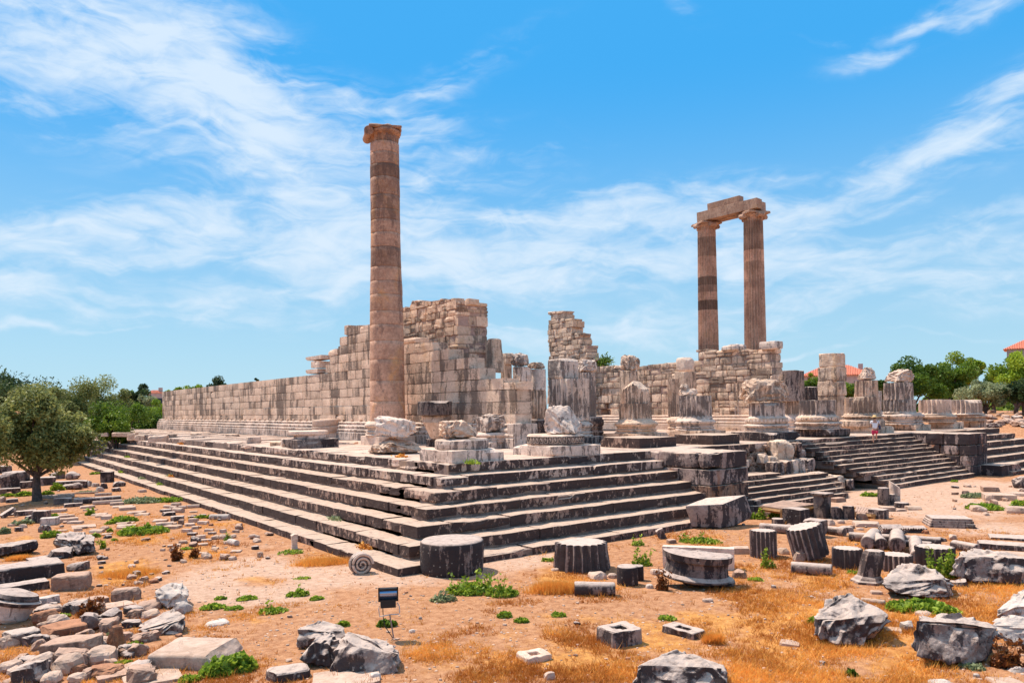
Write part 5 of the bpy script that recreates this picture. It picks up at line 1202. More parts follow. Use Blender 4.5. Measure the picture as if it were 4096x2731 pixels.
 ('C1', 664, 1352, 812, 1475, 'rock', g, 'round grey stone in green weeds below the white topped block', dict()),
 ('C1', 592, 1365, 684, 1485, 'rock', g, 'narrow grey stone beside the round one in weeds', dict()),
 ('C1', 232, 1380, 362, 1470, 'block', g, 'small squared grey stone alone on earth, far left', dict()),
 ('C1', 140, 1330, 290, 1385, 'slab', fl, 'thin pale stone behind the small squared grey stone', dict()),
 ('C1', 290, 1340, 448, 1420, 'rock', fl, 'pale stone right of the small squared grey stone', dict()),
 ('C2', 955, 600, 1232, 706, 'shaft', wh, 'pale column piece lying near the lowest step, round end to the right', dict(rot=-26)),
 ('C2', 1252, 990, 1362, 1110, 'shaft', wh, 'short white cylinder lying end on in the dry grass', dict(rot=-62)),
 ('C2', 1610, 1090, 1706, 1168, 'drum', dk, 'small round capped stone on top of the little brown heap', dict(name='stone_stub', cat='stone')),
 ('C2', 188, 558, 396, 640, 'block', dk, 'dark moulded block at the front of the row of small column pieces', dict(rot=8)),
 ('C2', 150, 515, 342, 580, 'block', dk, 'second dark moulded block in the row of small column pieces', dict(rot=8)),
 ('C2', 380, 500, 510, 590, 'shaft', fl, 'front stub of the row of short round shafts', dict(rot=-45)),
 ('C2', 330, 470, 415, 540, 'shaft', fl, 'second stub of the row of short round shafts', dict(rot=-45)),
 ('C2', 230, 455, 330, 520, 'shaft', fl, 'third stub of the row of short round shafts', dict(rot=-45)),
 ('C2', 345, 420, 475, 492, 'shaft', fl, 'round stub lying behind the row of short shafts', dict(rot=-25)),
 ('C2', 455, 465, 570, 525, 'shaft', fl, 'round stub right of the row of short shafts', dict(rot=-15)),
 ('C2', 595, 448, 775, 515, 'shaft', fl, 'pale round piece half in weeds near the lowest step', dict(rot=-5)),
 ('C2', 330, 618, 530, 718, 'block', g, 'wedge shaped grey block in front of the row of small column pieces', dict(rot=0, cuts=5)),
 ('C2', 440, 680, 535, 780, 'block', br, 'small dark brown upright block left of the ribbed pieces', dict(rot=-10)),
 ('C2', 600, 655, 768, 745, 'block', fl, 'ribbed pale fragments beside the small dark brown block', dict(rot=-25)),
 ('C2', 592, 622, 715, 680, 'block', dk, 'low dark block behind the ribbed fragments', dict(rot=-5)),
 ('C2', 768, 596, 890, 665, 'block', dk, 'dark block behind the green weeds near the lowest step', dict(rot=-5)),
 ('C2', 580, 880, 752, 955, 'block', dk, 'squared block with pale top and dark right end, in the paving row', dict(rot=-28, dr=.7)),
 ('C2', 490, 820, 665, 905, 'slab', fl, 'flat slab directly behind the squared block of the paving row', dict(rot=-28)),
 ('C2', 1675, 1188, 1788, 1288, 'rock', fl, 'rounded pale brown stone at the right of the little brown heap', dict()),
]
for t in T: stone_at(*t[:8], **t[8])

# ------------------------------------------------------------------ special fallen pieces
def place(reg, x, y, back=0.0, z=None):
    zg = 0.0 if z is None else z; P = gp(*px(reg, x, y), zg)
    if z is None: zg = terr(P[0], P[1]); P = gp(*px(reg, x, y), zg)
    d = viewdir(P); P = P+np.array([d[0], d[1], 0])*back; D = depth(P); return P, D, math.atan2(d[1], d[0])-math.pi/2
def pw(reg, dx, D): return dx*REG[reg][2]*D/FPX
# carved scroll (volute) lying by the steps
P, D, a = place('B2', 962, 566, .15); r = pw('B2', 205, D)/2
root = empty('scroll_capital_fragment', P, 'round carved stone scroll with a spiral face, lying at the foot of the steps', 'carved stone')
m = Mesh()
V, F = lathe([(r*.9, -.13), (r, -.10), (r*.92, 0), (r*.98, .12), (r*.9, .14)], seg=40, amp=.02, seed=3); V = chop(rotax(V, 'X', math.pi/2), 2, 4, .93, top=False); V[:, 2] += r*.8; m.add(rotz(V, a+.25), F, .6)
m.build('body', M['grey'], root)
t = np.linspace(0, 5.2*math.pi, 90); rad = r*.86*(1-t/(5.2*math.pi))+.03
pts = np.stack([rad*np.cos(t), np.full_like(t, -.15), rad*np.sin(t)+r*.8], 1); A, B, C_ = tube(pts, np.linspace(.035, .018, 90), 6); A = rotz(A, a+.25)
Mesh().add(A, B, .9).add(A, C_, .9).build('spiral', M['flat'], root)
# small stone post, leaning post
def post(reg, x0, y0, x1, y1, label, mat, tilt=0, sq=True, seed=1, name='stone_post', waist=.1):
    P, D, a = place(reg, (x0+x1)/2, y1, .08); w = pw(reg, x1-x0, D); h = (CAM+ray(*px(reg, (x0+x1)/2, y0))*D)[2]-P[2]
    V, F = block((w*.85, w*.7, h+.04), n=(5, 4, 14), e=10, amp=.012, cuts=1, cutd=.92, seed=seed); q = V[:, 2]/h; V[:, :2] *= (1-waist*np.cos(q*math.pi))[:, None]
    V[:, 2] += h/2-.04; V = rotax(V, 'Y', R_(tilt)); o = Mesh().add(rotz(V, a+.2), F, .6).build(name, M[mat], loc=(0, 0, 0)); o.location = P; return tag(o, label, 'post')
post('B2', 320, 195, 386, 340, 'small waisted marble post standing alone before the lowest step', 'pale')
post('B3', 1345, 142, 1425, 246, 'short square post leaning left at the foot of the steps', 'grey', tilt=-22, waist=0)
# half round drum
P, D, a = place('B3', 1690, 722, 0); w = pw('B3', 640, D); Dc = D+w*.25; h = (CAM+ray(*px('B3', 1655, 430))*Dc)[2]; h = max(.55, h)
V, F = lathe([(w*.50, 0), (w*.535, .03), (w*.53, .10*h), (w*.475, .22*h), (w*.455, .5*h), (w*.465, .68*h), (w*.505, .74*h), (w*.515, .97*h), (w*.49, h)], seg=80, amp=.012, seed=8)
V[:, 1] = np.minimum(V[:, 1], .06+.05*fbm(V, 4, 3, 1)); top = V[:, 2] > h*.97; V[top, 2] += (fbm(V, 7, 3, 2)*.03)[top]
V = rotax(V, 'Y', R_(5)); V = rotz(V, a+.12); vd = viewdir(P); o = Mesh().add(V, F, .5).build('half_drum', M['dark'], loc=(0, 0, 0)); o.location = (P[0]+vd[0]*w*.52, P[1]+vd[1]*w*.52, .10)
tag(o, 'massive half round column drum with pale rough top and flared lower rim', 'column drum')
V, F = block((w*.75, w*.45, .16), n=16, e=4, amp=.04, cuts=4, seed=3); o = Mesh().add(rotz(V, a), F, .3).build('footing_stone', M['dark'], loc=(0, 0, 0)); o.location = (P[0]+vd[0]*w*.4+.25, P[1]+vd[1]*w*.4-.1, .05)
tag(o, 'flat dark stone the half round drum is propped on', 'stone slab')
# thin upright slab behind it
P, D, a = place('B3', 1710, 520, .1); w = pw('B3', 640, D); h = (CAM+ray(*px('B3', 1700, 297))*D)[2]
V, F = block((w, .28, h), n=(30, 3, 12), e=16, amp=.015, cuts=1, cutd=.94, seed=2); V[:, 2] += h/2; V[:, 0] += 0
o = Mesh().add(rotz(V, a-.06), F, .8).build('upright_slab', M['pale'], loc=(0, 0, 0)); o.location = P; tag(o, 'long thin pale slab standing on edge behind the half round drum', 'stone slab')
# slabs with a square hole
def ring_stone(reg, x0, y0, x1, y1, label, rot, hole, mat, h, ydr=1.0, tilt=0, seed=1):
    P, D, a = place(reg, (x0+x1)/2, y1, 0); th = R_(rot); c_, s_ = abs(math.cos(th)), abs(math.sin(th)); w = pw(reg, x1-x0, D)/(c_+s_*ydr); d = w*ydr
    k = 48; t = np.arange(k)/k*2*math.pi+math.pi/k; e = 12; sq = (np.abs(np.cos(t))**e+np.abs(np.sin(t))**e)**(-1/e)
    ring = [(1, 0), (1.0, .12), (1, .5), (.985, .93), (.95, 1), (hole+.06, 1), (hole, .93), (hole, 0)]
    V = np.array([(w/2*r*sq[i]*math.cos(t[i]), d/2*r*sq[i]*math.sin(t[i]), h*z) for r, z in ring for i in range(k)]); n = len(ring)
    F = np.array([(q*k+i, q*k+(i+1) % k, (q+1) % n*k+(i+1) % k, (q+1) % n*k+i) for q in range(n) for i in range(k)])
    V = V+(fbm(V, 5, 4, seed)*.035)[:, None]*np.array([1, 1, .7]); V = rotax(V, 'Y', R_(tilt)); V = rotz(V, a+th); vd = viewdir(P); dep = w*s_+d*c_
    o = Mesh().add(V, F, .6).build('holed_slab', M[mat], loc=(0, 0, 0)); o.location = (P[0]+vd[0]*dep/2, P[1]+vd[1]*dep/2, terr(P[0], P[1])-.02); return tag(o, label, 'holed stone')
ring_stone('B3', 760, 1066, 1212, 1256, 'thick grey stone block with a square hole through its top, in orange dry grass', 35, .40, 'grey', .27, .9)
ring_stone('B3', 1366, 990, 1792, 1178, 'low worn slab with an off centre hole, right of the thick holed block', -38, .42, 'grey', .14, .55, seed=3)
ring_stone('B3', 26, 1288, 382, 1402, 'pale thin slab with a round hollow, at the bottom of the dry grass', 32, .38, 'pale', .12, .8, seed=5)
# tilted marble block before the stair
D0 = depth(gp(*px('A3', 1925, 1636), 0)); pts = np.array([CAM+ray(*px('A3', x, y))*(D0+d) for x, y, d in ((1585, 1428, .18), (1935, 1412, 0), (2152, 1325, 1.0), (1782, 1350, 1.2), (1645, 1622, .22), (1925, 1636, .02), (2060, 1612, .45), (2212, 1502, 1.0), (2200, 1540, .95), (1700, 1600, 1.1))]); pts[:, 2] = np.maximum(pts[:, 2], -.04)
loc = np.array([pts[:, 0].mean(), pts[:, 1].mean(), 0]); V, F = hull_mesh(pts-loc, 5, .006, 3); o = Mesh().add(V, F, .5).build('tilted_block', M['tilted'], loc=(0, 0, 0)); o.location = loc; tag(o, 'huge veined marble block tipped on its edge before the stair', 'stone block')
# leaning hexagonal pillar, capped square pillar
P, D, a = place('B4', 910, 665, .25); w = pw('B4', 195, D); h = (CAM+ray(*px('B4', 960, 330))*D)[2]; root = empty('leaning_pillar', P, 'short six sided pillar leaning right on a moulded foot, before the black drums', 'pillar')
V, F = lathe([(w*.52, .1), (w*.5, .14), (w*.49, h*.5), (w*.49, h*.9), (w*.42, h)], seg=6); V2, F2 = lathe([(w*.74, -.04), (w*.74, .05), (w*.66, .08), (w*.6, .12), (w*.52, .16)], seg=6)
T_ = np.array([[1, 0, .22], [0, 1, 0], [0, 0, 1]])
V3, F3 = block((.1, .1, .1)); Mesh().add(rotz(V @ T_.T, a), F, .5).build('shaft', M['grey'], root); Mesh().add(rotz(V2 @ T_.T, a), F2, .7).build('moulded_foot', M['grey'], root)
P, D, a = place('C4', 1530, 1268, .25); w = pw('C4', 235, D)/1.25; h = (CAM+ray(*px('C4', 1515, 850))*D)[2]; root = empty('capped_pillar', P, 'tall black square pillar with a projecting cap, among dark blocks before the stair', 'pillar')
V, F = block((w, w, h*.86), n=(8, 8, 12), e=20, amp=.01, seed=3); V[:, 2] += h*.43; Mesh().add(rotz(V, a-.5), F, .4).build('shaft', M['dark'], root)
V, F = lathe([(.71*w, h*.84), (.80*w, h*.90), (.96*w, h*.93), (.97*w, h*.99), (.94*w, h)], seg=4, amp=.01); V = rotz(V, math.pi/4); Mesh().add(rotz(V, a-.5), F, .6).build('cap', M['dark'], root)
# broken pale shaft standing on the path
P, D, a = place('A4', 1165, 1415, .2); w = pw('A4', 94, D); h = (CAM+ray(*px('A4', 1165, 1190))*D)[2]; root = empty('broken_shaft', P, 'pale upright shaft with diagonal broken top, tallest of the group on the path', 'column shaft')
V, F = lathe([(w/2, 0), (w/2*.98, h*.35)], seg=36); Mesh().add(V, F, .5).build('lower_drum', M['pale'], root, smooth=True)
V, F = lathe([(w/2, h*.36), (w/2, h*.6), (w/2, h*.8), (w/2, h)], seg=36); V[:, 2] = np.minimum(V[:, 2], h*(.86-.32*(V[:, 0]*math.cos(a)+V[:, 1]*math.sin(a))/w)); Mesh().add(V, F, .7).build('upper_drum', M['pale'], root)
# four shafts lying toward the viewer, across the long one
for i, (x0, y0, x1, y1, lb) in enumerate([(845, 238, 985, 345, 'first from the left, thickest'), (980, 262, 1108, 352, 'second from the left, cut short'), (1110, 258, 1266, 372, 'third from the left, banded'), (1308, 266, 1442, 470, 'fourth from the left, longest')]):
    P, D, a = place('B4', (x0+x1)/2, y1, 0); r = pw('B4', (x1-x0), D)/2*.92; L = [1.6, 1.3, 1.7, 2.4][i]; V, F = lathe([(r*.93, 0), (r, .04), (r*.99, L*.3), (r, L*.6), (r*.97, L-.03), (r*.9, L)], seg=28, amp=.012, seed=i)
    V = rotax(V, 'X', -math.pi/2); V[:, 2] += r; o = Mesh().add(rotz(V, a+[-.12, .15, .0, .02][i]), F, .6).build('fallen_shaft', M['grey'], loc=(0, 0, 0), smooth=True); o.location = P
    tag(o, 'smooth shaft lying toward the viewer behind black fluted drums, '+lb, 'column shaft')
# carved and moulded slabs
def moulded_slab(reg, x0, y0, x1, y1, label, rot, h, dr, tilt=0, carved=False, layers=3, mat='grey'):
    P, D, a = place(reg, (x0+x1)/2, y1, 0); th = R_(rot); w = pw(reg, x1-x0, D)/(abs(math.cos(th))+dr*abs(math.sin(th))); d = dr*w; m = Mesh()
    for i in range(layers):
        f = 1-.045*i; V, F = block((w*f, d*f, h/layers), n=(14, 8, 3), e=16, amp=.008, cuts=1, cutd=.94, seed=i+int(x0)); V[:, 2] += h/layers*(i+.5)-.002*i; m.add(V, F, .6)
    root_loc = None; vd = viewdir(P); dep = w*abs(math.sin(th))+d*abs(math.cos(th))
    if carved:
        rs = np.random.RandomState(5)
        for q in range(9):
            V, F = block((w/13, d*.12, .07), n=4, e=3, amp=.01, seed=q); m.add(V+np.array([-w*.42+q*w*.105, -d*.44, h]), F, .9)
    for q in m.V: q[:] = rotz(rotax(q, 'X', R_(tilt)), a+th)
    o = m.build('moulded_slab', M[mat], loc=(0, 0, 0)); o.location = (P[0]+vd[0]*dep/2, P[1]+vd[1]*dep/2, terr(P[0], P[1])+abs(math.sin(R_(tilt)))*d*.5); return tag(o, label, 'carved stone')
moulded_slab('B4', 1020, 112, 1246, 204, 'dark carved slab, left one of two lying behind the long smooth shaft', 22, .16, .45, 24, True, mat='dark')
moulded_slab('B4', 1226, 128, 1456, 196, 'dark carved slab, right one of two lying behind the long smooth shaft', 20, .12, .45, 16, True, mat='dark')
moulded_slab('B4', 1437, 38, 1882, 154, 'large moulded square slab lying flat beside the pale path', 14, .30, .75, layers=4)
# capital fragment cut by the left edge
P, D, a = place('B1', 80, 1062, .5); w = pw('B1', 330, D); h = (CAM+ray(*px('B1', 80, 690))*D)[2]; root = empty('capital_fragment', P, 'upturned white and dark moulded capital fragment cut by the left edge', 'carved stone')
V, F = lathe([(w*.30, 0), (w*.42, .12*h), (w*.50, .45*h), (w*.52, .52*h)], seg=40, amp=.03, seed=2); V = rotax(V, 'Y', R_(14)); Mesh().add(V, F, .8).build('bell', M['white'], root)
V, F = lathe([(w*.54, .52*h), (w*.66, .58*h), (w*.68, .66*h), (w*.60, .70*h), (w*.60, .76*h), (w*.55, .86*h), (w*.3, .95*h)], seg=48, amp=.03, seed=4); V = rotax(V, 'Y', R_(14)); Mesh().add(chop(V, 2, 3, .9), F, .3).build('moulding', M['dark'], root)
# wooden decks over the low ground
M['wood'] = simple('sun_bleached_planks', (.46, .29, .21), .8, nz=.25, sc=6); M['beam'] = simple('brown_timber', (.30, .15, .05), .8, nz=.3, sc=4)
def deck(corners, z, npl, label, gap=.02):
    c = [gp(*px('C4', *q), z) for q in corners]; root = empty('wooden_deck', (c[0][0], c[0][1], 0), label, 'wooden walkway'); loc = (c[0][0], c[0][1], 0)
    m = Mesh()
    for i in range(npl):
        t0, t1 = i/npl+gap/2, (i+1)/npl-gap/2; q = [c[0]+(c[3]-c[0])*t0, c[1]+(c[2]-c[1])*t0, c[1]+(c[2]-c[1])*t1, c[0]+(c[3]-c[0])*t1]
        V = np.array([(*p[:2], z-.04) for p in q]+[(*p[:2], z) for p in q]); m.add(V, np.array([[3, 2, 1, 0], [4, 5, 6, 7], [0, 1, 5, 4], [1, 2, 6, 5], [2, 3, 7, 6], [3, 0, 4, 7]]), .2+.6*((i*7) % 5)/5)
    m.build('planks', M['wood'], root, loc=loc); m = Mesh()
    for A_, B_ in ((c[0], c[1]), (c[3], c[2]), (c[0], c[3]), (c[1], c[2])):
        A_ = A_*1.0; B_ = B_*1.0; A_[2] = B_[2] = z-.12; v, f, t_ = tube([A_, B_], .07, 4); m.add(v, f).add(v, t_)
    m.build('frame', M['beam'], root, loc=loc)
    for p in c: v, f = block((.12, .12, z), n=2, e=40, amp=0); Mesh().add(v+np.array([p[0], p[1], z/2-.05]), f).build('post', M['beam'], root, loc=loc)
deck([(572, 1062), (905, 978), (1420, 1035), (905, 1108)], .42, 9, 'weathered plank deck leading to the foot of the broken stair run')
deck([(2030, 1150), (2060, 1068), (2420, 1120), (2330, 1180)], .16, 8, 'second low plank deck behind the row of dark blocks')

# ------------------------------------------------------------------ floodlight
M['blackmetal'] = simple('black_metal', (.02, .02, .022), .45, .3, .2); M['whitemetal'] = simple('white_painted_steel', (.62, .52, .46), .5, 0, .2); M['rod'] = simple('grey_rod', (.30, .26, .25), .5, .4, .2)
gm, N_, b_ = new_mat('floodlight_glass'); b_.inputs['Base Color'].default_value = (.35, .38, .5, 1); b_.inputs['Roughness'].default_value = .12; b_.inputs['Metallic'].default_value = .85; M['glass'] = gm
P, D, a = place('B2', 1262, 1166, 0); k = .43556*D/FPX
root = empty('floodlight', P, 'black floodlight on a thin rod with a white bracket, standing in the foreground', 'floodlight')
def L(x, y, dy=0.0):   # local point in the plane facing the survey position
    v = np.array([(x-1262)*k, dy, (1166-y)*k]); return rotz(v[None], a)[0]
def rod(name, pts, r, mat): v, f, t_ = tube(pts, r, 8); m = Mesh().add(v, f).add(v, t_); return m.build(name, M[mat], root, smooth=False)
rod('pole', [L(1268, 1180), L(1232, 940)], .012, 'rod')
rod('bracket', [L(1140, 850), L(1132, 880), L(1140, 950), L(1235, 938), L(1312, 938), L(1322, 925), L(1318, 860), L(1298, 830)], .010, 'whitemetal')
rod('cable', [L(1168, 850, .03), L(1172, 960, .03), L(1185, 1040, .03), L(1215, 1090, .03), L(1245, 1140, .03), L(1262, 1160)], .008, 'blackmetal')
w, h = 182*k, 118*k; c0 = L(1220, 752); m = Mesh(); V, F = lathe([(.5, 0), (.5, 0.02)], seg=4)
hs = []
for (x, y, sx, sz) in ((0, h/2-.012, w, .024), (0, -h/2+.012, w, .024), (-w/2+.012, 0, .024, h), (w/2-.012, 0, .024, h)):
    v, f = block((sx, .10, sz), n=2, e=40, amp=0); v += np.array([x, 0, y]); m.add(rotz(v, a)+c0, f)
v, f = block((w-.02, .05, h-.02), n=2, e=40, amp=0); v[:, 1] += .07; m.add(rotz(v, a)+c0, f)
m.build('housing', M['blackmetal'], root)
nseg = 16; tt = np.linspace(-1, 1, nseg); V = np.array([(sx*(w/2-.024), .045-.03*math.cos(q*1.4)*0+.03*q*q-.04, q*(h/2-.024)) for q in tt for sx in (-1, 1)]); F = np.array([(2*i, 2*i+1, 2*i+3, 2*i+2) for i in range(nseg-1)])
Mesh().add(rotz(V, a)+c0, F).build('glass', M['glass'], root, smooth=True)
v, f = block((142*k, .14, 68*k), n=4, e=16, amp=0); v[:, 1] += .03; Mesh().add(rotz(v, a)+L(1218, 838), f).build('ballast_box', M['blackmetal'], root)
v, f = block((.14, .12, .05), n=6, e=4, amp=.01); Mesh().add(v+L(1285, 1170), f).build('foot_stone', M['brown'], root)

# ------------------------------------------------------------------ paving slabs in the left middle ground and on the platform
SL = [('C1', 870, 1170, 1060, 1225), ('C1', 920, 1215, 1175, 1262), ('C1', 930, 1248, 1210, 1315), ('C1', 1060, 1298, 1310, 1358), ('C1', 1135, 1345, 1490, 1420), ('C1', 1165, 1395, 1290, 1460), ('C1', 1265, 1065, 1480, 1110), ('C1', 1310, 1100, 1530, 1150),
      ('C1', 1440, 1140, 1690, 1232), ('C1', 1735, 1010, 1935, 1055), ('C1', 1770, 1040, 2075, 1105), ('C1', 1870, 1095, 2120, 1135), ('C1', 1505, 1200, 1745, 1250), ('C1', 1585, 1235, 1760, 1282), ('C1', 1985, 1120, 2290, 1200), ('C1', 2110, 1165, 2352, 1225),
      ('C1', 1825, 1305, 2110, 1360), ('C1', 1840, 1350, 2130, 1395), ('C1', 1840, 1385, 2120, 1430), ('C1', 900, 1425, 1065, 1475), ('C1', 1590, 1480, 1760, 1535), ('C1', 1400, 1450, 1640, 1490), ('C1', 800, 1105, 1045, 1170), ('C1', 690, 1520, 820, 1565),
      ('C2', 40, 672, 290, 735), ('C2', 100, 720, 370, 790), ('C2', 215, 780, 510, 845), ('C2', 545, 755, 700, 800), ('C2', 650, 790, 765, 845), ('C2', 850, 835, 1010, 880), ('C2', 725, 950, 870, 1000), ('C2', 790, 1000, 960, 1035), ('C2', 750, 1055, 905, 1105),
      ('C2', 450, 1030, 580, 1075), ('C2', 940, 870, 1045, 925), ('C2', 1090, 830, 1205, 905), ('C2', 970, 1100, 1040, 1145), ('C2', 960, 1145, 1080, 1175), ('C2', 975, 1180, 1055, 1215), ('C2', 1240, 1140, 1450, 1225), ('C2', 1090, 960, 1185, 1005),
      ('C2', 300, 1165, 390, 1205), ('C2', 155, 1150, 240, 1195), ('C2', 280, 1085, 480, 1125), ('C2', 720, 1225, 915, 1250), ('C2', 1285, 870, 1405, 905), ('C2', 740, 735, 930, 780), ('C2', 620, 530, 745, 590)]
r_ = np.random.RandomState(12)
for i, (rg, x0, y0, x1, y1) in enumerate(SL):
    stone_at(rg, x0, y0, x1, y1, 'slab', 'flat', 'low flat pale stone of the ruined paving between weeds, left of the steps', rot=r_.uniform(-28, 5), dr=r_.uniform(.6, 1), hfix=r_.uniform(.07, .14), group='flat paving stones in the left middle ground', cuts=3, seed=i, amp=.025)
# small loose stones, each an object
meshes = []
for i in range(8):
    V, F = block((1, .85, .62), n=7, e=3.4, amp=.07, cuts=7, cutd=.74, seed=300+i, fr=2.6); o = Mesh().add(V, F, .5).build('loose_stone', M[['brown', 'flat', 'rust', 'flat', 'grey', 'brown', 'dark', 'brown'][i]]); meshes.append(o.data); bpy.data.objects.remove(o)
ADJ = ['angular brown', 'flattish buff', 'rusty', 'pale', 'grey', 'rounded brown', 'dark grey', 'brown']
def small(x, y, z, s, i, label, group, rzv):
    label = label.replace('stone', ADJ[i % 8]+' stone', 1)
    o = bpy.data.objects.new('loose_stone', meshes[i % 8]); COL.objects.link(o); o.location = (x, y, z+s*.18); o.scale = (s, s, s*rzv[0]); o.rotation_euler = (rzv[1], rzv[2], rzv[3]); tag(o, label, 'rock', group)
areas = [(('D', 20, 1480, 350, 1560), 40, .2, .5, 'small stone strewn along the bottom left edge of the ground', 'small stones along the bottom left edge'),
         (('D', 60, 1380, 430, 1480), 34, .15, .42, 'small stone lying among the big rocks of the left pile', 'small stones between the rocks of the left pile'),
         (('D', 200, 1275, 390, 1345), 26, .08, .26, 'small stone in the orange dry grass right of the big white topped boulder', 'stones in the orange grass patch'),
         (('D', 230, 1180, 620, 1290), 42, .10, .34, 'small stone on the earth between paving stones and steps', 'loose stones before the flank steps'),
         (('D', 450, 1350, 960, 1520), 16, .04, .10, 'tiny stone on the bare earth around the floodlight', 'tiny stones on the bare foreground earth'),
         (('D', 1150, 1340, 1900, 1540), 12, .05, .13, 'tiny stone in the orange dry grass of the right foreground', 'tiny stones in the dry grass'),
         (('D', 1700, 1180, 2300, 1290), 18, .10, .25, 'small stone lying between the fallen drums on the right', 'small stones among the fallen drums'),
         (('D', 1660, 1085, 1830, 1105), 16, .2, .42, 'rounded stone heaped at the foot of the broken stair end', 'white stones at the foot of the stair'),
         (('D', 2190, 1110, 2352, 1200), 20, .15, .45, 'small stone on the rubble verge right of the pale path', 'rubble beside the pale path'),
         (('D', 2, 1110, 210, 1215), 24, .12, .4, 'small stone scattered around the foot of the olive tree', 'stones around the olive tree')]
for (rg, x0, y0, x1, y1), n, s0, s1, lb, gr in areas:
    for i in range(n):
        x, y = px(rg, r_.uniform(x0, x1), r_.uniform(y0, y1)); P = gp(x, y, 0); z = terr(P[0], P[1]); small(P[0], P[1], z, r_.uniform(s0, s1)*r_.uniform(.7, 1.2), r_.randint(8), lb, gr, (r_.uniform(.5, 1.1), r_.uniform(-.2, .2), r_.uniform(-.2, .2), r_.uniform(0, 6)))
# displaced blocks along the left rim of the platform
LP = [('A1', 1032, 748, 1262, 790), ('A1', 928, 752, 1002, 788), ('A1', 838, 730, 925, 768), ('A1', 1168, 768, 1240, 822), ('A1', 1240, 775, 1326, 824), ('A1', 1325, 772, 1400, 822), ('A1', 1365, 775, 1545, 840), ('A1', 1536, 765, 1625, 798), ('A1', 1750, 755, 1848, 780),
      ('A1', 1762, 788, 1880, 806), ('A1', 2262, 790, 2400, 852), ('A1', 925, 704, 1005, 732), ('A1', 1145, 665, 1230, 708), ('A1', 1210, 668, 1265, 704), ('A1', 1330, 648, 1420, 700), ('A1', 1264, 640, 1345, 698), ('A2', 128, 838, 226, 878), ('A2', 232, 808, 335, 890), ('A2', 760, 835, 940, 864), ('A1', 2075, 768, 2200, 790)]
LBL = ['long dark displaced block on the far left rim of the platform', 'dark rounded block left of the long displaced block on the rim', 'pale block at the far left end of the platform rim', 'squared block on the rim, first of three side by side', 'squared block on the rim, second of three side by side', 'black squared block on the rim, third of three side by side', 'broad pale block beside the black squared one on the rim', 'small pale block lying on the broad pale rim blocks', 'thin stone on the platform floor, far left', 'flat long stone on the platform floor behind the rim', 'pale block on the platform floor left of the black plinth', 'flat block at the far end of the platform', 'round ended stone in front of the small tree beyond the platform', 'upright block in front of the small tree beyond the platform', 'carved pale block left of the wall end', 'tall pale block under the split boulder beyond the platform', 'small rounded stone on the platform edge left of the black plinth', 'rough stone touching the left end of the black plinth', 'thin slab on the floor left of the unfluted column', 'flat thin stone before the long wall']
for i, (rg, x0, y0, x1, y1) in enumerate(LP):
    stone_at(rg, x0, y0, x1, y1, 'block', ['marble', 'stained', 'pale', 'marble'][i % 4], LBL[i], rot=r_.uniform(-25, 10), z0=S-.01, dr=.8, seed=i, amp=.04)
P = gp(*px('A1', 1335, 706), S); D = depth(P); w = 138*.43556*D/FPX; hb = 60*.43556*D/FPX
stone_box('stone_block', 'stone block', 'thick pale block carrying the big split boulder, far left end of the platform', (P[0], P[1], S+hb/2-.02), (w*.95, w*.8, hb), M['pale'], rot=.5, e=9, cuts=3, seed=77, n=10)
V, F = block((w, w*.8, hb*1.15), n=14, e=5, amp=.04, cuts=8, cutd=.72, seed=78); o = Mesh().add(V, F, .7).build('boulder', M['pale'], loc=(0, 0, 0)); o.location = (P[0], P[1], S+hb+hb*.50); tag(o, 'big split pale boulder on a thick block at the far left end of the platform', 'rock')
# ruined core between the stair runs, with a great rough block
core = [('C4', 795, 70, 1170, 395, 'great rough mottled rock standing where the stair is broken away', 'marble', .5), ('C4', 1150, 205, 1330, 355, 'squared dark block right of the great mottled rock', 'cheek', .5), ('C4', 1150, 95, 1262, 205, 'dark block under the end of the upper stairs', 'cheek', .8),
        ('C4', 620, 278, 718, 392, 'pale squarish stone left of the great mottled rock', 'pale', .9), ('C4', 718, 305, 890, 395, 'rounded block beside the pale squarish stone', 'marble', .8), ('C4', 765, 395, 878, 580, 'upright pilaster like block at the end of the broken stair run', 'cheek', .8),
        ('C4', 875, 395, 965, 570, 'dark rounded foundation block, first in the row below the great mottled rock', 'cheek', .8), ('C4', 965, 375, 1080, 560, 'dark rounded foundation block, second in the row below the great mottled rock', 'cheek', .8), ('C4', 1080, 365, 1195, 555, 'dark foundation block with white drips, third in the row', 'stained', .8),
        ('C4', 1190, 352, 1300, 535, 'dark foundation block with white drips, fourth in the row', 'stained', .8), ('C4', 1290, 335, 1480, 520, 'dark squared foundation block, last in the row', 'cheek', .8), ('C4', 1300, 500, 1420, 610, 'dark block at the edge of the broken stair gap', 'cheek', .8),
        ('C4', 1450, 560, 1650, 790, 'brownish foundation block beside the dark gap under the stairs', 'cheek', .7), ('C4', 1655, 600, 1780, 800, 'pale upright rock at the broken end of the stair, left one', 'marble', .7), ('C4', 1775, 615, 1935, 800, 'pale upright rock at the broken end of the stair, right one', 'marble', .7),
        ('C4', 1930, 668, 2120, 795, 'grey block under the broken lower stairs', 'cheek', .7), ('C4', 200, 398, 345, 475, 'rounded stone lying above the broken stair run, leftmost', 'marble', .8), ('C4', 320, 372, 412, 450, 'small warm coloured stone above the broken stair run', 'pale', .8)]
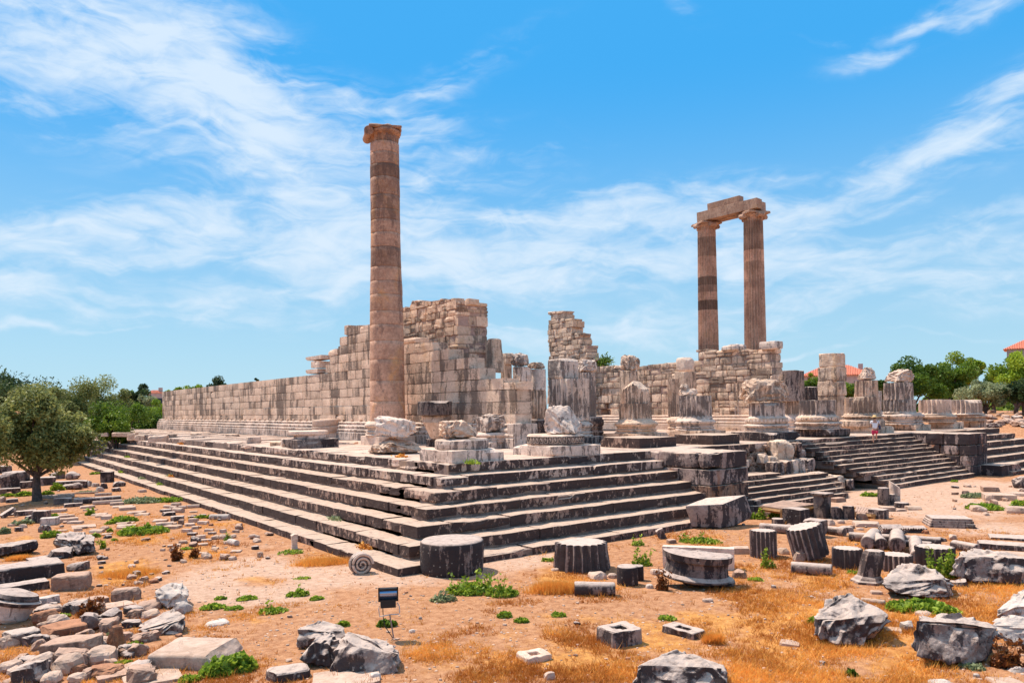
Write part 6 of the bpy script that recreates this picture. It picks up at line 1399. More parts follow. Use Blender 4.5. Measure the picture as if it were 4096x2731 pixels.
for rg, x0, y0, x1, y1, lb, mt, dr in core:
    # depth: on the broken face of the foundation, which climbs away from the viewer
    yy = 3.0 if y1 > 600 else (3.0 if y1 > 500 else 3.5); yb = yy-.9 if y1 > 700 else yy
    cx = (x0+x1)/2; d = ray(*px(rg, cx, y1)); t_ = (yb-CAM[1])/d[1]; P = CAM+d*t_; D = depth(P); w = (x1-x0)*REG[rg][2]*D/FPX; h = (y1-y0)*REG[rg][2]*D/FPX
    V, F = block((w*1.0, w*dr+.3, h+.1), n=10, e=6, amp=.05*min(w, 1), cuts=5, cutd=.82, seed=int(x0), fr=2.6); V = rotz(V, -.25)
    o = Mesh().add(V, F, .5).build('foundation_stone', M[mt], loc=(0, 0, 0)); o.location = (P[0], P[1]+w*dr/2+.15, P[2]+h/2); tag(o, lb, 'foundation block')
# rubble fill of the foundation
m = Mesh(); rs = np.random.RandomState(9)
for i in range(420):
    x = rs.uniform(15.4, 24.5); z = rs.uniform(.7, S-.12); y = 4.45-rs.uniform(0, .2)-(2.1-z)*.25; s = rs.uniform(.14, .40)
    V, F = block((s, s, s*.75), n=4, e=4, amp=.03, cuts=3, seed=i); m.add(rotz(V, rs.rand()*3)+np.array([x, y, z]), F, rs.rand())
o = m.build('rubble_fill', M['brown'], loc=(20, 4.5, 0)); tag(o, 'ragged small stones exposed under the platform edge right of the near cheek block', 'rubble face')
m = Mesh(); row_blocks(m, (CH[1], 4.15), (20.2, 4.15), 1.4, S-.36, S+.0, 1.6, rs, wear=.5, maxn=9); o = m.build('edge_course', M['step'], plat)

# ------------------------------------------------------------------ plants
def leaves(n, pts, rad, size, rs, flat=.0, up=0.0):
    """n leaf clumps around points"""
    k = rs.randint(len(pts), size=n); d = rs.normal(size=(n, 3)); d /= np.linalg.norm(d, axis=1)[:, None]
    rr = rad[k]*(rs.rand(n)**.45); C = pts[k]+d*rr[:, None]*np.array([1, 1, 1-flat]); return C, k, rr/rad[k], d
def leaf_mesh(C, size, rs, tone, elong=1.8, up=.3, hang=0):
    n = len(C); a = rs.normal(size=(n, 3)); a[:, 2] += up; a /= np.linalg.norm(a, axis=1)[:, None]; b = np.cross(a, rs.normal(size=(n, 3))); b /= np.linalg.norm(b, axis=1)[:, None]
    s = size*rs.uniform(.6, 1.4, n)[:, None]; V = np.stack([C-a*s*elong/2, C+b*s/2, C+a*s*elong/2, C-b*s/2], 1).reshape(-1, 3); F = np.arange(4*n).reshape(n, 4); return V, F, np.repeat(tone, 4)
def tree(name, label, cat, base, H, R, trunk, mat, size, n, seed, lobes=26, flat=.25, lean=0.0, group=None, gap=.15, cone=0.0, low=0.0):
    rs = np.random.RandomState(seed); root = empty(name, base, label, cat, group); cz = trunk+(H-trunk)*.5; hz = (H-trunk)*.5
    L_ = []; rad = []
    for i in range(lobes):
        d = rs.normal(size=3); d /= np.linalg.norm(d); f = rs.uniform(.0, .95 if lobes > 40 else .80); p = np.array([d[0]*R*f, d[1]*R*f, cz+d[2]*hz*f]); 
        if cone: p[:2] *= max(.12, 1-cone*(p[2]-trunk)/(H-trunk))
        L_.append(p); rad.append(R*rs.uniform(.13, .36)*(1-cone*.5))
    L_ = np.array(L_); L_[:, 0] += lean*(L_[:, 2]/H); rad = np.array(rad); C, k, q, d = leaves(n, L_, rad, size, rs, flat)
    keep = fbm(C, 1.6/max(R*.35, .3), 3, seed) > -gap*1.6+rs.uniform(-.25, .05, n); keep &= C[:, 2] > low; C = C[keep]; k = k[keep]; lt = rs.rand(lobes)
    tone = np.clip(.25+.5*lt[k]+rs.uniform(-.2, .2, len(k)), 0, 1); V, F, T_ = leaf_mesh(C, size, rs, tone)
    Mesh().add(V, F, T_).build('crown', M[mat], root)
    m = Mesh(); tr = max(.07, H*.035)
    path = [np.array([0, 0, -.2]), np.array([rs.uniform(-.1, .1), rs.uniform(-.1, .1), trunk*.5]), np.array([lean*.3+rs.uniform(-.15, .15), rs.uniform(-.1, .1), trunk]), np.array([lean*.5, 0, cz])]
    v, f, t_ = tube(path, [tr*1.35, tr, tr*.8, tr*.4], 8); m.add(v, f); m.add(v, t_)
    for i in range(min(lobes, 12)):
        e_ = L_[i]; mid = (path[2]+e_)/2+rs.uniform(-.15, .15, 3)*R*.4; v, f, t_ = tube([path[2]*.9, mid, e_], [tr*.55, tr*.3, tr*.1], 6); m.add(v, f)
    m.build('trunk', M['bark'], root); return root
def tree_px(bx, topy, halfw, D, mat, label, name='tree', trunk=.25, size=.12, n=9000, seed=1, zbase=None, basey=None, **k):
    """bx, topy, halfw in photo pixels at camera depth D"""
    P = CAM+ray(bx, topy)*D; z = terr(P[0], P[1]) if zbase is None else zbase; H = P[2]-z; R = halfw*D/FPX
    return tree(name, label, 'tree', (P[0], P[1], z), H, R, max(.3, trunk*H), M and mat, size, n, seed, **k)
# the near olive tree
P, D, a = place('C1', 585, 1000, 0)
near = tree('olive_tree', 'nearest olive tree with dark trunk and wide crown, at the left edge', 'tree', (P[0], P[1], P[2]), 4.95, 2.55, 1.25, 'olive', .085, 60000, 5, lobes=64, flat=.1, lean=-.1, gap=.06, low=1.0)
far = [
 (30, 1500, 150, 95, 'deep', 'dark broad tree at the left edge of the photo, behind the nearest olive', 'broadleaf_tree', .16, 9000, {}),
 (175, 1512, 120, 70, 'olive', 'olive tree showing above the nearest olive, left of the tall olives', 'olive_tree', .10, 14000, {}),
 (292, 1494, 125, 62, 'olive', 'tall grey green olive behind the right shoulder of the nearest olive', 'olive_tree', .09, 18000, {}),
 (402, 1500, 105, 68, 'olive', 'second tall olive, left of the dark round tree', 'olive_tree', .10, 14000, {}),
 (470, 1560, 95, 60, 'green', 'small tree with a dark visible trunk just beyond the platform end', 'broadleaf_tree', .09, 14000, {'trunk': .3}),
 (556, 1530, 48, 110, 'deep', 'dark round tree farther off, right of the tall olives', 'broadleaf_tree', .2, 5000, {}),
 (600, 1562, 60, 100, 'sage', 'grey green tree in front of the far house roof at left', 'olive_tree', .16, 6000, {}),
 (560, 1592, 90, 84, 'green', 'low dark green tree left of the wall end', 'broadleaf_tree', .13, 9000, {'trunk': .1}),
 (635, 1572, 55, 92, 'bright', 'bright green tree touching the left end of the long wall', 'broadleaf_tree', .13, 8000, {'trunk': .1}),
 (700, 1524, 45, 118, 'bright', 'yellowish green tree rising over the left end of the long wall', 'broadleaf_tree', .18, 6000, {}),
 (780, 1509, 65, 120, 'bright', 'wide bright green crown above the long wall', 'broadleaf_tree', .18, 7000, {}),
 (880, 1499, 62, 135, 'deep', 'flat topped dark green crown above the long wall', 'pine_tree', .2, 7000, {}),
 (976, 1500, 14, 150, 'deep', 'smallest and leftmost of the slim conifers above the long wall', 'cypress_tree', .2, 1600, {'cone': .3}),
 (1000, 1487, 16, 150, 'deep', 'middle slim conifer above the long wall', 'cypress_tree', .2, 2000, {'cone': .3}),
 (1028, 1484, 20, 150, 'deep', 'tallest slim conifer above the long wall', 'cypress_tree', .2, 2600, {'cone': .3}),
 (3090, 1460, 0, 0, '', '', '', 0, 0, {}),
 (3150, 1468, 40, 90, 'bright', 'yellow green crown right of the far temple wall, beyond the columns', 'broadleaf_tree', .14, 5000, {}),
 (3236, 1466, 30, 120, 'bright', 'small yellow green crown touching the left slope of the red roof', 'broadleaf_tree', .18, 3000, {}),
 (3250, 1505, 60, 85, 'green', 'bushy green tree before the wall of the red roofed house', 'broadleaf_tree', .13, 7000, {'trunk': .1}),
 (3400, 1498, 60, 80, 'green', 'green tree right of the tallest square pier', 'broadleaf_tree', .13, 7000, {'trunk': .1}),
 (3520, 1482, 55, 82, 'sage', 'grey green tree between the pointed stump and the large green tree', 'olive_tree', .12, 8000, {'trunk': .1}),
 (3640, 1424, 110, 80, 'green', 'large leafy green tree right of the red roof, left half', 'broadleaf_tree', .14, 16000, {'trunk': .1}),
 (3760, 1418, 110, 84, 'green', 'large leafy green tree in the middle of the right grove', 'broadleaf_tree', .14, 16000, {'trunk': .1}),
 (3850, 1396, 75, 96, 'bright', 'tall bright green pine like crown rising behind the right grove', 'pine_tree', .14, 12000, {}),
 (3940, 1480, 95, 76, 'sage', 'rounded grey green olive in front of the right grove', 'olive_tree', .11, 14000, {'trunk': .12}),
 (3970, 1436, 80, 100, 'green', 'mid green tree behind the rounded grey green olive', 'broadleaf_tree', .16, 8000, {}),
 (4060, 1392, 110, 88, 'bright', 'bright green tree at the right edge of the photo', 'broadleaf_tree', .15, 14000, {}),
 (4090, 1500, 75, 74, 'deep', 'dark green tree at the right edge below the bright one', 'broadleaf_tree', .13, 9000, {'trunk': .1}),
]
for i, (x, y, hw, D, mt, lb, nm, sz, n, k) in enumerate(far):
    if not n: continue
    k = dict(k); tr = min(.10, k.pop('trunk', .2)); tree_px(x, y, hw*(1.4 if x < 660 else 1.3 if x > 3500 else 1.1), D, mt, lb, name=nm, trunk=tr, size=sz*1.05, n=int(n*1.5), seed=40+i, lobes=30, flat=.1, **k)
# distant belts of trees reading as one mass
def belt(x0, x1, ytop, D, label, mat, n, seed, size=.5):
    rs = np.random.RandomState(seed); C = []
    for i in range(n):
        x = rs.uniform(x0, x1); d = D*rs.uniform(.92, 1.12); P = CAM+ray(x, 1640)*d; top = (CAM+ray(x, ytop+26*math.sin(x*.021)+14*math.sin(x*.067+1))*d)[2]; C.append((P[0], P[1], rs.uniform(0, 1)**.7*(top-1)+1))
    C = np.array(C); V, F, T_ = leaf_mesh(C, size, rs, rs.rand(n)); o = Mesh().add(V, F, T_).build('tree_belt', M[mat]); tag(o, label, 'woodland', kind='stuff')
belt(-900, 760, 1600, 150, 'far belt of green trees behind the olives at the left', 'green', 15000, 3)
belt(3050, 4900, 1580, 135, 'far belt of dark green trees behind the ruins at the right', 'green', 20000, 4)

def weed(reg, x0, y0, x1, y1, label, mat='weed', n=900, size=.06, seed=1, name='weed_clump', stalks=0, cat='weed', z0=None):
    P, D, a = place(reg, (x0+x1)/2, y1, 0, z=z0); s = REG[reg][2]; w = (x1-x0)*s*D/FPX; dep = w*.55; h = max(.08, (CAM+ray(*px(reg, (x0+x1)/2, y0))*(depth(P)+dep*.5))[2]-P[2])
    n = int(n*.62); size = size*1.2; rs = np.random.RandomState(seed+int(x0)); C = np.stack([rs.uniform(-1, 1, n), rs.uniform(-1, 1, n), rs.rand(n)], 1); C = C[fbm(C*np.array([1, 1, 0])*np.array([1, 1, 1]), 2.6, 3, seed+int(y0)) > -.16+rs.uniform(-.15, .15, len(C))]; q = C[:, 0]**2+C[:, 1]**2; C = C[(q < 1)]; q = q[q < 1]
    C[:, 2] *= np.sqrt(np.clip(1-q, .05, 1)); lump = .55+.6*fbm(C*3, 1, 3, seed); C = C*np.array([w/2, dep/2, h*(.72 if stalks == 0 else .9)]); C[:, 2] *= np.clip(lump+.2, .3, 1.2); C[:, 2] += .01
    V, F, T_ = leaf_mesh(C, size, rs, rs.rand(len(C)), elong=1.5, up=.9); vd = viewdir(P); m = Mesh().add(rotz(V, a), F, T_)
    for i in range(stalks):
        b = np.array([rs.uniform(-w*.4, w*.4), rs.uniform(-dep*.3, dep*.3), 0]); e_ = b+np.array([rs.uniform(-.08, .08), rs.uniform(-.05, .05), h*rs.uniform(.9, 1.5)]); v, f, t_ = tube([b, e_], [.008, .004], 4); m.add(rotz(v, a), f, .3)
        cc = b+(e_-b)*rs.uniform(.3, 1, 14)[:, None]+rs.normal(size=(14, 3))*.03; v, f, t2 = leaf_mesh(cc, size*.8, rs, rs.rand(14)); m.add(rotz(v, a), f, t2)
    o = m.build(name, M[mat], loc=(0, 0, 0)); o.location = (P[0]+vd[0]*dep/2, P[1]+vd[1]*dep/2, P[2]); return tag(o, label, cat)
W_ = [
 ('B4', 1110, 770, 1735, 950, 'large leafy green bush in front of the hump backed block', 'weed', 3600, .07, 0), ('B1', 1850, 1225, 2351, 1510, 'big bright green trailing weed at the right end of the very large flat slab', 'weed', 4200, .06, 0),
 ('B1', 1640, 1480, 1835, 1566, 'small green weed at the bottom edge under the very large flat slab', 'weed', 900, .05, 0), ('B2', 280, 700, 500, 782, 'low green weed with reddish stalks, left of the floodlight', 'weed', 900, .045, 4), ('B2', 495, 755, 615, 812, 'small round green weed right beside the stalky one', 'weed', 500, .045, 0),
 ('B2', 20, 850, 292, 940, 'sparse green weed with one tall stalk, left foreground', 'weed', 600, .04, 2), ('B2', 755, 980, 850, 1050, 'broad leafed small weed just behind the light topped grey block', 'weed', 350, .06, 0), ('B2', 1120, 960, 1290, 1058, 'leafy weed right behind the floodlight pole', 'green', 700, .06, 0),
 ('B2', 1740, 600, 2200, 770, 'tall stalky green weeds at the right foot of the huge smooth drum', 'weed', 2600, .05, 8), ('B2', 2100, 620, 2420, 790, 'low spread of green weeds right of the huge smooth drum', 'weed', 1800, .04, 2), ('B2', 1600, 740, 1850, 830, 'pale green weeds below the huge smooth drum', 'sage', 700, .05, 2),
 ('B2', 2220, 890, 2351, 975, 'green weed alone in the middle of the dry foreground', 'weed', 600, .05, 0), ('B2', 200, 320, 440, 390, 'flat yellowish green weed at the foot of the small waisted post', 'weed', 1000, .035, 0), ('B2', 345, 590, 505, 625, 'tiny green weed on the bare ground above the stalky one', 'weed', 300, .035, 0),
 ('B3', 1525, 215, 1925, 298, 'green weeds growing behind the long thin upright slab', 'weed', 1600, .05, 6), ('B3', 1100, 370, 1285, 505, 'leafy stalky weed behind the two joined small drums', 'weed', 700, .05, 5), ('B3', 1095, 225, 1215, 312, 'small stalky weed close to the lowest step, right of the broken shouldered drum', 'weed', 300, .04, 2),
 ('B3', 265, 400, 400, 455, 'small green weed left of the large broken shouldered drum', 'weed', 350, .04, 0), ('B3', 360, 900, 495, 965, 'dark green tuft in the dry grass, centre right', 'weed', 450, .045, 0), ('B3', 1345, 930, 1510, 1000, 'bright green tuft behind the low worn holed slab', 'weed', 450, .045, 0),
 ('B3', 20, 960, 150, 1018, 'green tuft at the left of the dry grass field', 'weed', 350, .045, 0), ('B3', 2160, 590, 2320, 636, 'low green weed right of the brown stone by the half round drum', 'weed', 350, .04, 0), ('B3', 2290, 380, 2420, 520, 'stalky weed at the foot of the narrow upright fluted drum', 'weed', 400, .04, 5),
 ('B4', 1450, 420, 1720, 630, 'tall thin stalked weeds between the right black drum and the flat topped boulder', 'weed', 700, .06, 14), ('B4', 735, 512, 825, 572, 'small green weed at the right foot of the left black fluted drum', 'weed', 350, .05, 0), ('B4', 370, 940, 470, 1030, 'small green weed at the left foot of the big split rock', 'weed', 350, .05, 0),
 ('B4', 2070, 1230, 2360, 1450, 'red tinged shrub at the right end of the largest banded rock', 'drybrown', 2200, .045, 10), ('B4', 1770, 1390, 1980, 1450, 'olive green low weed at the foot of the largest banded rock', 'sage', 700, .05, 0), ('B4', 720, 1430, 812, 1505, 'dark green tuft in the lower right dry grass', 'green', 350, .05, 0),
 ('A4', 1785, 1280, 2000, 1362, 'grey green round shrub beside the pale path', 'sage', 1500, .09, 0), ('A4', 1840, 1370, 2140, 1470, 'yellow green weeds under the grey green shrub', 'weed', 1700, .08, 0), ('A4', 2230, 1345, 2400, 1440, 'green weeds at the right edge by the stone ledge', 'weed', 1200, .08, 0),
 ('A4', 855, 1290, 1012, 1345, 'green weed at the foot of the broken stairs', 'weed', 700, .08, 0), ('A4', 1680, 1182, 1748, 1212, 'small green weed near the right stair foot', 'weed', 250, .07, 0), ('C4', 385, 1150, 640, 1285, 'green weeds right of the tilted marble block', 'weed', 1200, .06, 4), ('C4', 680, 1160, 870, 1255, 'green weeds under the plank deck', 'weed', 900, .06, 4),
 ('A1', 1130, 1310, 1480, 1410, 'wide grey green weed patch beside the lowest step', 'sage', 2600, .07, 0), ('A1', 1400, 1320, 1680, 1400, 'yellow green weed patch at the lowest step', 'weed', 2600, .07, 0), ('B1', 1100, 55, 1540, 215, 'broad green weed patch among the paving stones', 'weed', 3600, .07, 0), ('B1', 1020, 5, 1260, 100, 'green weeds behind the broad patch in the paving', 'weed', 1800, .07, 0),
 ('B1', 380, 120, 560, 235, 'green weeds left of the big white topped boulder', 'weed', 1400, .06, 0), ('B1', 830, 175, 915, 232, 'green weed above the right shoulder of the big white topped boulder', 'weed', 450, .06, 0), ('B1', 920, 255, 970, 335, 'upright green weed right of the big white topped boulder', 'weed', 250, .05, 3), ('B1', 1030, 230, 1075, 262, 'little green weed above the orange patch', 'weed', 150, .05, 0),
 ('B1', 0, 90, 90, 200, 'pale grey green weed at the left edge', 'sage', 900, .06, 0), ('B1', 100, 30, 300, 120, 'grey green weeds below the moulded slabs, far left', 'sage', 900, .06, 0), ('B1', 1660, 310, 1770, 350, 'little green weed at the edge of the bare path', 'weed', 250, .05, 0), ('B1', 2060, 215, 2130, 270, 'green weed by the short white cylinder', 'weed', 300, .05, 2),
 ('B1', 1970, 760, 2080, 808, 'low green weed on the bare path, upper one', 'weed', 350, .04, 0), ('B1', 1840, 820, 2070, 900, 'wide green weed on the bare path', 'weed', 900, .04, 0), ('B1', 2070, 850, 2230, 905, 'green weed right of the wide one on the bare path', 'weed', 600, .045, 0), ('B1', 2180, 755, 2360, 812, 'green weed at the centre of the bare path', 'weed', 700, .045, 0),
 ('B1', 1150, 1160, 1320, 1275, 'green weed between the upright rust coloured rock and the pitted stone', 'weed', 800, .05, 0), ('B1', 1040, 1350, 1210, 1425, 'green weed above the porous block', 'weed', 600, .05, 0), ('B1', 940, 1095, 1040, 1160, 'grey green weed right of the rust coloured hollow block', 'sage', 350, .05, 0), ('B1', 510, 920, 640, 970, 'green weed under the grey sloping rock', 'weed', 350, .05, 0),
 ('C1', 805, 640, 1000, 830, 'green ferny weed right of the olive trunk', 'weed', 1300, .09, 0), ('C1', 260, 800, 510, 920, 'yellow green weed left of the olive trunk', 'weed', 1500, .09, 0), ('C1', 30, 850, 230, 930, 'yellow green weed at the far left, level with the olive foot', 'weed', 1000, .09, 0), ('C1', 1420, 520, 1580, 575, 'bright green weed by the end of the lowest step', 'weed', 700, .09, 0),
 ('C1', 50, 720, 270, 780, 'leafy weed in front of the large flat topped dark block', 'weed', 700, .09, 0), ('C1', 660, 800, 830, 900, 'green weed directly right of the olive trunk foot', 'weed', 900, .08, 0), ('C1', 1200, 820, 1500, 880, 'pale green weeds growing over the thin lying shafts', 'sage', 1100, .08, 0), ('C1', 1620, 940, 1830, 985, 'green weeds between the lying shafts', 'weed', 700, .08, 0), ('C1', 790, 1175, 915, 1250, 'green weed by the moulded corner block', 'weed', 500, .07, 0),
 ('C1', 1350, 1130, 1480, 1215, 'green weed among the paving stones, left side', 'weed', 500, .07, 2), ('C1', 1660, 1280, 1800, 1360, 'green weed among the paving stones, middle', 'weed', 600, .07, 0), ('C1', 1690, 1400, 1760, 1480, 'small green weed among the paving stones, lowest', 'weed', 300, .07, 0), ('C2', 720, 610, 870, 680, 'green weed before the dark block near the lowest step', 'weed', 600, .07, 0), ('C2', 900, 600, 970, 680, 'green weed at the left end of the pale column piece', 'weed', 400, .07, 0),
 ('C2', 350, 1170, 500, 1350, 'dark red brown dried weed at the edge of the bare path', 'drybrown', 700, .05, 10), ('C2', 620, 1170, 740, 1310, 'red brown dried weed right of the darkest one', 'drybrown', 600, .05, 8), ('B1', 720, 830, 945, 960, 'brown dried weed in the middle of the left pile', 'drybrown', 500, .05, 10), ('B1', 1950, 480, 2000, 480.5, '', '', 0, 0, 0),
 ('B3', 1330, 570, 1450, 720, 'dried reddish weed leaning on the left side of the half round drum', 'drybrown', 500, .045, 8)]
for i, (rg, x0, y0, x1, y1, lb, mt, n, sz, stk) in enumerate(W_):
    if n: weed(rg, x0, y0, x1, y1, lb, mt, n, sz, i, stalks=stk, name='dry_weed' if mt == 'drybrown' else 'weed_clump')
for i, (rg, x, y) in enumerate([('A1', 1130, 985), ('A1', 1525, 1165), ('A1', 1280, 1185), ('A1', 1090, 1125), ('A1', 1800, 1090), ('C2', 280, 20), ('C2', 1280, 65), ('B2', 995, 330), ('B2', 728, 68), ('C2', 150, 150), ('A1', 1660, 865)]):
    # joints of the flank steps: find the tread under the pixel
    for k in range(1, 8):
        P = gp(*px(rg, x, y), H1+STEP_H*(k-1))
        if TREAD*(k-1) <= P[0] < TREAD*k: break
    r2 = np.random.RandomState(i); n = 160; C = r2.normal(size=(n, 3))*np.array([.07, .16, .05]); C[:, 2] = np.abs(C[:, 2]); V, F, T_ = leaf_mesh(C, .05, r2, r2.rand(n), up=.8); P[0] = TREAD*k-.08
    o = Mesh().add(V, F, T_).build('step_weed', M[['weed', 'dry', 'sage'][i % 3]], loc=(0, 0, 0)); o.location = P; tag(o, ['small green weed', 'tuft of dry grass', 'small grey green weed'][i % 3]+' rooted in a joint of the flank steps', 'weed', 'little plants in the joints of the flank steps')
# bush growing on the far wall
P = onX(*px('Z2', 1162, 578), WX+.6); rs = np.random.RandomState(4); C = P+rs.normal(size=(420, 3))*np.array([.35, .35, .25])+np.array([0, 0, .25]); V, F, T_ = leaf_mesh(C, .11, rs, rs.rand(420))
o = Mesh().add(V-P, F, T_).build('wall_shrub', M['green'], loc=(0, 0, 0)); o.location = P; tag(o, 'little green shrub growing out of the top of the far temple wall', 'shrub')

# ------------------------------------------------------------------ dry grass
def gravel():
    rs = np.random.RandomState(77); n = 7000; x = rs.uniform(-60, 4156, n); y = rs.uniform(1960, 2900, n)**1.0; P = CAM+((cF[None]+cR[None]*((x-2048)/FPX)[:, None]-cU[None]*((y-PPY)/FPX)[:, None])); d = P-CAM
    P = CAM+d*(-CAM[2]/d[:, 2])[:, None]; P = P[(P[:, 0] < -.1) | (P[:, 1] < -.1)]; g, b = fields(P); P = P[rs.rand(len(P)) < .35+.6*np.clip(fbm(P*np.array([1, 1, 0]), .6, 3, 4)*2+.3, 0, 1)]; n = len(P); P[:, 2] = terrain(P[:, 0], P[:, 1])
    V0, F0 = block((1, .8, .6), n=(2, 2, 2), e=3, amp=.0); V0 = V0[None]*(rs.uniform(.018, .07, (n, 1, 1))*rs.uniform(.6, 1.3, (n, 1, 3))); a = rs.uniform(0, 6.3, n); c, s_ = np.cos(a)[:, None], np.sin(a)[:, None]
    X = V0[:, :, 0]*c-V0[:, :, 1]*s_; Y = V0[:, :, 0]*s_+V0[:, :, 1]*c; V = np.stack([X, Y, V0[:, :, 2]], 2)+P[:, None, :]; k = V0.shape[1]; F = (F0[None]+(np.arange(n)*k)[:, None, None]).reshape(-1, 4)
    o = Mesh().add(V.reshape(-1, 3), F, np.repeat(rs.rand(n), k)).build('gravel', M['flat']); tag(o, 'fine gravel and stone chips strewn over the dry earth', 'gravel', kind='stuff')
gravel()
def grass():
    rs = np.random.RandomState(21); N = 150000; x = rs.uniform(-60, 4156, N); y = rs.uniform(1960, 2900, N)
    d = cF[None]+cR[None]*((x-2048)/FPX)[:, None]-cU[None]*((y-PPY)/FPX)[:, None]; t = -CAM[2]/d[:, 2]; P = CAM+d*t[:, None]; P = P[(P[:, 0] < -0.15) | (P[:, 1] < -.15)]
    g, b = fields(P); nz = fbm(P*np.array([1, 1, 0]), 1.3, 4, 3); nz2 = fbm(P*np.array([1, 1, 0]), .45, 2, 8); pr = np.clip(g*.95-.30+nz*1.9+nz2*1.1-b*.3, .02, .9)
    P = P[rs.rand(len(P)) < pr]; n = len(P); P[:, 2] = terrain(P[:, 0], P[:, 1]); Dd = (P-CAM) @ cF; nb = 5
    print('tufts', n); g2, _ = fields(P); base = np.repeat(P, nb, 0); k = len(base); hgt = np.repeat(.035+.065*rs.rand(n)*(.3+.8*g2)+.10*(rs.rand(n) < .05), nb)*rs.uniform(.6, 1.2, k)
    off = rs.normal(size=(k, 3))*.035; off[:, 2] = 0; base = base+off; lean = rs.normal(size=(k, 3))*.55; lean[:, 2] = 1; tip = base+lean*hgt[:, None]; wd = rs.normal(size=(k, 3)); wd[:, 2] = 0; wd /= np.linalg.norm(wd, axis=1)[:, None]; wd *= (.0035+.0006*np.repeat(Dd, nb)*.35)[:, None]
    V = np.stack([base-wd, base+wd, tip], 1).reshape(-1, 3); F = np.arange(3*k).reshape(k, 3); tn = np.repeat(np.clip(.5+fbm(P, .7, 3, 1)+rs.uniform(-.35, .35, n), 0, 1), nb)
    o = Mesh().add(V, F, np.repeat(tn, 3)).build('dry_grass', M['dry']); tag(o, 'short orange dry grass covering the ground between the fallen stones', 'dry grass', kind='stuff')
    # dense tall tufts in front of the broken shouldered drum
    return
grass()
for i, (rg, x0, y0, x1, y1, lb) in enumerate([('B3', 200, 555, 600, 752, 'dense golden grass tuft at the left foot of the large broken shouldered drum'), ('B2', 400, 370, 850, 492, 'golden dry grass patch between the small post and the carved scroll'), ('B1', 950, 470, 1400, 600, 'orange dry grass and stalks in the ring of small stones'), ('B1', 90, 385, 260, 450, 'tall straw coloured grass behind the long dark slab'), ('B3', 1790, 1110, 1925, 1210, 'golden tuft right of the low worn holed slab')]):
    P, D, a = place(rg, (x0+x1)/2, y1, 0); w = pw(rg, x1-x0, D); dep = w*.45; h = .24 if i < 1 else .16; rs = np.random.RandomState(i); n = 5200; B = np.stack([rs.normal(size=n)*w*.24, rs.normal(size=n)*dep*.25, np.zeros(n)], 1); lean = rs.normal(size=(n, 3))*.4; lean[:, 2] = 1
    tip = B+lean*(h*rs.uniform(.4, 1.1, n))[:, None]; wd = rs.normal(size=(n, 3)); wd[:, 2] = 0; wd /= np.linalg.norm(wd, axis=1)[:, None]; V = np.stack([B-wd*.006, B+wd*.006, tip], 1).reshape(-1, 3); vd = viewdir(P)
    o = Mesh().add(rotz(V, a), np.arange(3*n).reshape(n, 3), np.repeat(rs.uniform(.4, 1, n), 3)).build('grass_tuft', M['dry'], loc=(0, 0, 0)); o.location = (P[0]+vd[0]*dep/2, P[1]+vd[1]*dep/2, P[2]); tag(o, lb, 'grass tuft')

# ------------------------------------------------------------------ houses beyond
M['tile'] = simple('red_roof_tiles', (.62, .19, .11), .8, nz=.25, sc=3); M['plaster'] = simple('warm_plaster', (.55, .40, .34), .85, nz=.1, sc=2); M['dgl'] = simple('dark_window', (.03, .035, .05), .2, nz=.1)
def house(x0, x1, yeave, yapex, D, label, seed, rl=.35):
    A = CAM+ray(x0, yeave)*D; B = CAM+ray(x1, yeave)*D; z = terr(A[0], A[1]); c = (A+B)/2; w = np.linalg.norm((B-A)[:2]); ez = A[2]; az_ = (CAM+ray((x0+x1)/2, yapex)*D)[2]; vd = viewdir(c); a = math.atan2(vd[1], vd[0])-math.pi/2; dp = w*.75
    root = empty('tiled_house', (c[0]+vd[0]*dp/2, c[1]+vd[1]*dp/2, z), label, 'house'); V, F = block((w*.9, dp*.9, ez-z), n=2, e=40, amp=0); V[:, 2] += (ez-z)/2; Mesh().add(rotz(V, a), F).build('wall', M['plaster'], root)
    V = np.array([(-w/2, -dp/2, ez-z), (w/2, -dp/2, ez-z), (w/2, dp/2, ez-z), (-w/2, dp/2, ez-z), (-w*rl/2, 0, az_-z), (w*rl/2, 0, az_-z)]); roof = Mesh(); rr = bpy.data.objects
    roof.add(rotz(V, a), np.array([(0, 1, 5, 4), (2, 3, 4, 5), (3, 2, 1, 0)])); roof.add(rotz(V, a), np.array([(1, 2, 5), (3, 0, 4)])); q = Mesh()
    ro = roof.build('roof', M['tile'], root)
    m = Mesh()      # rows of round tiles
    for i in range(44):
        t = (i+.5)/44; p0 = V[0]+(V[1]-V[0])*t; f = abs(t-.5)*2; top = 1 if f < rl else (1-f)/(1-rl); p1 = p0+np.array([0, dp/2*top, (az_-ez)*top]); p1[0] = p0[0]
        v, f_, t_ = tube([p0+np.array([0, 0, .05]), p1+np.array([0, 0, .05])], w/44*.3, 5); m.add(rotz(v, a), f_, .5)
    m.build('tile_row', M['tile'], root)['kind'] = 'stuff'
    V, F = block((.7, .7, 1.2), n=2, e=40, amp=0); V += np.array([w*.34, 0, (ez-z)+(az_-ez)*.75]); Mesh().add(rotz(V, a), F).build('chimney', M['plaster'], root)
    for i in range(3):
        V, F = block((1.2, .1, 1.3), n=2, e=40, amp=0); V += np.array([-w*.3+i*w*.3, -dp*.45-.03, (ez-z)-1.6]); Mesh().add(rotz(V, a), F).build('window', M['dgl'], root)
house(3206, 3480, 1503, 1457, 118, 'house with a red tiled hip roof and chimney, seen behind the tallest square pier', 1)
house(4036, 4290, 1392, 1344, 150, 'house of which only the red roof corner shows at the right edge', 2)
house(590, 650, 1572, 1560, 135, 'small low house roof peeping between the trees left of the long wall', 3)

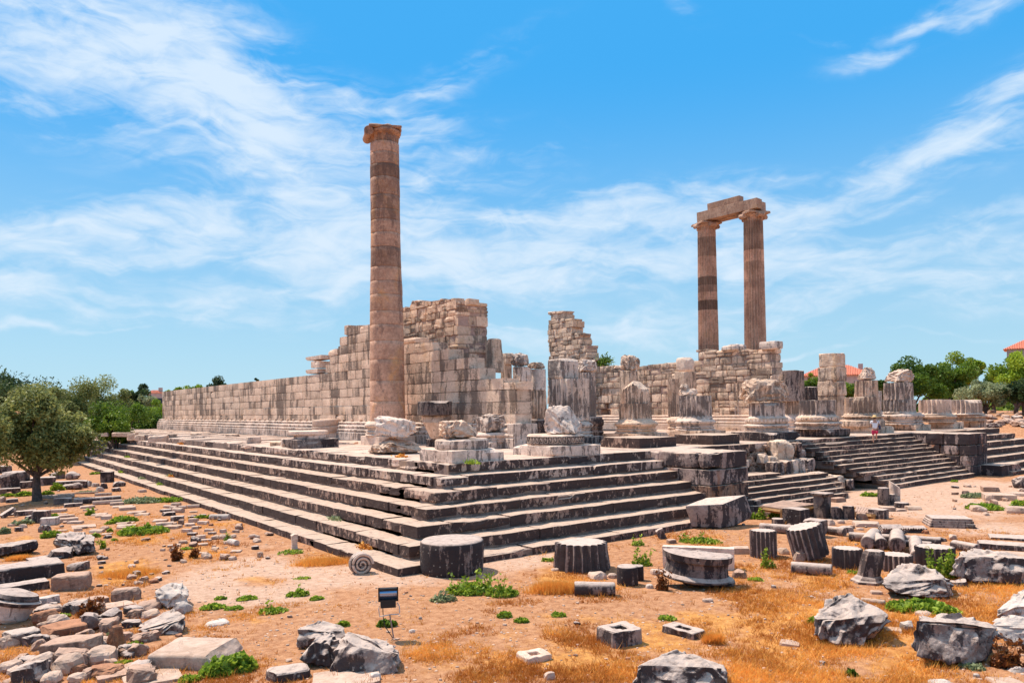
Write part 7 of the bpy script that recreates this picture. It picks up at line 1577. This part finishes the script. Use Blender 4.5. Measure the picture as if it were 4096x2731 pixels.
# ------------------------------------------------------------------ rubble bank beyond the right end
rs = np.random.RandomState(31)
def gterr(x, y):
    d = ray(x, y); t = np.linspace(20, 140, 500); P = CAM+d*t[:, None]; z = terrain(P[:, 0], P[:, 1]); k = np.argmax(P[:, 2] < z)
    return P[k] if (P[:, 2] < z).any() else None
for i in range(50):
    x, y = px('A4', rs.uniform(1930, 2360), rs.uniform(505, 720)); P = gterr(x, y)
    if P is None: continue
    small(P[0], P[1], P[2], rs.uniform(.35, 1.1), [3, 0, 4, 1, 5][rs.randint(5)], 'broken stone strewn on the bank beyond the right end of the platform', 'pale stones on the right bank', (rs.uniform(.5, .9), rs.uniform(-.3, .3), rs.uniform(-.3, .3), rs.uniform(0, 6)))
A = gterr(*px('A4', 1935, 520)); B = gterr(*px('A4', 2200, 510))
if A is not None and B is not None:
    m = Mesh(); dAB2 = (B-A)/np.linalg.norm(B-A)
    for i in range(170):
        s = rs.uniform(.25, .6); p = A+(B-A)*rs.rand(); p = p+np.array([rs.uniform(-.3, .3), rs.uniform(-.3, .3), rs.uniform(-.1, 1.6)]); V, F = block((s, s*.8, s*.55), n=4, e=5, amp=.03, cuts=3, seed=i); m.add(rotz(V, rs.rand()*3)+p-A, F, rs.rand())
    o = m.build('dry_stone_wall', M['rubble'], loc=(0, 0, 0)); o.location = A; tag(o, 'rough dry stone wall under the trees at the right', 'stone wall')

# ------------------------------------------------------------------ the visitor
def skin_part(name, joints, edges, mat, root, sub=2, rootv=0):
    me = bpy.data.meshes.new(name); me.from_pydata([j[0] for j in joints], edges, []); o = bpy.data.objects.new(name, me); COL.objects.link(o); o.parent = root
    md = o.modifiers.new('skin', 'SKIN'); sl = me.skin_vertices[0].data
    for i, (p, r) in enumerate(joints): sl[i].radius = (r, r) if np.isscalar(r) else r; sl[i].use_root = (i == rootv)
    s = o.modifiers.new('sub', 'SUBSURF'); s.levels = sub; s.render_levels = sub; me.materials.append(mat); md.use_smooth_shade = True; return o
best = None
for k in range(1, NST+1):
    yk = y_top-(NST-k)*td; d = ray(3500, 1768); Pk = CAM+d*((yk+.15-CAM[1])/d[1]); e = abs(Pk[2]-r12*k)
    if best is None or e < best[0]: best = (e, k, Pk, yk)
_, kk, Pp, yk = best; Pp = np.array([Pp[0], yk+.14, r12*kk]); vd = viewdir(Pp); ang = math.atan2(vd[1], vd[0])-math.pi/2+.12
Dp = depth(Pp); Hp = 111*Dp/FPX; sc_ = Hp/1.72; print('visitor on step', kk, Pp, 'height', Hp)
root = empty('visitor', Pp, 'person in white shirt, red shorts and straw hat climbing the stair with a dark bag', 'person'); root.name = 'person'; root.rotation_euler = (0, 0, ang); root.scale = (sc_,)*3
sk = simple('skin', (.52, .27, .18), .6, nz=.1); shirt = simple('white_cotton', (.80, .78, .82), .8, nz=.05); short = simple('crimson_cotton', (.50, .02, .09), .8, nz=.15); straw = simple('straw', (.70, .45, .20), .8, nz=.2, sc=40); bag = simple('dark_bag', (.03, .03, .08), .6, nz=.2); hair = simple('dark_hair', (.05, .03, .02), .7, nz=.3)
up = r12/sc_
J = [((0, 0, .90), (.13, .10)), ((0, 0, 1.10), (.12, .09)), ((0, .01, 1.32), (.15, .09)), ((0, .02, 1.42), .055), ((0, .03, 1.50), .05), ((0, .035, 1.58), (.075, .09)), ((0, .035, 1.66), (.07, .08)),
     ((-.18, .01, 1.36), .05), ((-.25, .03, 1.12), .042), ((-.20, .16, .98), .034), ((-.16, .24, .97), .03), ((.18, .01, 1.36), .05), ((.24, .03, 1.12), .042), ((.19, .15, 1.0), .034), ((.12, .22, 1.02), .03),
     ((-.09, 0, .82), .085), ((-.10, .03, .47), .058), ((-.10, 0, .09), .038), ((-.10, .08, .03), .035), ((-.10, .14, .025), .028), ((.09, .02, .82), .085), ((.10, .17, .50+up*.35), .058), ((.11, .16, .09+up*.35), .038), ((.11, .25, .03+up*.9), .035), ((.11, .30, .025+up*.9), .028)]
J[22] = ((.11, .22, .10+up), .038); J[23] = ((.11, .30, .03+up), .035); J[24] = ((.11, .36, .025+up), .028); J[21] = ((.10, .20, .56), .058)
E_ = [(0, 1), (1, 2), (2, 3), (3, 4), (4, 5), (5, 6), (2, 7), (7, 8), (8, 9), (9, 10), (2, 11), (11, 12), (12, 13), (13, 14), (0, 15), (15, 16), (16, 17), (17, 18), (18, 19), (0, 20), (20, 21), (21, 22), (22, 23), (23, 24)]
skin_part('body', J, E_, sk, root)
for s_, h_ in ((-1, (-.16, .24, .97)), (1, (.12, .22, 1.02))):
    for f_ in range(5):
        a_ = (f_-2)*.018; L_ = [.05, .075, .08, .072, .055][f_] if f_ else .05; p0 = np.array(h_)+np.array([a_, .01, 0]); 
        v, f, t_ = tube([p0, p0+np.array([a_*.3-s_*.01*(f_ == 0), L_*.6, .0]), p0+np.array([a_*.3, L_*.9, -.02])], [.011, .010, .008], 6); Mesh().add(v, f).add(v, t_).build('finger', sk, root, smooth=True)
skin_part('shirt', [((0, 0, .86), (.17, .13)), ((0, 0, 1.08), (.155, .115)), ((0, .01, 1.31), (.175, .115)), ((0, .015, 1.41), (.085, .07)), ((-.19, .01, 1.36), .068), ((-.235, .02, 1.20), .062), ((.19, .01, 1.36), .068), ((.235, .02, 1.20), .062)], [(0, 1), (1, 2), (2, 3), (2, 4), (4, 5), (2, 6), (6, 7)], shirt, root)
skin_part('shorts', [((0, .0, .90), (.165, .125)), ((-.09, .01, .76), .105), ((-.10, .03, .52), .095), ((.09, .03, .76), .105), ((.10, .14, .58), .095)], [(0, 1), (1, 2), (0, 3), (3, 4)], short, root)
V, F = lathe([(.235, 0), (.24, .012), (.12, .035), (.105, .10), (.085, .13), (.01, .14)], seg=32); V[:, 2] += 1.62; V[:, 1] += .03; Mesh().add(V, F).build('straw_hat', straw, root, smooth=True)
V, F = block((.16, .17, .16), n=8, e=2.4, amp=.004); Mesh().add(V+np.array([0, .02, 1.585]), F).build('hair', hair, root, smooth=True)
V, F = block((.12, .22, .26), n=6, e=5, amp=.004); Mesh().add(V+np.array([.26, -.02, .98]), F).build('shoulder_bag', bag, root, smooth=True)
v, f, t_ = tube([(.27, -.03, 1.08), (.20, -.08, 1.30), (.14, -.02, 1.44), (.16, .10, 1.38), (.25, .06, 1.08)], .012, 6); Mesh().add(v, f).build('bag_strap', bag, root)
